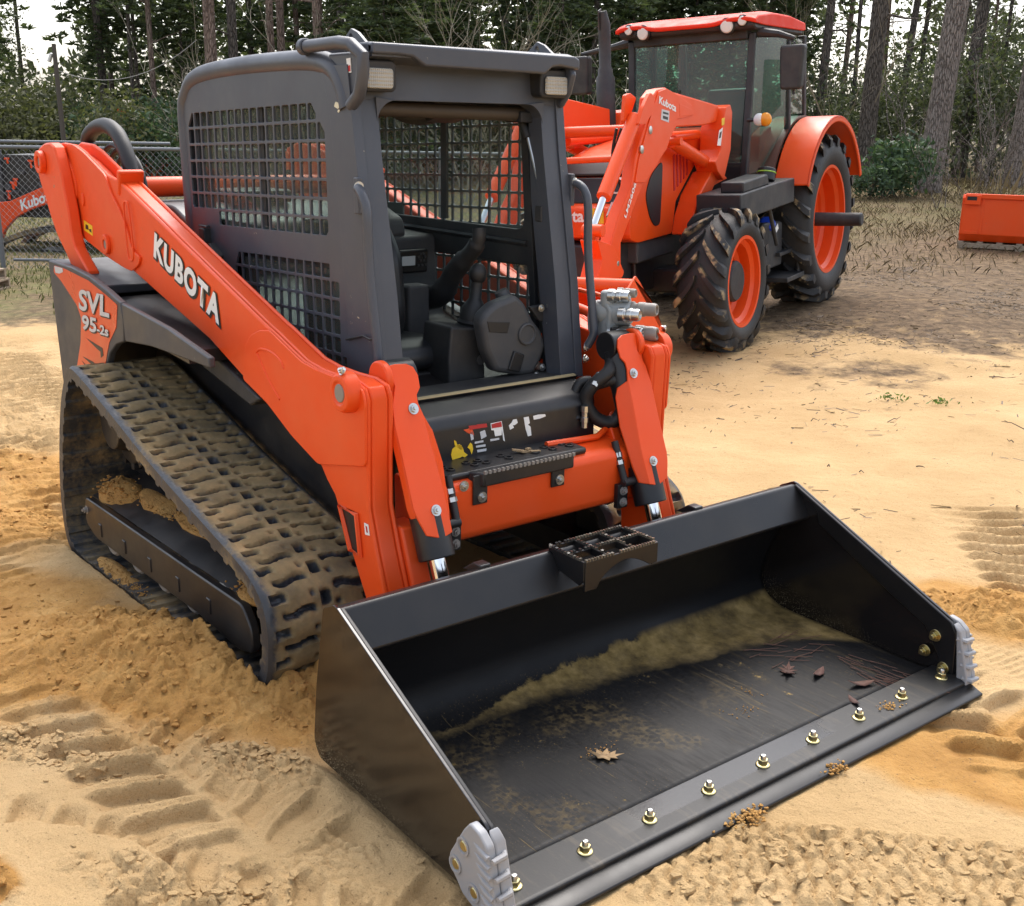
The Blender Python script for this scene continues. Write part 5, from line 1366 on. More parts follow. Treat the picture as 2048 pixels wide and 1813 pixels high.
for x in (X0, (X0 + X1) / 2, X1):
    for k in range(26):
        if rq.random() < .9: g.box((x, Y0 + (Y1 - Y0) * (k + .5) / 26, ZT + .003), (.010, .0075, .008), (rq.uniform(-.2, .2), 0, rq.uniform(-.2, .2)))
for y in (Y0, -.12, -.012, Y1):
    for k in range(12):
        if rq.random() < .9: g.box((X0 + (X1 - X0) * (k + .5) / 12, y, ZT + .003), (.0075, .010, .008), (0, rq.uniform(-.2, .2), 0))
tag(g.build('step_teeth', paint('step_teeth_metal', (.03, .03, .03), .22, (.75, .7, .6), .53, (.5, .4, .25), .35), sg), kind='stuff')
# coupler stubs on the back, seen over the beam
for s in (-1, 1):
    G().prism([(.80, .52), (.86, .56), (.90, .56), (.90, .53)], 'y', s * .50, s * .46).build('coupler_hook', M['black'], bucket, .004)
    G().prism([(.66, .10), (.745, .10), (.79, .30), (.82, .46), (.76, .48), (.66, .30)], 'y', s * .57, s * .50).build('coupler_plate', M['black'], bucket, .006)

# sand packed on the track frames and clinging to the lip
rg = np.random.RandomState(77); PP = []; SS = []
def heap(c, r, n_, sz):
    for k in range(n_):
        q = rg.normal(size=3) * np.array(r) * .5; PP.append((c[0] + q[0], c[1] + q[1], c[2] + abs(q[2]))); SS.append(sz * rg.uniform(.4, 1.3))
for s in (-1, 1):
    heap((-1.44, s * .84, .225), (.12, .07, .07), 260, .016); heap((-1.1, s * .78, .255), (.26, .05, .015), 200, .011); heap((-.75, s * .76, .27), (.3, .05, .012), 160, .009); heap((.0, s * .84, .262), (.08, .06, .02), 200, .011)
    heap((-1.2, s * .955, -.06), (.20, .03, .02), 140, .010); heap((-.9, s * .95, -.045), (.25, .03, .015), 140, .009)
heap((1.755, -.205, .012), (.045, .075, .016), 260, .010); heap((1.755, .205, .012), (.03, .04, .014), 120, .009); heap((1.66, .62, .052), (.025, .05, .003), 70, .006); heap((1.60, .60, .036), (.02, .05, .003), 30, .005)
heap((1.28, -.32, .034), (.04, .07, .002), 40, .004); heap((1.38, .22, .034), (.04, .06, .002), 36, .004); heap((1.30, .35, .034), (.05, .03, .002), 24, .004)
mounds = []
def mound(c, r, seed):
    g = G().ball((0, 0, 0), 1.0, 22, 12)
    v = np.array(g.v); d = 1 + .28 * fbm(v[:, 0] + seed, v[:, 1] + v[:, 2], 2.1, 4, .6, 44)
    return (v * d[:, None]) * np.array(r) + np.array(c), np.array([f for f in g.f])
for s in (-1, 1):
    for c, r in (((-1.45, s * .80, .20), (.17, .10, .09)), ((-1.12, s * .74, .245), (.26, .08, .035)), ((-.72, s * .74, .262), (.24, .06, .022)), ((.02, s * .84, .245), (.10, .07, .03)), ((-1.15, s * .93, -.075), (.30, .05, .03))): mounds.append(mound(c, r, len(mounds) * 3.1))
PP = np.array(PP); SS = np.array(SS) * .55; n_ = len(PP)
V, F = scatter([unit_rock(k) for k in range(7)], PP, np.stack([SS * rg.uniform(.8, 1.4, n_), SS * rg.uniform(.8, 1.2, n_), SS * rg.uniform(.6, .9, n_)], 1), rg.uniform(0, 6.3, n_))
tag(put('packed_sand', fastmesh('packed_sand', V, F, M['sand'], {'wet': np.full(len(V), .6)}, False)), kind='stuff')
VV = []; FF = []; o_ = 0
for v, f in mounds: VV.append(v); FF.append(f + o_); o_ += len(v)
tag(put('sand_heaps', fastmesh('sand_heaps', np.concatenate(VV), np.concatenate(FF), M['sand'], {'wet': np.full(o_, .6)})), kind='stuff')

# dead leaves lying in the bucket
def leaf(name, pts, loc, rz, size, col, label, cat='leaf', curl=.25):
    r = random.Random(label); g = G()
    n0 = len(pts)
    vs = [(x * size, y * size, size * curl * (x * x + y * y) + r.uniform(0, .06) * size) for x, y in pts]
    g.add([(0, 0, .004)] + vs, [(0, 1 + i, 1 + (i + 1) % n0) for i in range(n0)])
    m = mat(name + '_tissue', col, .75); n = N(m)
    n.color(n.ramp(n.noise(40, 4), [(.3, tuple(q * .5 for q in col)), (.7, col)]))
    o = g.build(name, m); sl = o.modifiers.new('thickness', 'SOLIDIFY'); sl.thickness = .0008
    o.location = loc; o.rotation_euler = (0, .08, rz)
    return tag(o, label, cat)
OAK = [(1.0, 0), (.55, .12), (.62, .42), (.28, .22), (.18, .62), (-.08, .26), (-.38, .45), (-.40, .14), (-1.0, .05), (-.42, -.12), (-.36, -.46), (-.06, -.24), (.22, -.60), (.30, -.22), (.66, -.40), (.56, -.12)]
OVAL = [(1.0, 0), (.6, .22), (.1, .34), (-.45, .25), (-1.1, 0), (-.45, -.25), (.1, -.34), (.6, -.22)]
leaf('dead_leaf', OAK, (1.315, -.335, .037), .9, .060, (.42, .27, .13), 'pale tan oak leaf lying near the middle of the bucket floor')
leaf('dead_leaf', OAK, (1.285, .565, .037), 2.2, .058, (.10, .045, .032), 'dark reddish lobed leaf on the bucket floor towards the far side')
leaf('dead_leaf', OVAL, (1.36, .64, .037), 1.9, .048, (.12, .055, .042), 'reddish oval leaf beside the dark lobed leaf in the bucket')
leaf('dead_leaf', OVAL, (1.50, .69, .040), 1.2, .052, (.13, .06, .04), 'long reddish-brown leaf near the last lip bolts')
leaf('dead_leaf', OVAL, (1.575, .545, .052), 2.7, .038, (.11, .052, .04), 'small brown leaf beside the bolt second from the far end')
g = G(); rq = random.Random(6)
for k in range(26):
    x, y = 1.30 + .30 * rq.random(), .80 + rq.uniform(-.05, .08) - .0; a = rq.uniform(-.25, .25); L = rq.uniform(.06, .14)
    g.tube([(x, y, .036 + .004 * rq.random()), (x + L * cos(a), y + L * sin(a), .038 + .006 * rq.random())], [.0016, .001], 4)
for k in range(22):
    x, y = 1.12 + rq.uniform(-.05, .12), .62 + rq.uniform(-.1, .2); a = 1.2 + rq.uniform(-.6, .6); L = rq.uniform(.05, .12)
    g.tube([(x, y, .035), (x + L * cos(a), y + L * sin(a), .037)], [.0016, .001], 4)
tag(g.build('pine_straw', mat('red_pine_straw', (.10, .045, .03), .8)), kind='stuff')

# ================================================================ tractor behind
tractor = thing('tractor', 'big orange cab tractor with raised front loader parked behind the track loader', 'tractor')
_F = Vector((0.35205677, -0.93492972, -0.0442996)); _Lv = Vector((0.9355505, 0.35006995, 0.04686469)); _U = Vector((-0.02830723, -0.05794354, 0.99791846))
tractor.matrix_world = Matrix(((_F.x, _Lv.x, _U.x, -4.45563889), (_F.y, _Lv.y, _U.y, 5.30495676), (_F.z, _Lv.z, _U.z, -0.15058042), (0, 0, 0, 1)))
T_ = tractor
TOR = M['tractor_orange']
def tyre_mat():
    m = mat('tractor_tyre', (.014, .014, .015), .62); n = N(m)
    top = n.attr('tip')
    k = n.math('MULTIPLY', top, n.ramp(n.noise(7, 5, .6), [(.53, 0.0), (.63, 1.0)]))
    d = n.ramp(n.noise(3, 5), [(.45, 0.0), (.8, .3)])
    c = n.mixc(d, (.014, .014, .015), (.07, .055, .038))
    n.color(n.mixc(k, c, n.ramp(n.noise(12, 4), [(.3, (.24, .17, .08)), (.7, (.45, .33, .17))])))
    n.bump(n.noise(50, 4), .25, .01)
    return m
M['tyre'] = tyre_mat()
def make_wheel(R, W, rim, nl, side, hubcol, stub=False):
    """agricultural tyre with chevron lugs, dished orange rim and hub; axis along local y, centre at the origin"""
    w = bpy.data.objects.new('wheel', None); COL.objects.link(w); w.parent = T_; w.empty_display_size = .2
    core = G()
    Rc = R - .055
    prof = [(rim, -W * .42), (rim + .03, -W * .47), ((rim + Rc) / 2, -W * .52), (Rc - .05, -W * .48), (Rc, -W * .36), (Rc + .012, 0), (Rc, W * .36), (Rc - .05, W * .48), ((rim + Rc) / 2, W * .52), (rim + .03, W * .47), (rim, W * .42)]
    core.lathe(prof, (0, 0, 0), (0, 1, 0), 64, False, False)
    nv = len(core.v)
    tips = [0.0] * nv
    for k in range(nl):
        for sd in (-1, 1):
            a0 = 2 * pi * (k + (.5 if sd > 0 else 0)) / nl
            pts = []
            for i in range(7):
                t = i / 6
                y = sd * (W * .03 + W * .49 * t)
                a = a0 - side * 0 + (.46 / (R)) * (t ** .8) * .60
                drop = .0 if t < .8 else .05 * ((t - .8) / .2) ** 1.3
                pts.append((a, y, drop, .034 + .014 * t))
            base_ = len(core.v); vs = []
            for a, y, dr, hw in pts:
                ro, ri = R - dr, Rc - dr - .02
                for da, rr in ((-hw * .75 / R, ro), (hw * .75 / R, ro), (hw * 1.25 / R, ri), (-hw * 1.25 / R, ri)):
                    vs.append((rr * sin(a + da), y, rr * cos(a + da)))
            fs = []
            for i in range(6):
                for j in range(4): fs.append((i * 4 + j, i * 4 + (j + 1) % 4, i * 4 + 4 + (j + 1) % 4, i * 4 + 4 + j))
            fs += [(3, 2, 1, 0), (24, 25, 26, 27)]
            core.add(vs, fs); tips += [1.0, 1.0, 0.0, 0.0] * 7
    me = core.mesh('tyre', M['tyre'], 45)
    at = me.attributes.new('tip', 'FLOAT', 'POINT'); at.data.foreach_set('value', tips)
    put('tyre', me, w)
    s = side
    dish = G().lathe([(rim + .025, s * W * .44), (rim + .02, s * W * .465), (rim - .01, s * W * .46), (rim - .015, s * W * .36), (rim - .055, s * W * .30), (rim - .06, s * W * .10), (rim - .10, s * W * .04), (rim - .11, -s * W * .02), (.30, -s * W * .06), (.16, -s * W * .04), (.0, -s * W * .04)], (0, 0, 0), (0, 1, 0), 56, False, False)
    dish.lathe([(rim + .02, -s * W * .44), (rim - .01, -s * W * .44), (rim - .05, -s * W * .2), (rim - .06, s * W * .1)], (0, 0, 0), (0, 1, 0), 40, False, False)
    put('rim', dish.mesh('rim', TOR, 30), w)
    h = G()
    if stub:
        h.lathe([(0, -s * .05), (.17, -s * .05), (.17, s * .03), (.09, s * .05), (.075, s * .08), (.072, s * .60), (.06, s * .615), (0, s * .615)], (0, 0, 0), (0, s * s, 0), 28)
    else:
        h.lathe([(0, -s * .05), (.19, -s * .05), (.19, s * .12), (.17, s * .145), (0, s * .145)], (0, 0, 0), (0, 1, 0), 32)
    put('hub', h.mesh('hub', hubcol, 30), w)
    return w
fwl = make_wheel(.665, .46, .40, 18, 1, M['plastic'])
fwl.location = (0, .93, .625)
fwr = make_wheel(.665, .46, .40, 18, -1, M['plastic']); fwr.location = (0, -.93, .625)
rwl = make_wheel(.915, .56, .565, 20, 1, M['plastic'], True); rwl.location = (-2.68, .86, .915)
rwr = make_wheel(.915, .56, .565, 20, -1, M['plastic'], True); rwr.location = (-2.68, -.86, .915)
# front axle, engine block, gearbox
g = G()
g.bb((-.16, -.75, .52), (.16, .75, .74)); g.bb((-1.1, -.30, .55), (.55, .30, 1.12)); g.bb((-3.0, -.36, .62), (-1.1, .36, 1.25))
g.cyl((-2.68, -.8, .915), (-2.68, .8, .915), .17, 20)
chs = g.build('chassis', M['black'], T_, .02)
g = G(); g.bb((.55, -.26, .70), (1.02, .26, 1.06)); g.bb((.50, -.30, .48), (1.06, .30, .70))
g.build('front_weight', M['plastic'], chs, .02)
G().bb((-.2, .2, .85), (.62, .36, 1.05)).build('engine_side', M['greyplastic'], chs, .02)
# hood
HS = [(.86, 1.10), (.70, 1.05), (-.05, 1.05), (-.14, 1.34), (-.62, 1.66), (-1.30, 1.66), (-1.30, 1.98), (-.70, 1.94), (.10, 1.86), (.50, 1.78), (.74, 1.62), (.84, 1.40)]
g = G().prism(rounded(HS, [.05, .05, .04, .03, .06, .01, .01, .03, .1, .12, .12, .1], 4), 'y', -.40, .40)
hood = g.build('hood', TOR, T_, .04, 4)
for s in (-1, 1):
    ov = rounded([(.16, 1.74), (.42, 1.62), (.54, 1.45), (.46, 1.26), (.36, 1.16), (.24, 1.16), (.20, 1.40)], .08, 4)
    plate('grille_panel', [ov], 'y', s * .403, .012, M['blackprint'], hood, .002)
    for k in range(5):
        x = -.12 - .075 * k
        plate('hood_slot', [[(x, 1.45 + .03 * k), (x + .03, 1.44 + .03 * k), (x + .045, 1.76), (x + .012, 1.775)]], 'y', s * .403, .008, M['redprint'], hood)
    G().prism([(.45, 1.80), (.72, 1.66), (.70, 1.52), (.40, 1.66)], 'y', s * .33, s * .402).build('headlight', M['blackprint'], hood, .012)
fg = G().slab([(.858, -.385, 1.40), (.858, .385, 1.40), (.758, .385, 1.62), (.758, -.385, 1.62)], (.03, 0, .012))
fg.slab([(.752, -.37, 1.63), (.752, .37, 1.63), (.56, .35, 1.775), (.56, -.35, 1.775)], (.02, 0, .026))
fgo = fg.build('front_grille', M['blackprint'], hood, .012)
for y in (-.27, .27):
    G().lathe([(0, 0), (.075, 0), (.08, .02), (.06, .03), (.055, .018), (0, .015)], (.80, y, 1.55), (1, 0, .45), 24).build('headlamp', M['clearlens'], fgo)
    G().lathe([(0, 0), (.055, 0), (.05, .02), (0, .018)], (.83, y * .6, 1.47), (1, 0, .45), 20).build('headlamp', M['clearlens'], fgo)
for k in range(5): G().box((.84, 0, 1.30 - .045 * k), (.05, .62, .016)).build('grille_bar', M['blackprint'], fgo, .003)
G().tube([(1.0, -.60, 1.78), (.98, .40, 1.80)], .028, 10).build('hose_guard', TOR, hood)
G().lathe([(0, 0), (.10, 0), (.10, .02), (.08, .035), (0, .03)], (.84, .30, 1.30), (1, .2, 0), 24).build('lamp_ring', M['clearlens'], hood)
g = G().prism(rounded([(.86, 1.08), (.99, 1.12), (.99, 1.38), (.86, 1.42)], .03, 3), 'y', -.34, .30)
nose = g.build('nose_guard', TOR, hood, .02)
plate('warning_sticker', [[(.10, 1.25), (.215, 1.25), (.215, 1.38), (.10, 1.38)]], 'x', .9925, .002, M['yellow'], nose)
text('warning_mark', '!', M['blackprint'], (.994, .15, 1.275), (0, .02, 0), (0, 0, .08), nose, bold=.02)
text('lettering', 'Kubota', M['white'], (.994, -.42, 1.26), (0, .44, 0), (0, 0, .11), nose, bold=.03)
# cab
XW = -1.42
def pil(g, a, b, w):
    a, b = Vector(a), Vector(b); w = w / 2
    vs = [p + Vector(q) for p in (a, b) for q in ((-w, -w, 0), (w, -w, 0), (w, w, 0), (-w, w, 0))]
    return g.add(vs, [(3, 2, 1, 0), (4, 5, 6, 7)] + [(i, (i + 1) % 4, 4 + (i + 1) % 4, 4 + i) for i in range(4)])
g = G()
for s in (-1, 1):
    pil(g, (XW + .12, s * .62, 1.10), (XW - .04, s * .66, 2.86), .07)
    pil(g, (-2.20, s * .78, 1.75), (-2.20, s * .76, 2.86), .06)
    pil(g, (-2.95, s * .70, 1.5), (-2.86, s * .70, 2.86), .08)
    g.prism([(-3.0, 1.20), (-1.30, 1.10), (-1.32, 1.30), (-1.6, 1.32), (-2.2, 1.36), (-3.0, 1.7)], 'y', s * .70, s * .62)
g.prism([(-.62, 2.80), (.62, 2.80), (.62, 2.93), (-.62, 2.93)], 'x', XW - .10, XW + .02)
g.bb((-3.0, -.68, 1.15), (-1.36, .68, 1.22))
g.bb((-2.95, -.66, 1.22), (-2.88, .66, 1.62))
g.bb((-1.40, -.60, 1.15), (-1.33, .60, 1.62))
tcab = g.build('cab', M['plastic'], T_, .012, 3)
ws = G().slab([(XW + .085, -.58, 1.58), (XW + .085, .58, 1.58), (XW - .03, .62, 2.82), (XW - .03, -.62, 2.82)], (.006, 0, 0)); ws.build('windscreen', M['tglass'], tcab)
for s in (-1, 1):
    G().slab([(-2.17, s * .775, 1.98), (-1.62, s * .70, 1.52), (-1.36, s * .66, 1.50), (-1.45, s * .69, 2.82), (-2.17, s * .765, 2.82)], (0, s * .006, 0)).build('door_glass', M['tglass'], tcab)
    G().slab([(-2.92, s * .715, 2.05), (-2.24, s * .775, 2.05), (-2.24, s * .765, 2.82), (-2.86, s * .715, 2.82)], (0, s * .006, 0)).build('side_glass', M['tglass'], tcab)
G().slab([(-2.93, -.66, 1.65), (-2.93, .66, 1.65), (-2.87, .66, 2.82), (-2.87, -.66, 2.82)], (-.006, 0, 0)).build('rear_glass', M['tglass'], tcab)
rf = [(-2.80, 2.94), (-2.78, 3.01), (-2.3, 3.06), (-1.75, 3.07), (-1.34, 3.035), (-1.25, 3.0), (-1.25, 2.965), (-1.5, 2.95), (-2.7, 2.93)]
g = G()
# the front edge dips between the lamp pods
nY = 24
rows_ = []
for j in range(nY + 1):
    y = -.76 + 1.52 * j / nY; e = max(0, abs(y) - .30) / .46
    dip = -.035 * (1 - min(1, e * 2.2)) ; drop = -.03 * max(0, abs(y) - .66) / .10
    rows_.append([(x, y, z + (dip if x > -1.6 else 0) + drop) for x, z in rf])
mr = len(rf)
g.add([p for r in rows_ for p in r], [(j * mr + i, j * mr + (i + 1) % mr, (j + 1) * mr + (i + 1) % mr, (j + 1) * mr + i) for j in range(nY) for i in range(mr)] + [tuple(range(mr)), tuple(nY * mr + i for i in range(mr))[::-1]])
roof = g.build('roof', M['red'], tcab, .012, 3)
G().prism([(-2.78, 2.86), (-1.34, 2.88), (-1.285, 2.90), (-1.285, 2.97), (-2.76, 2.94)], 'y', -.735, .735).build('roof_lining', M['plastic'], roof, .02)
for s in (-1, 1):
    for y, r, m_ in ((.615, .047, 'clearlens'), (.455, .066, 'clearlens')):
        G().lathe([(0, -.05), (r * 1.25, -.05), (r * 1.25, .0), (r * 1.02, .012), (r, .004), (0, .004)], (-1.275, s * y, 2.965 if r < .05 else 2.925), (1, s * .1, -.08), 26).build('roof_lamp_rim', M['blackprint'], roof)
        G().lathe([(0, .003), (r * .98, .003), (r * .8, .016), (0, .02)], (-1.27, s * y, 2.965 if r < .05 else 2.925), (1, s * .1, -.08), 24).build('roof_lamp', M[m_], roof)
    # mirrors on their arms
    q_ = 1.06 if s > 0 else 1.3
    a = G().tube([(-1.5, s * .70, 2.86), (-1.52, s * .9, 2.83), (-1.52, s * q_, 2.78)], [.05, .035, .02], 8)
    a.tube([(-1.52, s * (q_ - .1), 2.80), (-1.52, s * q_, 2.74), (-1.52, s * q_, 2.25)], .013, 6)
    ma = a.build('mirror_arm', M['plastic'], tcab)
    yy = 1.06 if s > 0 else 1.30
    G().prism(rounded([(s * (yy - .12), 2.30), (s * (yy + .09), 2.30), (s * (yy + .125), 2.72), (s * (yy - .125), 2.72)] if s > 0 else [(-yy - .11, 2.36), (-yy + .10, 2.36), (-yy + .11, 2.76), (-yy - .12, 2.76)], .04, 4), 'x', -1.56, -1.44).build('mirror', M['plastic'], ma, .025, 3)
    # indicator on its stalk
    if s > 0:
        ind = G().tube([(-1.33, .66, 2.03), (-1.29, .82, 2.03)], .02, 8).build('indicator_arm', M['plastic'], tcab)
        G().ball((-1.27, .80, 2.03), (.045, .058, .062), 18, 12).build('clear_lens', M['clearlens'], ind)
        G().ball((-1.275, .865, 2.03), (.05, .062, .066), 18, 12).build('amber_lens', M['amber'], ind)
# inside: wheel, seat, dash
G().lathe([(.20, -.02), (.225, 0), (.20, .02), (.18, 0)], (-1.80, 0, 2.02), (.5, 0, .8), 28, True).build('steering_wheel', M['greyplastic'], tcab)
G().prism(rounded([(-1.55, 1.22), (-1.45, 1.22), (-1.50, 1.85), (-1.70, 1.95), (-1.80, 1.85)], .04, 3), 'y', -.26, .26).build('dashboard', M['greyplastic'], tcab, .03)
G().prism(rounded([(-2.6, 1.3), (-2.1, 1.3), (-2.1, 1.62), (-2.42, 1.65), (-2.5, 2.35), (-2.65, 2.35)], .06, 4), 'y', -.26, .26).build('driver_seat', M['seat'], tcab, .03)
G().prism(rounded([(-2.15, 1.25), (-1.8, 1.25), (-1.8, 1.85), (-2.15, 1.95)], .04, 3), 'y', .50, .62).build('door_trim', M['plastic'], tcab, .02)
# wiper and exhaust
G().tube([(XW + .10, -.25, 1.7), (XW + .03, -.10, 2.35)], .008, 6).build('wiper', M['blackprint'], tcab)
g = G().lathe([(.085, 0), (.095, .02), (.095, .70), (.075, .73), (.075, .78), (.06, .80), (.06, 1.10), (.0, 1.10)], (-.62, -.56, 1.80), (0, 0, 1), 22)
g.tube([(-.62, -.56, 2.86), (-.62, -.56, 3.0), (-.60, -.57, 3.12)], [.062, .062, .045], 14)
ex = g.build('exhaust', M['plastic'], T_)
G().box((-.61, -.60, 3.05), (.16, .012, .18), (0, .2, .3)).build('exhaust_flap', M['plastic'], ex, .004)
# rear fenders
for s in (-1, 1):
    def ring(r, a0, a1, n): return [(-2.68 + r * cos(radians(a0 + (a1 - a0) * k / n)), .915 + r * sin(radians(a0 + (a1 - a0) * k / n))) for k in range(n + 1)]
    prof = ring(1.10, 24, 158, 20)
    out = G(); y0, y1 = s * .82, s * 1.18
    top = prof; bot = ring(1.07, 24, 158, 20)[::-1]
    out.prism(top + bot, 'y', y0, y1)
    lip = ring(1.10, 24, 158, 20) + ring(1.035, 24, 158, 20)[::-1]
    out.prism(lip, 'y', s * 1.18, s * 1.155)
    fd = out.build('fender', TOR, T_, .012, 3)
    G().prism(ring(1.115, 24, 160, 18) + ring(1.09, 24, 160, 18)[::-1], 'y', s * .80, s * .52).build('fender_inner', mat('fender_inner_brown', (.12, .05, .035), .4) if s < 0 else bpy.data.materials['fender_inner_brown'], fd)
    # box, tank and steps under the door
    if s > 0:
        g = G(); g.prism([(-1.62, 1.20), (-.10, 1.16), (-.10, 1.40), (-.95, 1.43), (-1.62, 1.44)], 'y', .62, 1.06)
        bx_ = g.build('tool_box', M['plastic'], T_, .012)
        G().prism([(-.95, 1.425), (-.25, 1.40), (-.25, 1.50), (-.9, 1.53)], 'y', .80, 1.03).build('tool_box_lid', M['plastic'], bx_, .015)
        G().cyl((-1.20, .90, 1.44), (-1.24, .90, 1.56), .09, 20).build('fuel_filler', M['blackprint'], bx_, .01)
        G().lathe([(.092, 0), (.098, .006), (.092, .012)], (-1.225, .90, 1.515), (-.3, 0, 1), 22, True).build('filler_strap', mat('lime_strap', (.35, .6, .05), .5), bx_)
        g = G(); g.prism(rounded([(-1.66, .55), (-1.12, .55), (-1.02, .70), (-1.02, .98), (-1.10, 1.04), (-1.66, 1.0)], .05, 3), 'y', .42, .93)
        tk = g.build('fuel_tank', M['plastic'], T_, .02)
        (bx0, bz0), = [(-1.312,1.016)]
        G().lathe([(0, 0), (.085, 0), (.085, .035), (.07, .05), (0, .05)], (bx0, .88, bz0 - .02), (.45, .45, .75), 22).build('blue_cap', mat('blue_cap_plastic', (.01, .05, .45), .35), tk)
        G().box((bx0 - .09, .95, bz0 - .075), (.13, .002, .06), (0, .5, 0)).build('paper_tag', M['white'], tk)
        g = G()
        g.bb((-1.95, .60, .40), (-1.40, 1.08, .45)); g.bb((-1.90, .56, .66), (-1.45, .98, .70))
        g.tube([(-1.92, .98, 1.18), (-1.92, 1.02, .42)], .022, 6); g.tube([(-1.10, .98, 1.18), (-1.28, 1.0, .80)], .022, 6)
        g.build('entry_steps', M['plastic'], T_, .006)
# loader
AY = .57
LIMB = [(0.514,2.362),(0.378,2.327),(-0.716,2.185),(-0.654,2.035),(-0.334,2.015),(0.286,2.025),(0.418,1.936),(0.495,1.838),(0.951,1.673),(0.973,1.604),(1.434,1.137),(1.446,0.886),(1.583,0.909)]
LIMB += [(1.673,1.085),(1.469,1.357),(1.217,1.582),(1.131,1.803),(0.834,2.204),(0.812,2.284),(0.689,2.347)]
for s in (-1, 1):
    g = G().prism(LIMB, 'y', s * .60, s * .49)
    la = g.build('loader_arm', TOR, T_, .012, 3)
    plate('arm_doubler', [rounded([(0.515,2.354),(0.292,2.301),(-0.041,2.2),(-0.063,2.112),(0.318,2.09),(0.45,1.933),(0.537,1.844),(0.974,1.596),(1.168,1.61),(1.083,1.8),(0.794,2.203),(0.67,2.331)], .02, 3)], 'y', s * .605, .012, TOR, la, .003)
    plate('pressed_panel', [[(0.25,2.224),(-0.04,2.165),(-0.063,2.117),(0.241,2.113)]], 'y', s * .606, .014, TOR, la, .003)
    for u, v in ((1300, 261), (1284, 300), (1199, 0), ): pass
    for (x, z), in ([(0.861,2.021)], [(1.535,0.985)], [(1.034,1.87)]): G().lathe([(0, 0), (.035, 0), (.035, .012), (.018, .016), (0, .016)], (x, s * .605, z), (0, s, 0), 16).build('arm_pin', M['steel'], la)
    # bell-crank links, tilt cylinder, lift cylinder
    G().prism(rounded([(0.865,2.327),(0.767,2.285),(0.811,2.168),(0.972,2.072),(1.106,2.076),(1.005,2.213)], .02, 3), 'y', s * .62, s * .585).build('crank_link', TOR, la, .004)
    lk = G().prism(rounded([(1.096,2.314),(1,2.329),(0.886,2.287),(1.007,2.145),(1.143,2.102)], .02, 3), 'y', s * .47, s * .50)
    lk.build('crank_link', TOR, la, .004)
    (x0, z0), (x1, z1), (x2, z2), (x3, z3) = [(1.003,2.134),(1.612,1.527),(1.826,1.286),(1.746,0.882)]
    tc = G().cyl((x0, s * .54, z0), (x1, s * .54, z1), .062, 24); tc = tc.build('tilt_cylinder', TOR, la, .006)
    G().cyl((x1, s * .54, z1), (x2, s * .54, z2), .030, 20).build('cylinder_rod', M['chrome'], tc)
    lk2 = G(); pil(lk2, (x2, s * .54, z2), (x3, s * .54, z3), .075); lk2.cyl((x2, s * .46, z2), (x2, s * .64, z2), .05, 18)
    lk2.build('bucket_link', TOR, la, .006)
    br = G().prism(rounded([(1.893,1.224),(1.617,1.143),(1.426,0.899),(1.466,0.859),(1.912,0.908),(1.816,1.055)], .02, 3), 'y', s * .62, s * .46)
    br.build('arm_bracket', TOR, la, .006)
    (x0, z0), (x1, z1), (x2, z2) = [(0.239,1.9),(-0.589,1.656),(-0.741,1.627)]
    lc = G().cyl((x0, s * .53, z0), (x1, s * .53, z1), .060, 24).build('lift_cylinder', TOR, la, .006)
    G().cyl((x1, s * .53, z1), (x2, s * .53, z2), .035, 16).build('cylinder_rod', M['chrome'], lc); G().cyl((x0, s * .45, z0), (x0, s * .625, z0), .035, 16).build('lift_pin', TOR, lc)
    G().cyl((.50, s * .40, 1.94), (-.55, s * .44, 1.93), .045, 16).build('hose_cover', TOR, la)
    # tower and mount
    tw = G().prism(rounded([(-0.742,2.166),(-0.857,2.191),(-0.911,2.12),(-0.877,1.769),(-0.749,1.564),(-0.698,1.487),(-0.544,1.578),(-0.469,1.676),(-0.543,1.713),(-0.619,1.783),(-0.642,1.967)], .012, 2), 'y', s * .66, s * .44)
    tow = tw.build('loader_tower', TOR, T_, .008)
    ms = G().prism([(-0.948,1.488),(-0.613,1.447),(-0.488,1.362),(-0.34,1.206),(-0.194,1.014),(-0.029,1.042),(-0.102,1.22),(-0.245,1.392),(-0.538,1.58),(-0.74,1.599)], 'y', s * .60, s * .40)
    ms.build('loader_mount', TOR, tow, .01)
    if s > 0:
        st = plate('data_sticker', [[(-0.568,1.959),(-0.657,1.983),(-0.608,1.819),(-0.519,1.823)]], 'y', .6615, .002, M['white'], tow)
        plate('sticker_print', [[(-0.581,1.94),(-0.632,1.951),(-0.607,1.893),(-0.556,1.886)]], 'y', .663, .001, M['blackprint'], st)
        plate('yellow_sticker', [[(-0.63,2.066),(-0.707,2.073),(-0.695,2.009),(-0.631,2.002)]], 'y', .6615, .002, M['yellow'], tow)
        (x0, z0), (x1, z1), (x2, z2) = [(0.684,2.233),(0.328,2.153),(0.672,2.306)]
        text('lettering', 'Kubota', M['white'], (x0, .612, z0), (x1 - x0, 0, z1 - z0), (x2 - x0, 0, (z2 - z0) * .85), la, bold=.03, th=.002)
        (x0, z0), (x1, z1), (x2, z2) = [(1.342,1.332),(1.13,1.599),(1.388,1.345)]
        text('lettering', 'LM2606', M['white'], (x0, .6025, z0), (x1 - x0, 0, z1 - z0), (x2 - x0, 0, z2 - z0), la, bold=.02, th=.003, shear=.2)
        plate('data_plate', [[(0.624,2.186),(0.467,2.165),(0.48,2.069),(0.646,2.1)]], 'y', .6125, .002, M['greyprint'], la)
        for r in ([(0.603,2.165),(0.489,2.149),(0.489,2.133),(0.604,2.148)], [(0.604,2.132),(0.5,2.116),(0.501,2.091),(0.605,2.107)]):
            plate('plate_print', [r], 'y', .614, .001, M['blackprint'], la)
G().tube([(.62, -.5, 2.02), (.62, .5, 2.02)], .05, 16).build('arm_cross_tube', TOR, T_)
g = G()
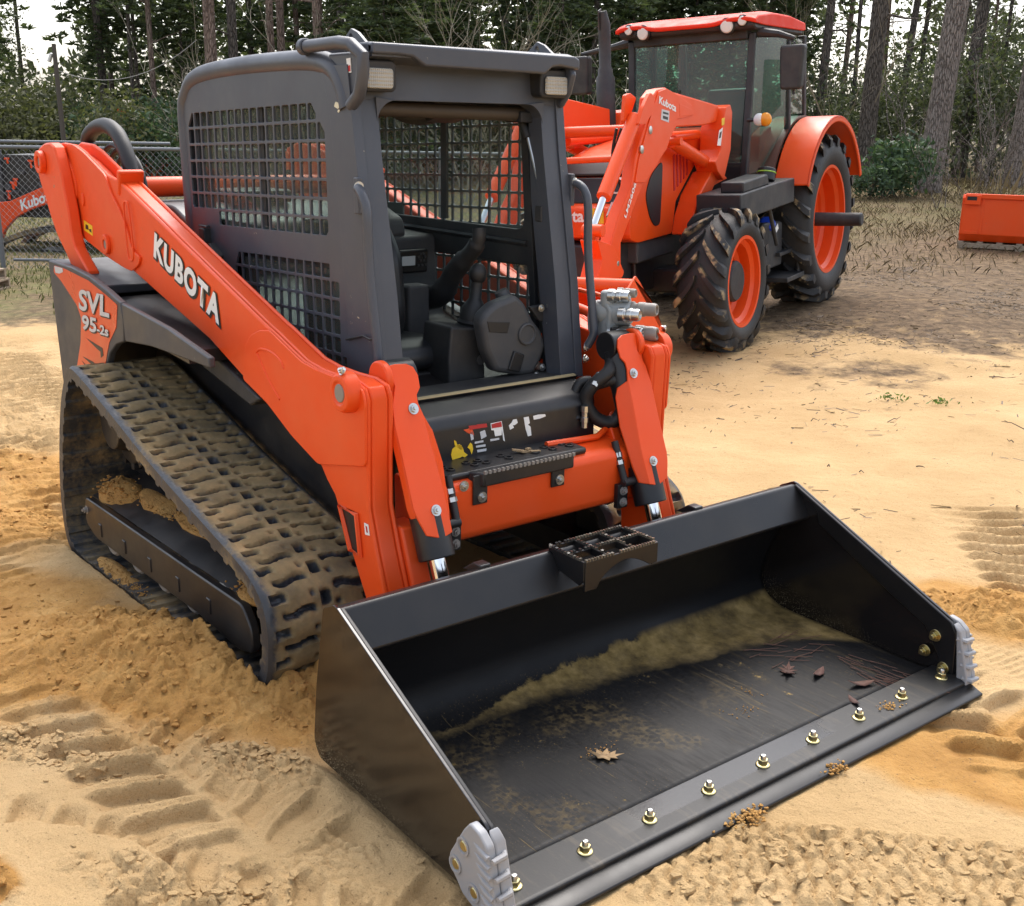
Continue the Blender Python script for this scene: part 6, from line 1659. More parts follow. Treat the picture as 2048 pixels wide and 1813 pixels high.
for k in range(4):
    g.tube(smooth_path([(1.0 + .03 * k, .50 - .03 * k, 2.05), (1.08, .42 - .02 * k, 1.85), (1.12, .40, 1.7), (1.1, .44, 1.55), (1.30, .47, 1.45)], 5), .013, 6)
g.build('loader_hose', M['hose'], T_)
for p, q in (((1.3, .47, 1.45), (1.4, .47, 1.35)), ((.98, .5, 2.1), (1.02, .48, 1.98))): G().cyl(p, q, .022, 8).build('hose_fitting', M['steel'], T_)
# the loader bucket, set down low in front
BW = 1.12
PB = [(1.55, .42), (1.62, .78), (1.78, .96), (1.90, 1.00), (2.0, .97)]
g = G()
prof = smooth_path([(2.95, .26), (2.45, .25), (1.98, .27), (1.82, .36), (1.79, .54), (1.96, .76), (2.24, .95)], 5)
pts = [tuple(p) for p in prof]; offp = [(x + .015, z + .02) for x, z in pts][::-1]
g.prism(pts + offp, 'y', -BW, BW)
tb = g.build('loader_bucket', TOR, T_, .004)
for s in (-1, 1):
    G().prism([(2.98, .24), (2.98, .34), (2.45, .88), (2.235, 1.0), (2.16, .94), (1.777, .54), (1.765, .38), (1.84, .26)], 'y', s * BW, s * (BW - .018)).build('bucket_side', TOR, tb, .003)
G().cyl((2.25, -BW + .02, .925), (2.25, BW - .02, .925), .055, 20).build('bucket_lip_tube', TOR, tb)

# ================================================================ things in the yard
wood_m = mat('weathered_wood', (.30, .23, .16), .85)
_n = N(wood_m); _n.color(_n.ramp(_n.noise(14, 5, .6, _n.vec((1, 6, 6))), [(.3, (.16, .115, .075)), (.7, (.40, .32, .23))]))
galv = mat('galvanised_steel', (.17, .18, .19), .55, .5)

# ---- chain-link fence
FA = Vector((-13.06, 1.63)); FD = Vector((.612, .79)).normalized()
def fpos(t, z): return (FA.x + FD.x * t, FA.y + FD.y * t, z)
fence = thing('chain_link_fence', 'grey chain-link fence with tubular top rail behind the track loader', 'fence', (FA.x, FA.y, -.12))
loc0 = Vector((FA.x, FA.y, -.12))
def rel(p): return Vector(p) - loc0
for t in (0, 3.0, 6.0, -3.0):
    zb = ground_z(*fpos(t, 0)[:2])
    G().cyl(rel(fpos(t, zb - .1)), rel(fpos(t, 1.56)), .034, 12).build('post', galv, fence)
    G().ball(rel(fpos(t, 1.565)), (.042, .042, .03), 10, 6).build('post_cap', galv, fence)
G().cyl(rel(fpos(-3, 1.51)), rel(fpos(7.2, 1.51)), .024, 10).build('top_rail', galv, fence)
G().cyl(rel(fpos(.15, .02)), rel(fpos(3, .02)), .020, 10).build('bottom_rail', galv, fence)
g = G().cyl(rel((FA.x - .5 - 2 * FD.x, FA.y + .4 - 2 * FD.y, 1.57)), rel((FA.x - .5 + 2.2 * FD.x, FA.y + .4 + 2.2 * FD.y, 1.57)), .022, 8)
g.build('rear_rail', galv, fence)
V = []; F = []
def wire(p, q, r=.0026):
    p, q = Vector(p), Vector(q); d = (q - p).normalized(); a = d.cross(Vector((0, 0, 1))).normalized(); b = d.cross(a)
    o = len(V)
    for e in (p, q):
        for k in range(3): V.append(tuple(e + (a * cos(2.094 * k) + b * sin(2.094 * k)) * r))
    F.extend([(o + k, o + (k + 1) % 3, o + 3 + (k + 1) % 3, o + 3 + k) for k in range(3)])
zb, zt_ = -.10, 1.55
Hh = zt_ - zb
for k in range(int(18 / .085)):
    t = -5 + k * .085
    for sg in (1, -1):
        a, b = (t, t + Hh * .95) if sg > 0 else (t + Hh * .95, t)
        a0, b0 = max(a, -3) if sg > 0 else min(a, 7.2), 0
        # keep the part between the end posts
        lo_, hi_ = min(a, b), max(a, b)
        if hi_ < -3 or lo_ > 7.2: continue
        f = lambda tt: zb + Hh * (tt - a) / (b - a)
        p, q = max(lo_, -3), min(hi_, 7.2)
        wire(rel(fpos(p, f(p))), rel(fpos(q, f(q))))
me = fastmesh('wire_mesh', np.array(V), np.array(F), galv)
tag(put('wire_mesh', me, fence), kind='stuff')

# ---- a second loader behind the fence (only its end and arm show)
D2 = 18.2
def q2(u, v): return ((u - 60) * D2 / 2264, 1.87 - (v - 239) * D2 / 2264)
o2 = Vector((3.5374, -2.4434, 0)) + Vector((-.788, .6156, 0)) * (D2 / .96 * .985) + Vector((.6156, .788, 0)) * ((60 - 1024) * D2 / 2264)
ld2 = thing('track_loader', 'orange loader with muddy tracks standing behind the chain-link fence at far left', 'track loader', (o2.x, o2.y, 0), math.atan2(.788, .6156))
def poly2(pts): return [q2(u, v) for u, v in pts]
ar = G().prism(rounded(poly2([(-90, 500), (-60, 430), (-10, 398), (40, 393), (90, 372), (135, 352), (150, 372), (110, 398), (80, 408), (48, 424), (24, 448), (8, 482), (-20, 560), (-60, 560)]), .05, 3), 'y', -.62, -.5)
ar2 = ar.build('lift_arm', M['orange'], ld2, .01)
(x0, z0), (x1, z1), (x2, z2) = poly2([(62, 411), (128, 388), (60, 390)])
text('lettering', 'Kubota', M['white'], (x0, -.622, z0), (x1 - x0, 0, z1 - z0), (x2 - x0, 0, z2 - z0), ar2, bold=.03, th=.003)
tr = G()
ring_ = smooth_path([(x, 0, z) for x, z in poly2([(0, 500), (8, 478), (40, 462), (95, 444), (150, 440), (230, 446), (262, 470), (262, 520), (240, 536), (120, 538), (20, 534), (4, 520)])], 4, True)
inner_ = [(p.x, p.z) for p in ring_]; cx0 = sum(p[0] for p in inner_) / len(inner_); cz0 = sum(p[1] for p in inner_) / len(inner_)
shr = [(cx0 + (x - cx0) * .93, cz0 + (z - cz0) * .86) for x, z in inner_]
n0 = len(inner_)
for y0 in (-.95, .35):
    vs = [(x, y0, z) for x, z in inner_] + [(x, y0 + .45, z) for x, z in inner_] + [(x, y0, z) for x, z in shr] + [(x, y0 + .45, z) for x, z in shr]
    fs = []
    for i in range(n0):
        j = (i + 1) % n0
        fs += [(i, j, n0 + j, n0 + i), (i, 2 * n0 + i, 2 * n0 + j, j), (n0 + i, n0 + j, 3 * n0 + j, 3 * n0 + i), (2 * n0 + i, 3 * n0 + i, 3 * n0 + j, 2 * n0 + j)]
    tg = G().add(vs, fs)
    for i in range(0, n0, 1): tg.box((inner_[i][0], y0 + .225, inner_[i][1]), (.05, .40, .05))
    tg.build('track', M['track'], ld2)
    g = G().prism(rounded(poly2([(40, 500), (110, 480), (220, 490), (230, 520), (60, 524)]), .03, 3), 'y', y0 + .02, y0 + .42)
    g.build('track_frame', M['black'], ld2, .01)
    G().lathe([(0, 0), (.12, 0), (.12, .05), (.06, .07), (0, .07)], (q2(34, 505)[0], y0, q2(34, 505)[1]), (0, -1, 0), 20).build('track_roller', M['track'], ld2)
g = G().prism(rounded(poly2([(0, 425), (260, 425), (260, 330), (110, 330), (85, 306), (26, 306), (20, 330)]), .03, 3), 'y', -.45, .45)
bd = g.build('engine_body', M['black'], ld2, .02)
G().bb((q2(8, 0)[0], -.5, q2(0, 420)[1]), (q2(23, 0)[0], -.4, q2(0, 296)[1])).build('frame_post', M['greyplastic'], bd, .01)
g = G()
rr = random.Random(3)
for k in range(9):
    x, z = q2(rr.uniform(30, 105), rr.uniform(312, 385))
    g.tube([(x, -.47, z), (x + rr.uniform(-.02, .02), -.47, z - rr.uniform(.05, .15))], rr.uniform(.012, .024), 7); g.box((x, -.47, z), (.07, .03, .03))
tag(g.build('orange_pipework', M['orange'], bd), kind='stuff')
g = G()
for k in range(10):
    x, z = q2(rr.uniform(28, 110), rr.uniform(310, 390))
    g.box((x, -.46, z), (rr.uniform(.05, .16), .06, rr.uniform(.03, .1)))
tag(g.build('engine_parts', M['greyplastic'], bd, .006), kind='stuff')

# ---- excavator boom in front of the trees
bo = Vector((-31.3, 10.0, 0))
exc = thing('excavator', 'distant orange excavator boom sticking up in front of the trees above the fence', 'excavator', tuple(bo), math.atan2(.788, .6156))
def qe(u, v): return ((u - 262) * 36 / 2264, 1.87 - (v - 241) * 36 / 2264)
g = G().prism(rounded([qe(*p) for p in ((249, 222), (254, 216), (262, 222), (272, 246), (280, 268), (284, 300), (272, 330), (268, 300), (262, 262), (254, 246))], .05, 3), 'y', -.15, .15)
bm_ = g.build('boom', M['orange'], exc, .01)
(x0, z0), (x1, z1), (x2, z2) = [qe(*p) for p in ((257, 244), (267, 240), (255, 236))]
text('lettering', 'K', M['white'], (x0, -.152, z0), (x1 - x0, 0, z1 - z0), (x2 - x0, 0, z2 - z0), bm_, bold=.03, th=.004)
G().bb((-.3, -.5, .2), (1.2, .5, 1.0)).build('body', M['orange'], exc, .05)
G().bb((-.5, -.7, -.05), (1.4, .7, .25)).build('undercarriage', M['black'], exc, .05)

# ---- wooden pallets, far left and under the spare bucket
def pallet(x, y, z, rz, L, Wd, label, group=None):
    t = thing('pallet', label, 'pallet', (x, y, z), rz, group)
    for k in range(7): G().bb((-L / 2 + k * (L - .09) / 6, -Wd / 2, .10), (-L / 2 + k * (L - .09) / 6 + .09, Wd / 2, .122)).build('top_board', wood_m, t, .002)
    for k in range(3): G().bb((-L / 2, -Wd / 2 + k * (Wd - .04) / 2, .022), (L / 2, -Wd / 2 + k * (Wd - .04) / 2 + .04, .10)).build('stringer', wood_m, t, .002)
    for k in range(3): G().bb((-L / 2 + k * (L - .1) / 2, -Wd / 2, 0), (-L / 2 + k * (L - .1) / 2 + .1, Wd / 2, .021)).build('bottom_board', wood_m, t, .002)
    return t
zz = ground_z(-10.9, .85)
pallet(-11.22, .46, zz, .9, 1.2, 1.0, 'weathered wooden pallet on the ground, lower one of the pair by the fence')
pallet(-11.25, .42, zz + .123, .83, 1.2, 1.0, 'weathered wooden pallet lying on another pallet by the fence')
# the spare bucket sits on one more pallet near the trees
pb = Vector((-6.35, 16.0, 0)); pz = ground_z(pb.x, pb.y); ra = math.atan2(.788, .6156)
pallet(pb.x, pb.y, pz - .02, radians(24), 1.9, 1.0, 'weathered pallet under the orange bucket near the trees')
sb = thing('loader_bucket', 'orange loader bucket facing away on a pallet at the edge of the woods', 'bucket', (pb.x, pb.y, pz + .103), radians(24))
prof = [(-.42, .02), (-.50, .20), (-.50, .62), (-.44, .78), (-.30, .78), (.30, .04), (.34, .0), (-.34, .0)]
g = G().prism([(-.40, .0), (-.50, .12), (-.50, .70), (-.44, .76), (-.40, .74), (-.45, .66), (-.45, .14), (-.36, .04), (.40, .035), (.40, .0)], 'x', -.93, .93)
b0 = g.build('shell', M['orange'], sb, .008)
for s in (-1, 1): G().prism([(-.40, .0), (-.50, .12), (-.50, .70), (-.44, .76), (-.2, .66), (.36, .12), (.40, .0)], 'x', s * .93, s * .945).build('side_plate', M['orange'], b0, .003)
G().bb((-.90, -.535, .70), (.90, -.44, .775)).build('top_rail', M['orange'], b0, .008)
for s in (-1, 1):
    g = G().prism([(s * .90, .60), (s * .66, .60), (s * .66, .755), (s * .90, .755)], 'y', -.56, -.50); hb_ = g.build('coupler_plate', M['orange'], b0, .006)
    G().bb((s * .87, -.563, .67), (s * .72, -.56, .73)).build('coupler_slot', M['black'], hb_)
    G().bb((s * .86, -.515, .12), (s * .66, -.50, .17)).build('wear_strip', M['orange'], b0, .004)
for x in (-.62, .3): G().bb((x - .02, -.507, .13), (x + .02, -.497, .70)).build('stiffener', M['orange'], b0, .003)

# ---- utility pole with a lamp box, and its wire
pp = Vector((-28.2, 7.2)); pz = ground_z(*pp)
pole = thing('utility_pole', 'leaning brown wooden pole with a small white lamp box in front of the woods', 'utility pole', (pp.x, pp.y, pz))
G().tube([(0, 0, -.2), (-.06, -.03, 3.75)], [.075, .055], 12).build('pole', mat('pole_wood', (.09, .075, .06), .9), pole)
G().box((-.20, -.10, 3.42), (.07, .10, .24), (0, .5, .6)).build('lamp_box', M['white'], pole, .02)
G().tube([(-.06, -.03, 3.45), (-.2, -.1, 3.45)], .015, 6).build('lamp_arm', M['greyplastic'], pole)
wr = [Vector((pp.x - .05, pp.y, pz + 3.1)).lerp(Vector((pp.x + 2.2, pp.y + 2.9, pz + 3.9)), k / 16) - Vector((0, 0, .55 * (1 - (2 * k / 16 - 1) ** 2))) for k in range(17)]
tag(G().tube(wr, .009, 5).build('overhead_wire', mat('old_wire', (.3, .29, .27), .6)), 'thin pale wire sagging from the leaning pole across the trees', 'wire')

# ================================================================ woods
FH = Vector((-.788, .6156)); RH = Vector((.6156, .788)); C0 = Vector((3.5374, -2.4434))
def wood(s, d):
    """s metres to the right, d metres away, measured from the camera side of the yard"""
    p = C0 + FH * d + RH * s
    return p.x, p.y
def leaf_mat(name, dark, light, trans=.35, bright=1.0):
    m = bpy.data.materials.new(name); m.use_nodes = True
    t = m.node_tree; b = t.nodes['Principled BSDF']; n = N(m)
    v = n.attr('tone')
    c = n.mixc(v, dark, light)
    n.color(c); b.inputs['Roughness'].default_value = .55; b.inputs['Specular IOR Level'].default_value = .3
    tl = n.new('ShaderNodeBsdfTranslucent'); n.link(n.mixc(1.0, c, (1.0, 1.15, .55), 'MULTIPLY'), tl.inputs[0])
    mx = n.new('ShaderNodeMixShader'); mx.inputs[0].default_value = trans
    o = [q for q in t.nodes if q.type == 'OUTPUT_MATERIAL'][0]
    n.link(b.outputs[0], mx.inputs[1]); n.link(tl.outputs[0], mx.inputs[2]); n.link(mx.outputs[0], o.inputs[0])
    return m
LM = {'pine': leaf_mat('pine_needles', (.045, .064, .034), (.17, .205, .10)),
      'olive': leaf_mat('olive_leaves', (.06, .068, .034), (.22, .215, .115)),
      'broad': leaf_mat('broad_leaves', (.030, .058, .034), (.13, .19, .10), .25),
      'far': leaf_mat('far_foliage', (.042, .052, .034), (.17, .185, .11), .4)}
def bark(name, a, b):
    m = mat(name, a, .92, spec=.2); n = N(m)
    v = n.voro(15, n.vec((1.5, 1.5, .28)), 'DISTANCE_TO_EDGE')
    k = n.ramp(n.math('ADD', v, n.math('MULTIPLY', n.math('SUBTRACT', n.noise(18, 5, .7), .5), .30)), [(.0, 0.0), (.16, 1.0)])
    c = n.mixc(n.noise(2.5, 4), a, b)
    n.color(n.mixc(k, tuple(q * .5 for q in a), c)); n.bump(n.math('ADD', k, n.noise(22, 4)), .9, .03)
    return m
BK = [bark('grey_pine_bark', (.20, .165, .14), (.36, .31, .27)), bark('dark_bark', (.10, .085, .07), (.20, .17, .145)), bark('reddish_pine_bark', (.22, .15, .115), (.36, .27, .22))]
TW = mat('pale_twigs', (.27, .235, .17), .9)

def leaves(P, size, rs, asp=.45, flat=0.0):
    """one small four-cornered leaf at each point of P"""
    n = len(P)
    d = rs.normal(size=(n, 3)); d /= np.linalg.norm(d, axis=1)[:, None]
    u = rs.normal(size=(n, 3)); u -= d * np.sum(u * d, 1)[:, None]; u /= np.linalg.norm(u, axis=1)[:, None]
    w = np.cross(d, u)
    L = (size * rs.uniform(.6, 1.3, n))[:, None]
    V = np.stack([P - u * L, P + w * L * asp, P + u * L, P - w * L * asp], 1).reshape(-1, 3)
    F = np.arange(4 * n).reshape(n, 4)
    return V, F
def tone(n, rs, clump): return np.repeat(np.clip(.18 + .5 * clump + rs.normal(0, .22, n), 0, 1), 4)
def pine_crown(seed, R, Hc, tufts, needles, nl=.26, nw=.07):
    rs = np.random.RandomState(seed); P = []; Dd = []; cl = []
    whorls = max(4, int(Hc / .55))
    C = []
    for k in range(tufts):
        z = rs.rand() ** .9; a = rs.rand() * 6.283; r = R * (1 - .75 * z) * (.35 + .65 * rs.rand() ** .5)
        C.append((r * cos(a), r * sin(a), z * Hc + .15 * rs.normal() + .12 * r, rs.rand()))
    C = np.array(C)
    P = np.repeat(C[:, :3], needles, 0); q = rs.normal(size=P.shape); q /= np.linalg.norm(q, axis=1)[:, None]; q[:, 2] = np.abs(q[:, 2]) * .8 - .15
    L = nl * rs.uniform(.6, 1.25, len(P))[:, None]
    w = np.cross(q, rs.normal(size=P.shape)); w /= np.linalg.norm(w, axis=1)[:, None]
    V = np.stack([P, P + q * L * .5 + w * nw * .5, P + q * L, P + q * L * .5 - w * nw * .5], 1).reshape(-1, 3)
    F = np.arange(len(V)).reshape(-1, 4)
    tn = np.repeat(np.clip(.15 + .55 * np.repeat(C[:, 3], needles) + rs.normal(0, .15, len(P)), 0, 1), 4)
    me = fastmesh('crown', V, F, LM['pine'], {'tone': tn}, False)
    return me
def shrub_crown(seed, R, Hc, clumps, per, size, m_, asp=.45):
    rs = np.random.RandomState(seed)
    d = rs.normal(size=(clumps, 3)); d /= np.linalg.norm(d, axis=1)[:, None]
    c = d * (rs.rand(clumps)[:, None] ** .45) * np.array((R, R, Hc / 2)); c[:, 2] += Hc / 2 + .1
    tc = rs.rand(clumps)
    P = np.repeat(c, per, 0) + rs.normal(size=(clumps * per, 3)) * R * .17
    P[:, 2] = np.maximum(P[:, 2], .05)
    V, F = leaves(P, size, rs, asp)
    return fastmesh('crown', V, F, LM[m_], {'tone': tone(len(P), rs, np.repeat(tc, per))}, False)
PC = [pine_crown(20 + k, 1.9, 4.2, 210, 20) for k in range(3)]
PB = [pine_crown(40 + k, 1.1, 2.6, 150, 26, .22, .05) for k in range(2)]
SHO = [shrub_crown(60 + k, 1.25, 2.3, 90, 34, .075, 'olive') for k in range(3)]
SHB = [shrub_crown(70 + k, 1.1, 2.0, 80, 30, .085, 'broad', .4) for k in range(2)]
MAG = shrub_crown(80, .75, 1.25, 60, 22, .10, 'broad', .36)
LOOSE = [shrub_crown(90 + k, 1.7, 3.2, 70, 26, .08, 'far') for k in range(3)]

def trunk_mesh(seed, r, H, lean, limbs=True):
    rr = random.Random(seed); g = G()
    pts = []; rad = []
    for k in range(9):
        t = k / 8
        pts.append((lean[0] * t * H + .03 * rr.uniform(-1, 1) * t, lean[1] * t * H + .03 * rr.uniform(-1, 1) * t, -.2 + t * H)); rad.append(r * (1.12 if k == 0 else 1.0) * (1 - .42 * t))
    g.tube(pts, rad, 12)
    if limbs:
        for k in range(10):
            z = rr.uniform(.25, 1) * H; a = rr.uniform(0, 6.28); L = rr.uniform(.5, 1.9)
            b = Vector((lean[0] * z, lean[1] * z, z))
            e = b + Vector((cos(a) * L, sin(a) * L, rr.uniform(-.15, .5) * L))
            mid = b.lerp(e, .5) + Vector((0, 0, rr.uniform(-.1, .15)))
            g.tube([b, mid, e], [r * .16 + .008, r * .1 + .005, .004], 5)
    return g
def twig_mesh(seed, n, H, spread, r0):
    rr = random.Random(seed); g = G()
    def grow(p, d, L, r, lev):
        pts = [p]; q = p
        for k in range(3):
            d = (d + Vector((rr.uniform(-1, 1), rr.uniform(-1, 1), rr.uniform(-.5, .7))) * .22).normalized(); q = q + d * L / 3; pts.append(q)
        g.tube(pts, [r, r * .85, r * .7, r * .55], 4, False)
        if lev:
            for k in range(rr.randint(2, 4)):
                j = rr.randint(1, 3)
                grow(pts[j], (d + Vector((rr.uniform(-1, 1), rr.uniform(-1, 1), rr.uniform(-.4, .8))) * .85).normalized(), L * rr.uniform(.45, .75), r * .55, lev - 1)
    for k in range(n):
        a = rr.uniform(0, 6.28)
        grow(Vector((rr.uniform(-.15, .15), rr.uniform(-.15, .15), -.05)), Vector((cos(a) * spread, sin(a) * spread, 1)).normalized(), H * rr.uniform(.4, .6), r0, 3)
    return g
tseed = [100]
def tree(u, d, r, H=13, lean=(0, 0), crowns=(), bk=0, label=None, limbs=True, group='trees at the edge of the woods'):
    s = (u - 1024) / 2264 * d
    x, y = wood(s, d); tseed[0] += 1
    # lean is given along the picture plane: rotate it to the world
    L3 = (RH.x * lean[0] + FH.x * lean[1], RH.y * lean[0] + FH.y * lean[1])
    t = thing('pine_tree' if crowns else 'tree', label or 'slim dark trunk among the crowded woodland trees behind the machines', 'tree', (x, y, ground_z(x, y)), 0, group)
    trunk_mesh(tseed[0], r, H, L3, limbs).build('trunk', BK[bk], t)
    for k, (z, sc, kind) in enumerate(crowns):
        me = {'p': PC, 'b': PB, 'l': LOOSE}[kind][(tseed[0] + k) % len({'p': PC, 'b': PB, 'l': LOOSE}[kind])]
        o = put('crown', me, t); o.location = (L3[0] * z, L3[1] * z, z); o.scale = (sc, sc, sc); o.rotation_euler = (0, 0, (tseed[0] * 1.7 + k * 2.1) % 6.28)
    return t
def shrub(u, d, me, sc=(1, 1), label=None, name='shrub', cat='shrub', group='shrubs under the trees', stems=True):
    s = (u - 1024) / 2264 * d
    x, y = wood(s, d); tseed[0] += 1
    t = thing(name, label or 'evergreen shrub crowding in the undergrowth below the pines', cat, (x, y, ground_z(x, y)), tseed[0] * 1.3 % 6.28, group)
    o = put('foliage', me, t); o.scale = (sc[0], sc[0], sc[1])
    if stems: twig_mesh(tseed[0], 3, 1.4 * sc[1], .5, .014).build('stems', BK[1], t)
    return t
P_ = 'p'
# --- left of the picture
tree(80, 46, .085, 14, (.005, 0), (), 1, 'thin bare trunk alone against the sky gap at upper left')
tree(238, 41, .15, 14, (-.02, 0), ((5.0, .8, 'p'), (7.4, .8, 'p'), (3.2, .7, 'b')), 1, 'pine with loose clumps of needles on the right of the sky gap')
tree(20, 40, .12, 12, (.01, 0), ((2.6, .8, 'l'), (4.6, .65, 'l')), 1, 'leafy dark tree at the far left edge with sky showing through')
tree(288, 42, .085, 14, (.012, 0), ((5.5, 1.0, 'p'),), 0, 'left one of two close slender trunks left of the cab')
tree(300, 43, .08, 14, (.0, 0), ((6.5, 1.0, 'p'),), 0, 'right one of two close slender trunks left of the cab')
tree(332, 38, .10, 14, (-.01, 0), ((5.0, .9, 'p'),), 2, 'brown double-looking trunk left of the cab roof')
tree(443, 33, .185, 15, (.0, 0), (), 2, 'thick pink-brown pine trunk just behind the rear of the cab roof')
tree(486, 34, .15, 15, (.0, 0), (), 1, 'dark pine trunk right beside the thick pink-brown one')
tree(557, 35, .115, 15, (.0, 0), (), 2, 'left one of two reddish trunks behind the middle of the cab roof')
tree(577, 36, .13, 15, (.0, 0), (), 2, 'right one of two reddish trunks behind the middle of the cab roof')
tree(649, 34, .165, 15, (-.005, 0), (), 2, 'thick reddish pine trunk above the lifting eye of the cab')
tree(690, 36, .13, 15, (.0, 0), (), 1, 'dark trunk right of the thick one above the lifting eye')
tree(998, 40, .15, 14, (.0, 0), (), 0, 'pale slim trunk standing behind bare twigs above the cab roof')
# --- right of the picture
tree(1600, 37, .15, 14, (.02, 0), (), 1, 'dark trunk leaning right beside the tractor roof')
tree(1697, 32, .25, 15, (.004, 0), (), 1, 'thick grey trunk just right of the tractor mirror')
tree(1748, 41, .13, 14, (.06, 0), (), 1, 'slim trunk leaning right against the white sky gap')
tree(1824, 29, .30, 15, (.05, 0), (), 0, 'thickest grey pine trunk leaning right of the tractor fender')
tree(1880, 37, .22, 15, (.03, 0), (), 1, 'dark trunk close behind the thickest leaning pine')
tree(1992, 31, .28, 15, (.03, 0), (), 0, 'grey pine trunk leaning at the far right edge')
rr = random.Random(21)
fill = [(-150, 40), (-70, 44), (-30, 36), (255, 44), (380, 42), (405, 46), (520, 42), (612, 41), (735, 43), (757, 44), (800, 40), (842, 45), (875, 39), (930, 43), (1040, 38), (1075, 44), (1110, 37), (1162, 36), (1200, 42), (1245, 40), (1300, 44), (1345, 41), (1390, 43), (1450, 45), (1505, 40), (1535, 42), (1570, 44), (1640, 43), (1665, 39), (1722, 45), (1785, 44), (1850, 45), (1915, 42), (1945, 38), (2030, 40), (2075, 44), (2120, 36), (2200, 40), (2290, 43)]
def zone(u, a, b):
    z = ('at the far left above the fence' if u < 200 else 'left of the cab behind the fence' if u < 370 else 'behind the left half of the cab roof' if u < 740 else 'behind the right half of the cab roof' if u < 1130 else
         'between the cab and the tractor windscreen' if u < 1260 else 'behind the tractor cab' if u < 1580 else 'just right of the tractor cab' if u < 1800 else 'right of the thickest leaning pine')
    w = a if u < 1580 else b
    return w + ' the woods ' + z, True, 'trees ' + z
for u, d in fill:
    right = u > 1560
    cr = []
    if 60 < u < 170: cr = [(2.6, .7, 'b')]
    elif not right:
        cr = [(rr.uniform(1.2, 2.2), rr.uniform(.8, 1.1), 'p'), (rr.uniform(3.6, 5.0), rr.uniform(.9, 1.15), 'p'), (rr.uniform(6.4, 7.6), 1.1, 'p')]
    elif rr.random() < (.6 if u < 1770 else 1): cr = [(rr.uniform(1.0, 4.5), rr.uniform(.75, 1.0), 'l'), (rr.uniform(4.5, 7.5), rr.uniform(.7, 1.0), 'l')]
    tree(u, d, rr.uniform(.05, .12), 14, (rr.uniform(-.03, .04), 0), cr, rr.choice((0, 1, 1, 2)),
         *zone(u, 'needle-covered pine in', 'slender thinly leaved tree in'))
# --- undergrowth
for u, d, sc in ((-60, 34, 1.3), (25, 35, 1.25), (75, 34, 1.2), (120, 36, 1.3), (160, 38, 1.2)):
    shrub(u, d, SHO[int(u + 99) % 3], (sc, sc * .95), {-60: 'olive shrub cut by the left edge of the picture', 25: 'leftmost whole olive shrub below the sky gap', 75: 'olive shrub right below the thin bare trunk at far left', 120: 'olive shrub under the middle of the sky gap', 160: 'olive shrub just left of the leaning pole'}[u], group='olive shrubs at far left')
for u, d, sc in ((200, 37, 1.2), (232, 35, 1.1), (262, 33, 1.1), (300, 36, 1.2), (340, 33, 1.1), (372, 36, 1.2), (420, 36, 1.2), (470, 37, 1.2), (530, 38, 1.2), (600, 38, 1.3), (670, 38, 1.2), (740, 39, 1.3), (810, 36, 1.2), (880, 37, 1.2), (950, 38, 1.3), (1020, 37, 1.2), (1090, 38, 1.3), (1160, 39, 1.3), (1240, 38, 1.2), (1320, 39, 1.2), (1400, 38, 1.2), (1480, 38, 1.3)):
    shrub(u, d, (SHB + SHO)[int(u) % 4], (sc, sc), zone(u, 'dense dark shrub in', '')[0], group='shrubs ' + zone(u, '', '')[2][6:])
for u, d, sc in ((770, 31, 1.15), (830, 33, 1.05), (700, 34, .9), (1105, 33, .9), (905, 35, 1.0)):
    s = (u - 1024) / 2264 * d; x, y = wood(s, d); tseed[0] += 1
    t = thing('young_pine', {770: 'bushy bright young pine above the right half of the cab roof', 830: 'young pine just right of the bushy bright one above the cab', 700: 'small young pine left of the bushy bright one above the cab', 1105: 'small young pine above the right front corner of the cab roof', 905: 'young pine among bare twigs above the cab roof'}.get(u, 'small bushy young pine among the trunks behind the cab'), 'tree', (x, y, ground_z(x, y)), 0, 'young pines behind the cab')
    for z, q in ((.6, 1.0), (2.2, .95), (3.8, .8)):
        o = put('crown', PB[(tseed[0] + int(z)) % 2], t); o.location = (0, 0, z); o.scale = (sc * q * 1.3,) * 2 + (sc * q,); o.rotation_euler = (0, 0, z * 2 + u)
    G().tube([(0, 0, -.1), (.05, 0, 6)], [.07, .02], 7).build('trunk', BK[1], t)
for u, d, sc in ((1610, 36, 1.0), (1650, 38, 1.2), (1735, 37, 1.1), (1850, 36, 1.3), (1905, 38, 1.3), (1950, 36, 1.2), (2010, 35, 1.3), (2060, 37, 1.3), (2130, 36, 1.2), (1690, 40, 1.1), (1780, 40, 1.2)):
    shrub(u, d, (LOOSE + SHO)[int(u) % 5], (sc * .9, sc), zone(u, '', 'loose leafy shrub in')[0], group='shrubs ' + zone(u, '', '')[2][6:])
shrub(1765, 27.5, MAG, (1.0, 1.05), 'low shrub with broad blue-green leaves right of the tractor fender', 'broadleaf_shrub')
shrub(1722, 27, MAG, (.62, .6), 'small broad-leaved sprig beside the rear tractor tyre', 'broadleaf_shrub')
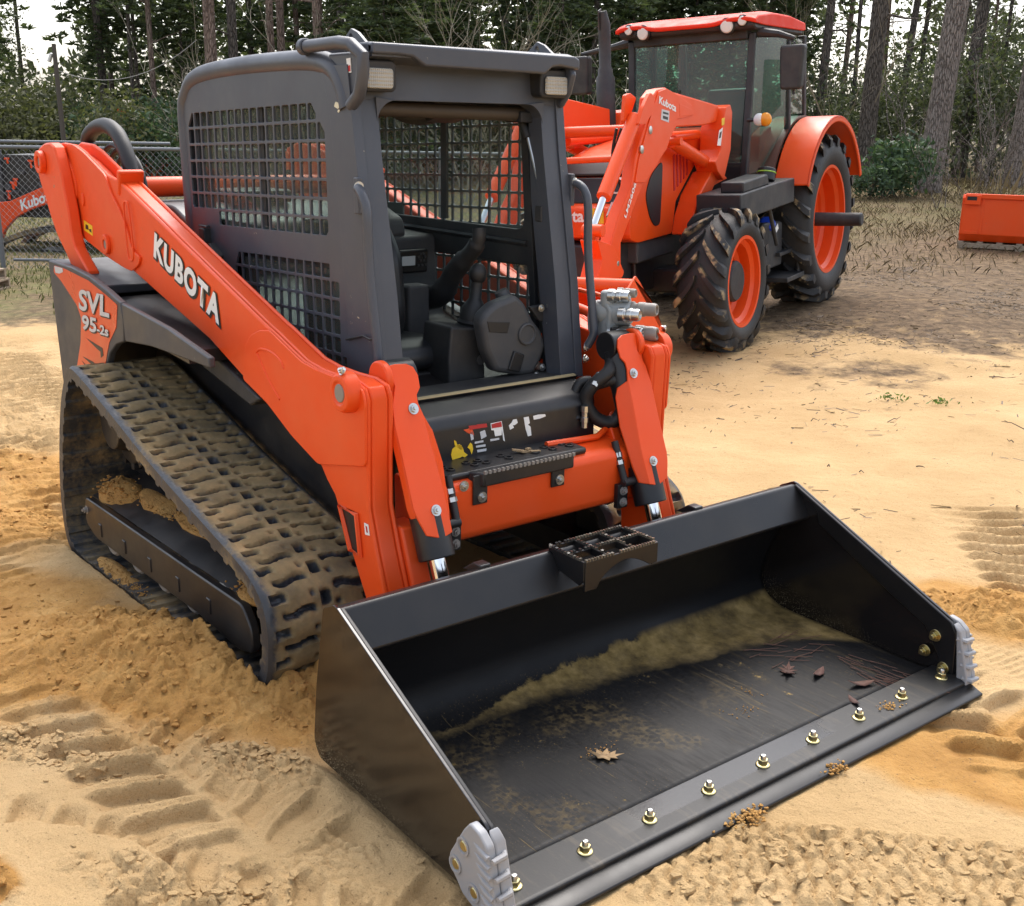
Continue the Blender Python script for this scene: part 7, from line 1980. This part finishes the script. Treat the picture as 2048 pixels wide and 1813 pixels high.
# --- bare shrubs
for u, d, H, n_, lab in ((930, 27, 5.2, 4, 'bare pale branching shrub rising above the middle of the cab roof'), (1080, 28, 5.0, 4, 'bare pale branching shrub left of the tractor exhaust'), (1225, 29, 5.0, 3, 'bare pale twigs standing behind the tractor exhaust'), (500, 29, 4.6, 3, 'bare pale branching shrub behind the rear of the cab'),
                         (1905, 26, 2.6, 5, 'tangle of grey bare twigs right of the thickest pine'), (1950, 27, 2.8, 5, 'tangle of grey bare twigs beside the far right pine'), (1858, 25, 2.2, 3, 'thin bare saplings in front of the thickest pine'), (1985, 25, 2.0, 4, 'low bare twigs behind the spare orange bucket'), (130, 44, 7, 3, 'bare branching sapling in the sky gap at far left'), (1010, 29, 5.4, 4, 'bare pale twigs behind the middle right of the cab roof'), (1140, 30, 5.4, 3, 'bare pale twigs just left of the tractor mirror'), (860, 30, 5.6, 3, 'bare pale twigs left of the middle of the cab roof'), (620, 31, 5.0, 3, 'thin bare twigs between the reddish trunks behind the cab'), (390, 33, 5.0, 3, 'thin bare twigs left of the cab roof'), (1655, 33, 6.5, 4, 'bare brown branches against the white sky right of the tractor cab'), (1780, 33, 6, 4, 'bare brown branches left of the thickest leaning pine'), (1930, 30, 5.5, 4, 'bare brown branches between the two leaning pines at right')):
    s = (u - 1024) / 2264 * d; x, y = wood(s, d); tseed[0] += 1
    g = twig_mesh(tseed[0] + 7, n_, H, .45, .022 if H > 4 else .013)
    o = g.build('bare_shrub', TW if u < 1700 else BK[0])
    o.location = (x, y, ground_z(x, y)); tag(o, lab, 'shrub')
# --- the far woods, one mass of foliage behind everything
rs = np.random.RandomState(8)
n_ = 150000
ss = rs.uniform(-52, 52, n_); dd_ = rs.uniform(48, 66, n_); zz = rs.rand(n_) ** .8 * 15
cl = fbm(ss + dd_ * .7, zz * 1.3, .28, 4, .6, 50)
dens = np.clip(.80 + .9 * cl, 0, 1)
uu = 1024 + ss / dd_ * 2264
dens = np.where((uu > 50) & (uu < 190) & (zz > 3.3 + 1.0 * np.abs(uu - 115) / 60), dens * .02, dens)
dens = np.where((uu <= 55) & (zz > 6.0), dens * .25, dens)
dens = np.where(uu > 1570, dens * np.where(zz > 2.2, np.where(uu > 1770, .55, .24), .8), dens)
k = rs.rand(n_) < dens
px_, py_ = C0.x + FH.x * dd_[k] + RH.x * ss[k], C0.y + FH.y * dd_[k] + RH.y * ss[k]
P = np.stack([px_, py_, zz[k] + .5], 1)
V, F = leaves(P, .22, rs, .5)
tag(put('far_woods', fastmesh('far_woods', V, F, LM['far'], {'tone': tone(len(P), rs, np.clip(.5 + cl[k], 0, 1))}, False)), kind='stuff')
# --- forest floor, dry grass, needles, sticks
def blades(P, H, w, rs, lean=.5):
    n = len(P); a = rs.rand(n) * 6.283; h = H * rs.uniform(.5, 1.3, n); l = rs.rand(n) * lean * h
    d = np.stack([np.cos(a), np.sin(a), 0 * a], 1); p = np.stack([-np.sin(a), np.cos(a), 0 * a], 1)
    top = P + d * l[:, None]; top[:, 2] += h
    mid = P + d * (l * .35)[:, None]; mid[:, 2] += h * .6
    w = w * rs.uniform(.6, 1.4, n)[:, None]
    V = np.stack([P - p * w, P + p * w, mid + p * w * .7, top, mid - p * w * .7], 1).reshape(-1, 3)
    F = np.arange(5 * n).reshape(n, 5)
    return V, F
straw = leaf_mat('dry_grass', (.06, .042, .024), (.34, .25, .14), .25)
def area_pts(n, smin, smax, dmin, dmax, rs, dens=None):
    s = rs.uniform(smin, smax, n); d = rs.uniform(dmin, dmax, n)
    x = C0.x + FH.x * d + RH.x * s; y = C0.y + FH.y * d + RH.y * s
    k = rs.rand(n) < np.clip(dens(x, y, s, d), 0, 1) if dens else np.ones(n, bool)
    x, y = x[k], y[k]
    return np.stack([x, y, hv(x, y)], 1)
rs = np.random.RandomState(31)
P = area_pts(46000, 2, 16, 13.5, 34, rs, lambda x, y, s, d: .75 * sst(15.5, 20, d + 1.5 * fbm(x, y, .5, 3, .6, 55)) * (.35 + 1.3 * np.clip(fbm(x, y, .8, 4, .6, 56) + .3, 0, 1)))
V, F = blades(P, .10, .004, rs, 1.3)
tag(put('dry_grass', fastmesh('dry_grass', V, F, straw, {'tone': np.repeat(np.clip(rs.normal(.28, .25, len(P)), 0, 1), 5)}, False)), kind='stuff')
P = area_pts(420, 9.5, 14.5, 21.5, 26, rs, lambda x, y, s, d: .9 * (fbm(x, y, .9, 2, .5, 57) > .0))
V, F = blades(P, .85, .007, rs, .45)
tag(put('tall_straw', fastmesh('tall_straw', V, F, straw, {'tone': np.repeat(np.clip(rs.normal(.75, .2, len(P)), 0, 1), 5)}, False)), kind='stuff')
gm = leaf_mat('short_grass', (.05, .06, .018), (.22, .22, .09), .3)
P = area_pts(16000, -11, -3.5, 11.5, 24, rs, lambda x, y, s, d: .8 * sst(11.6, 14, d + 1.2 * fbm(x, y, .7, 3, .6, 58)))
V, F = blades(P, .06, .006, rs, 1.0)
tag(put('short_grass', fastmesh('short_grass', V, F, gm, {'tone': np.repeat(np.clip(rs.normal(.4, .3, len(P)), 0, 1), 5)}, False)), kind='stuff')
# twigs, pine straw and leaf scraps scattered over the sand
lit_m = leaf_mat('litter_scraps', (.045, .03, .02), (.28, .2, .13), .1)
def litter_density(x, y, s, d):
    a = .10 + .9 * sst(6.6, 11.5, d - .25 * s + 1.6 * fbm(x, y, .5, 3, .6, 61))
    return a * np.clip(.10 + 2.2 * np.clip(fbm(x, y, 1.0, 4, .65, 62), 0, 1), 0, 1)
P = area_pts(90000, .2, 10, 4.6, 18, rs, litter_density); n_ = len(P)
a = rs.rand(n_) * 6.283; L = .008 + .045 * rs.rand(n_) ** 3.5; P[:, 2] += .004
d3 = np.stack([np.cos(a) * L, np.sin(a) * L, rs.normal(0, .12, n_) * L + .003], 1); p3 = np.stack([-np.sin(a), np.cos(a), rs.normal(0, .3, n_)], 1) * (.0015 + .0045 * rs.rand(n_) ** 3)[:, None]
V = np.stack([P - d3 - p3, P + d3 - p3, P + d3 + p3 + np.array((0, 0, .003)), P - d3 + p3 + np.array((0, 0, .003))], 1).reshape(-1, 3)
tag(put('leaf_litter', fastmesh('leaf_litter', V, np.arange(4 * n_).reshape(-1, 4), lit_m, {'tone': np.repeat(np.clip(rs.normal(.3, .25, n_), 0, 1), 4)}, False)), kind='stuff')
g = G(); rr = random.Random(9)
for k in range(70):
    s_, d = rr.uniform(.8, 7.5), rr.uniform(5.6, 15); x, y = wood(s_, d); z = ground_z(x, y); a = rr.uniform(0, 6.28); L = .04 + .22 * rr.random() ** 2
    pts = [(x, y, z + .006)]
    for j in range(3):
        a += rr.uniform(-.5, .5); x += cos(a) * L / 3; y += sin(a) * L / 3; pts.append((x, y, z + .006 + rr.uniform(0, .02)))
    g.tube(pts, [.004, .0035, .003, .0015], 4)
tag(g.build('twigs', mat('twig_wood', (.10, .07, .05), .9)), kind='stuff')
# a few green weeds
for k, (s_, d, lab) in enumerate(((4.05, 8.35, 'small green weed sprouting from the sand right of the front tractor tyre'), (4.35, 8.15, 'small green weed just right of the other sprout in the litter'), (5.2, 7.4, 'tiny green weed at the right edge of the sand'))):
    x, y = wood(s_ - 1.2, d); rs2 = np.random.RandomState(200 + k)
    P = np.stack([x + rs2.normal(0, .05, 40), y + rs2.normal(0, .05, 40), ground_z(x, y) + .02 + np.abs(rs2.normal(0, .02, 40))], 1)
    V, F = leaves(P - np.array((x, y, ground_z(x, y))), .018, rs2, .4)
    o = put('weed', fastmesh('weed', V, F, leaf_mat('weed_leaf', (.06, .10, .02), (.16, .24, .07)) if k == 0 else bpy.data.materials['weed_leaf'], {'tone': np.repeat(rs2.rand(40), 4)}, False))
    o.location = (x, y, ground_z(x, y)); tag(o, lab, 'weed')
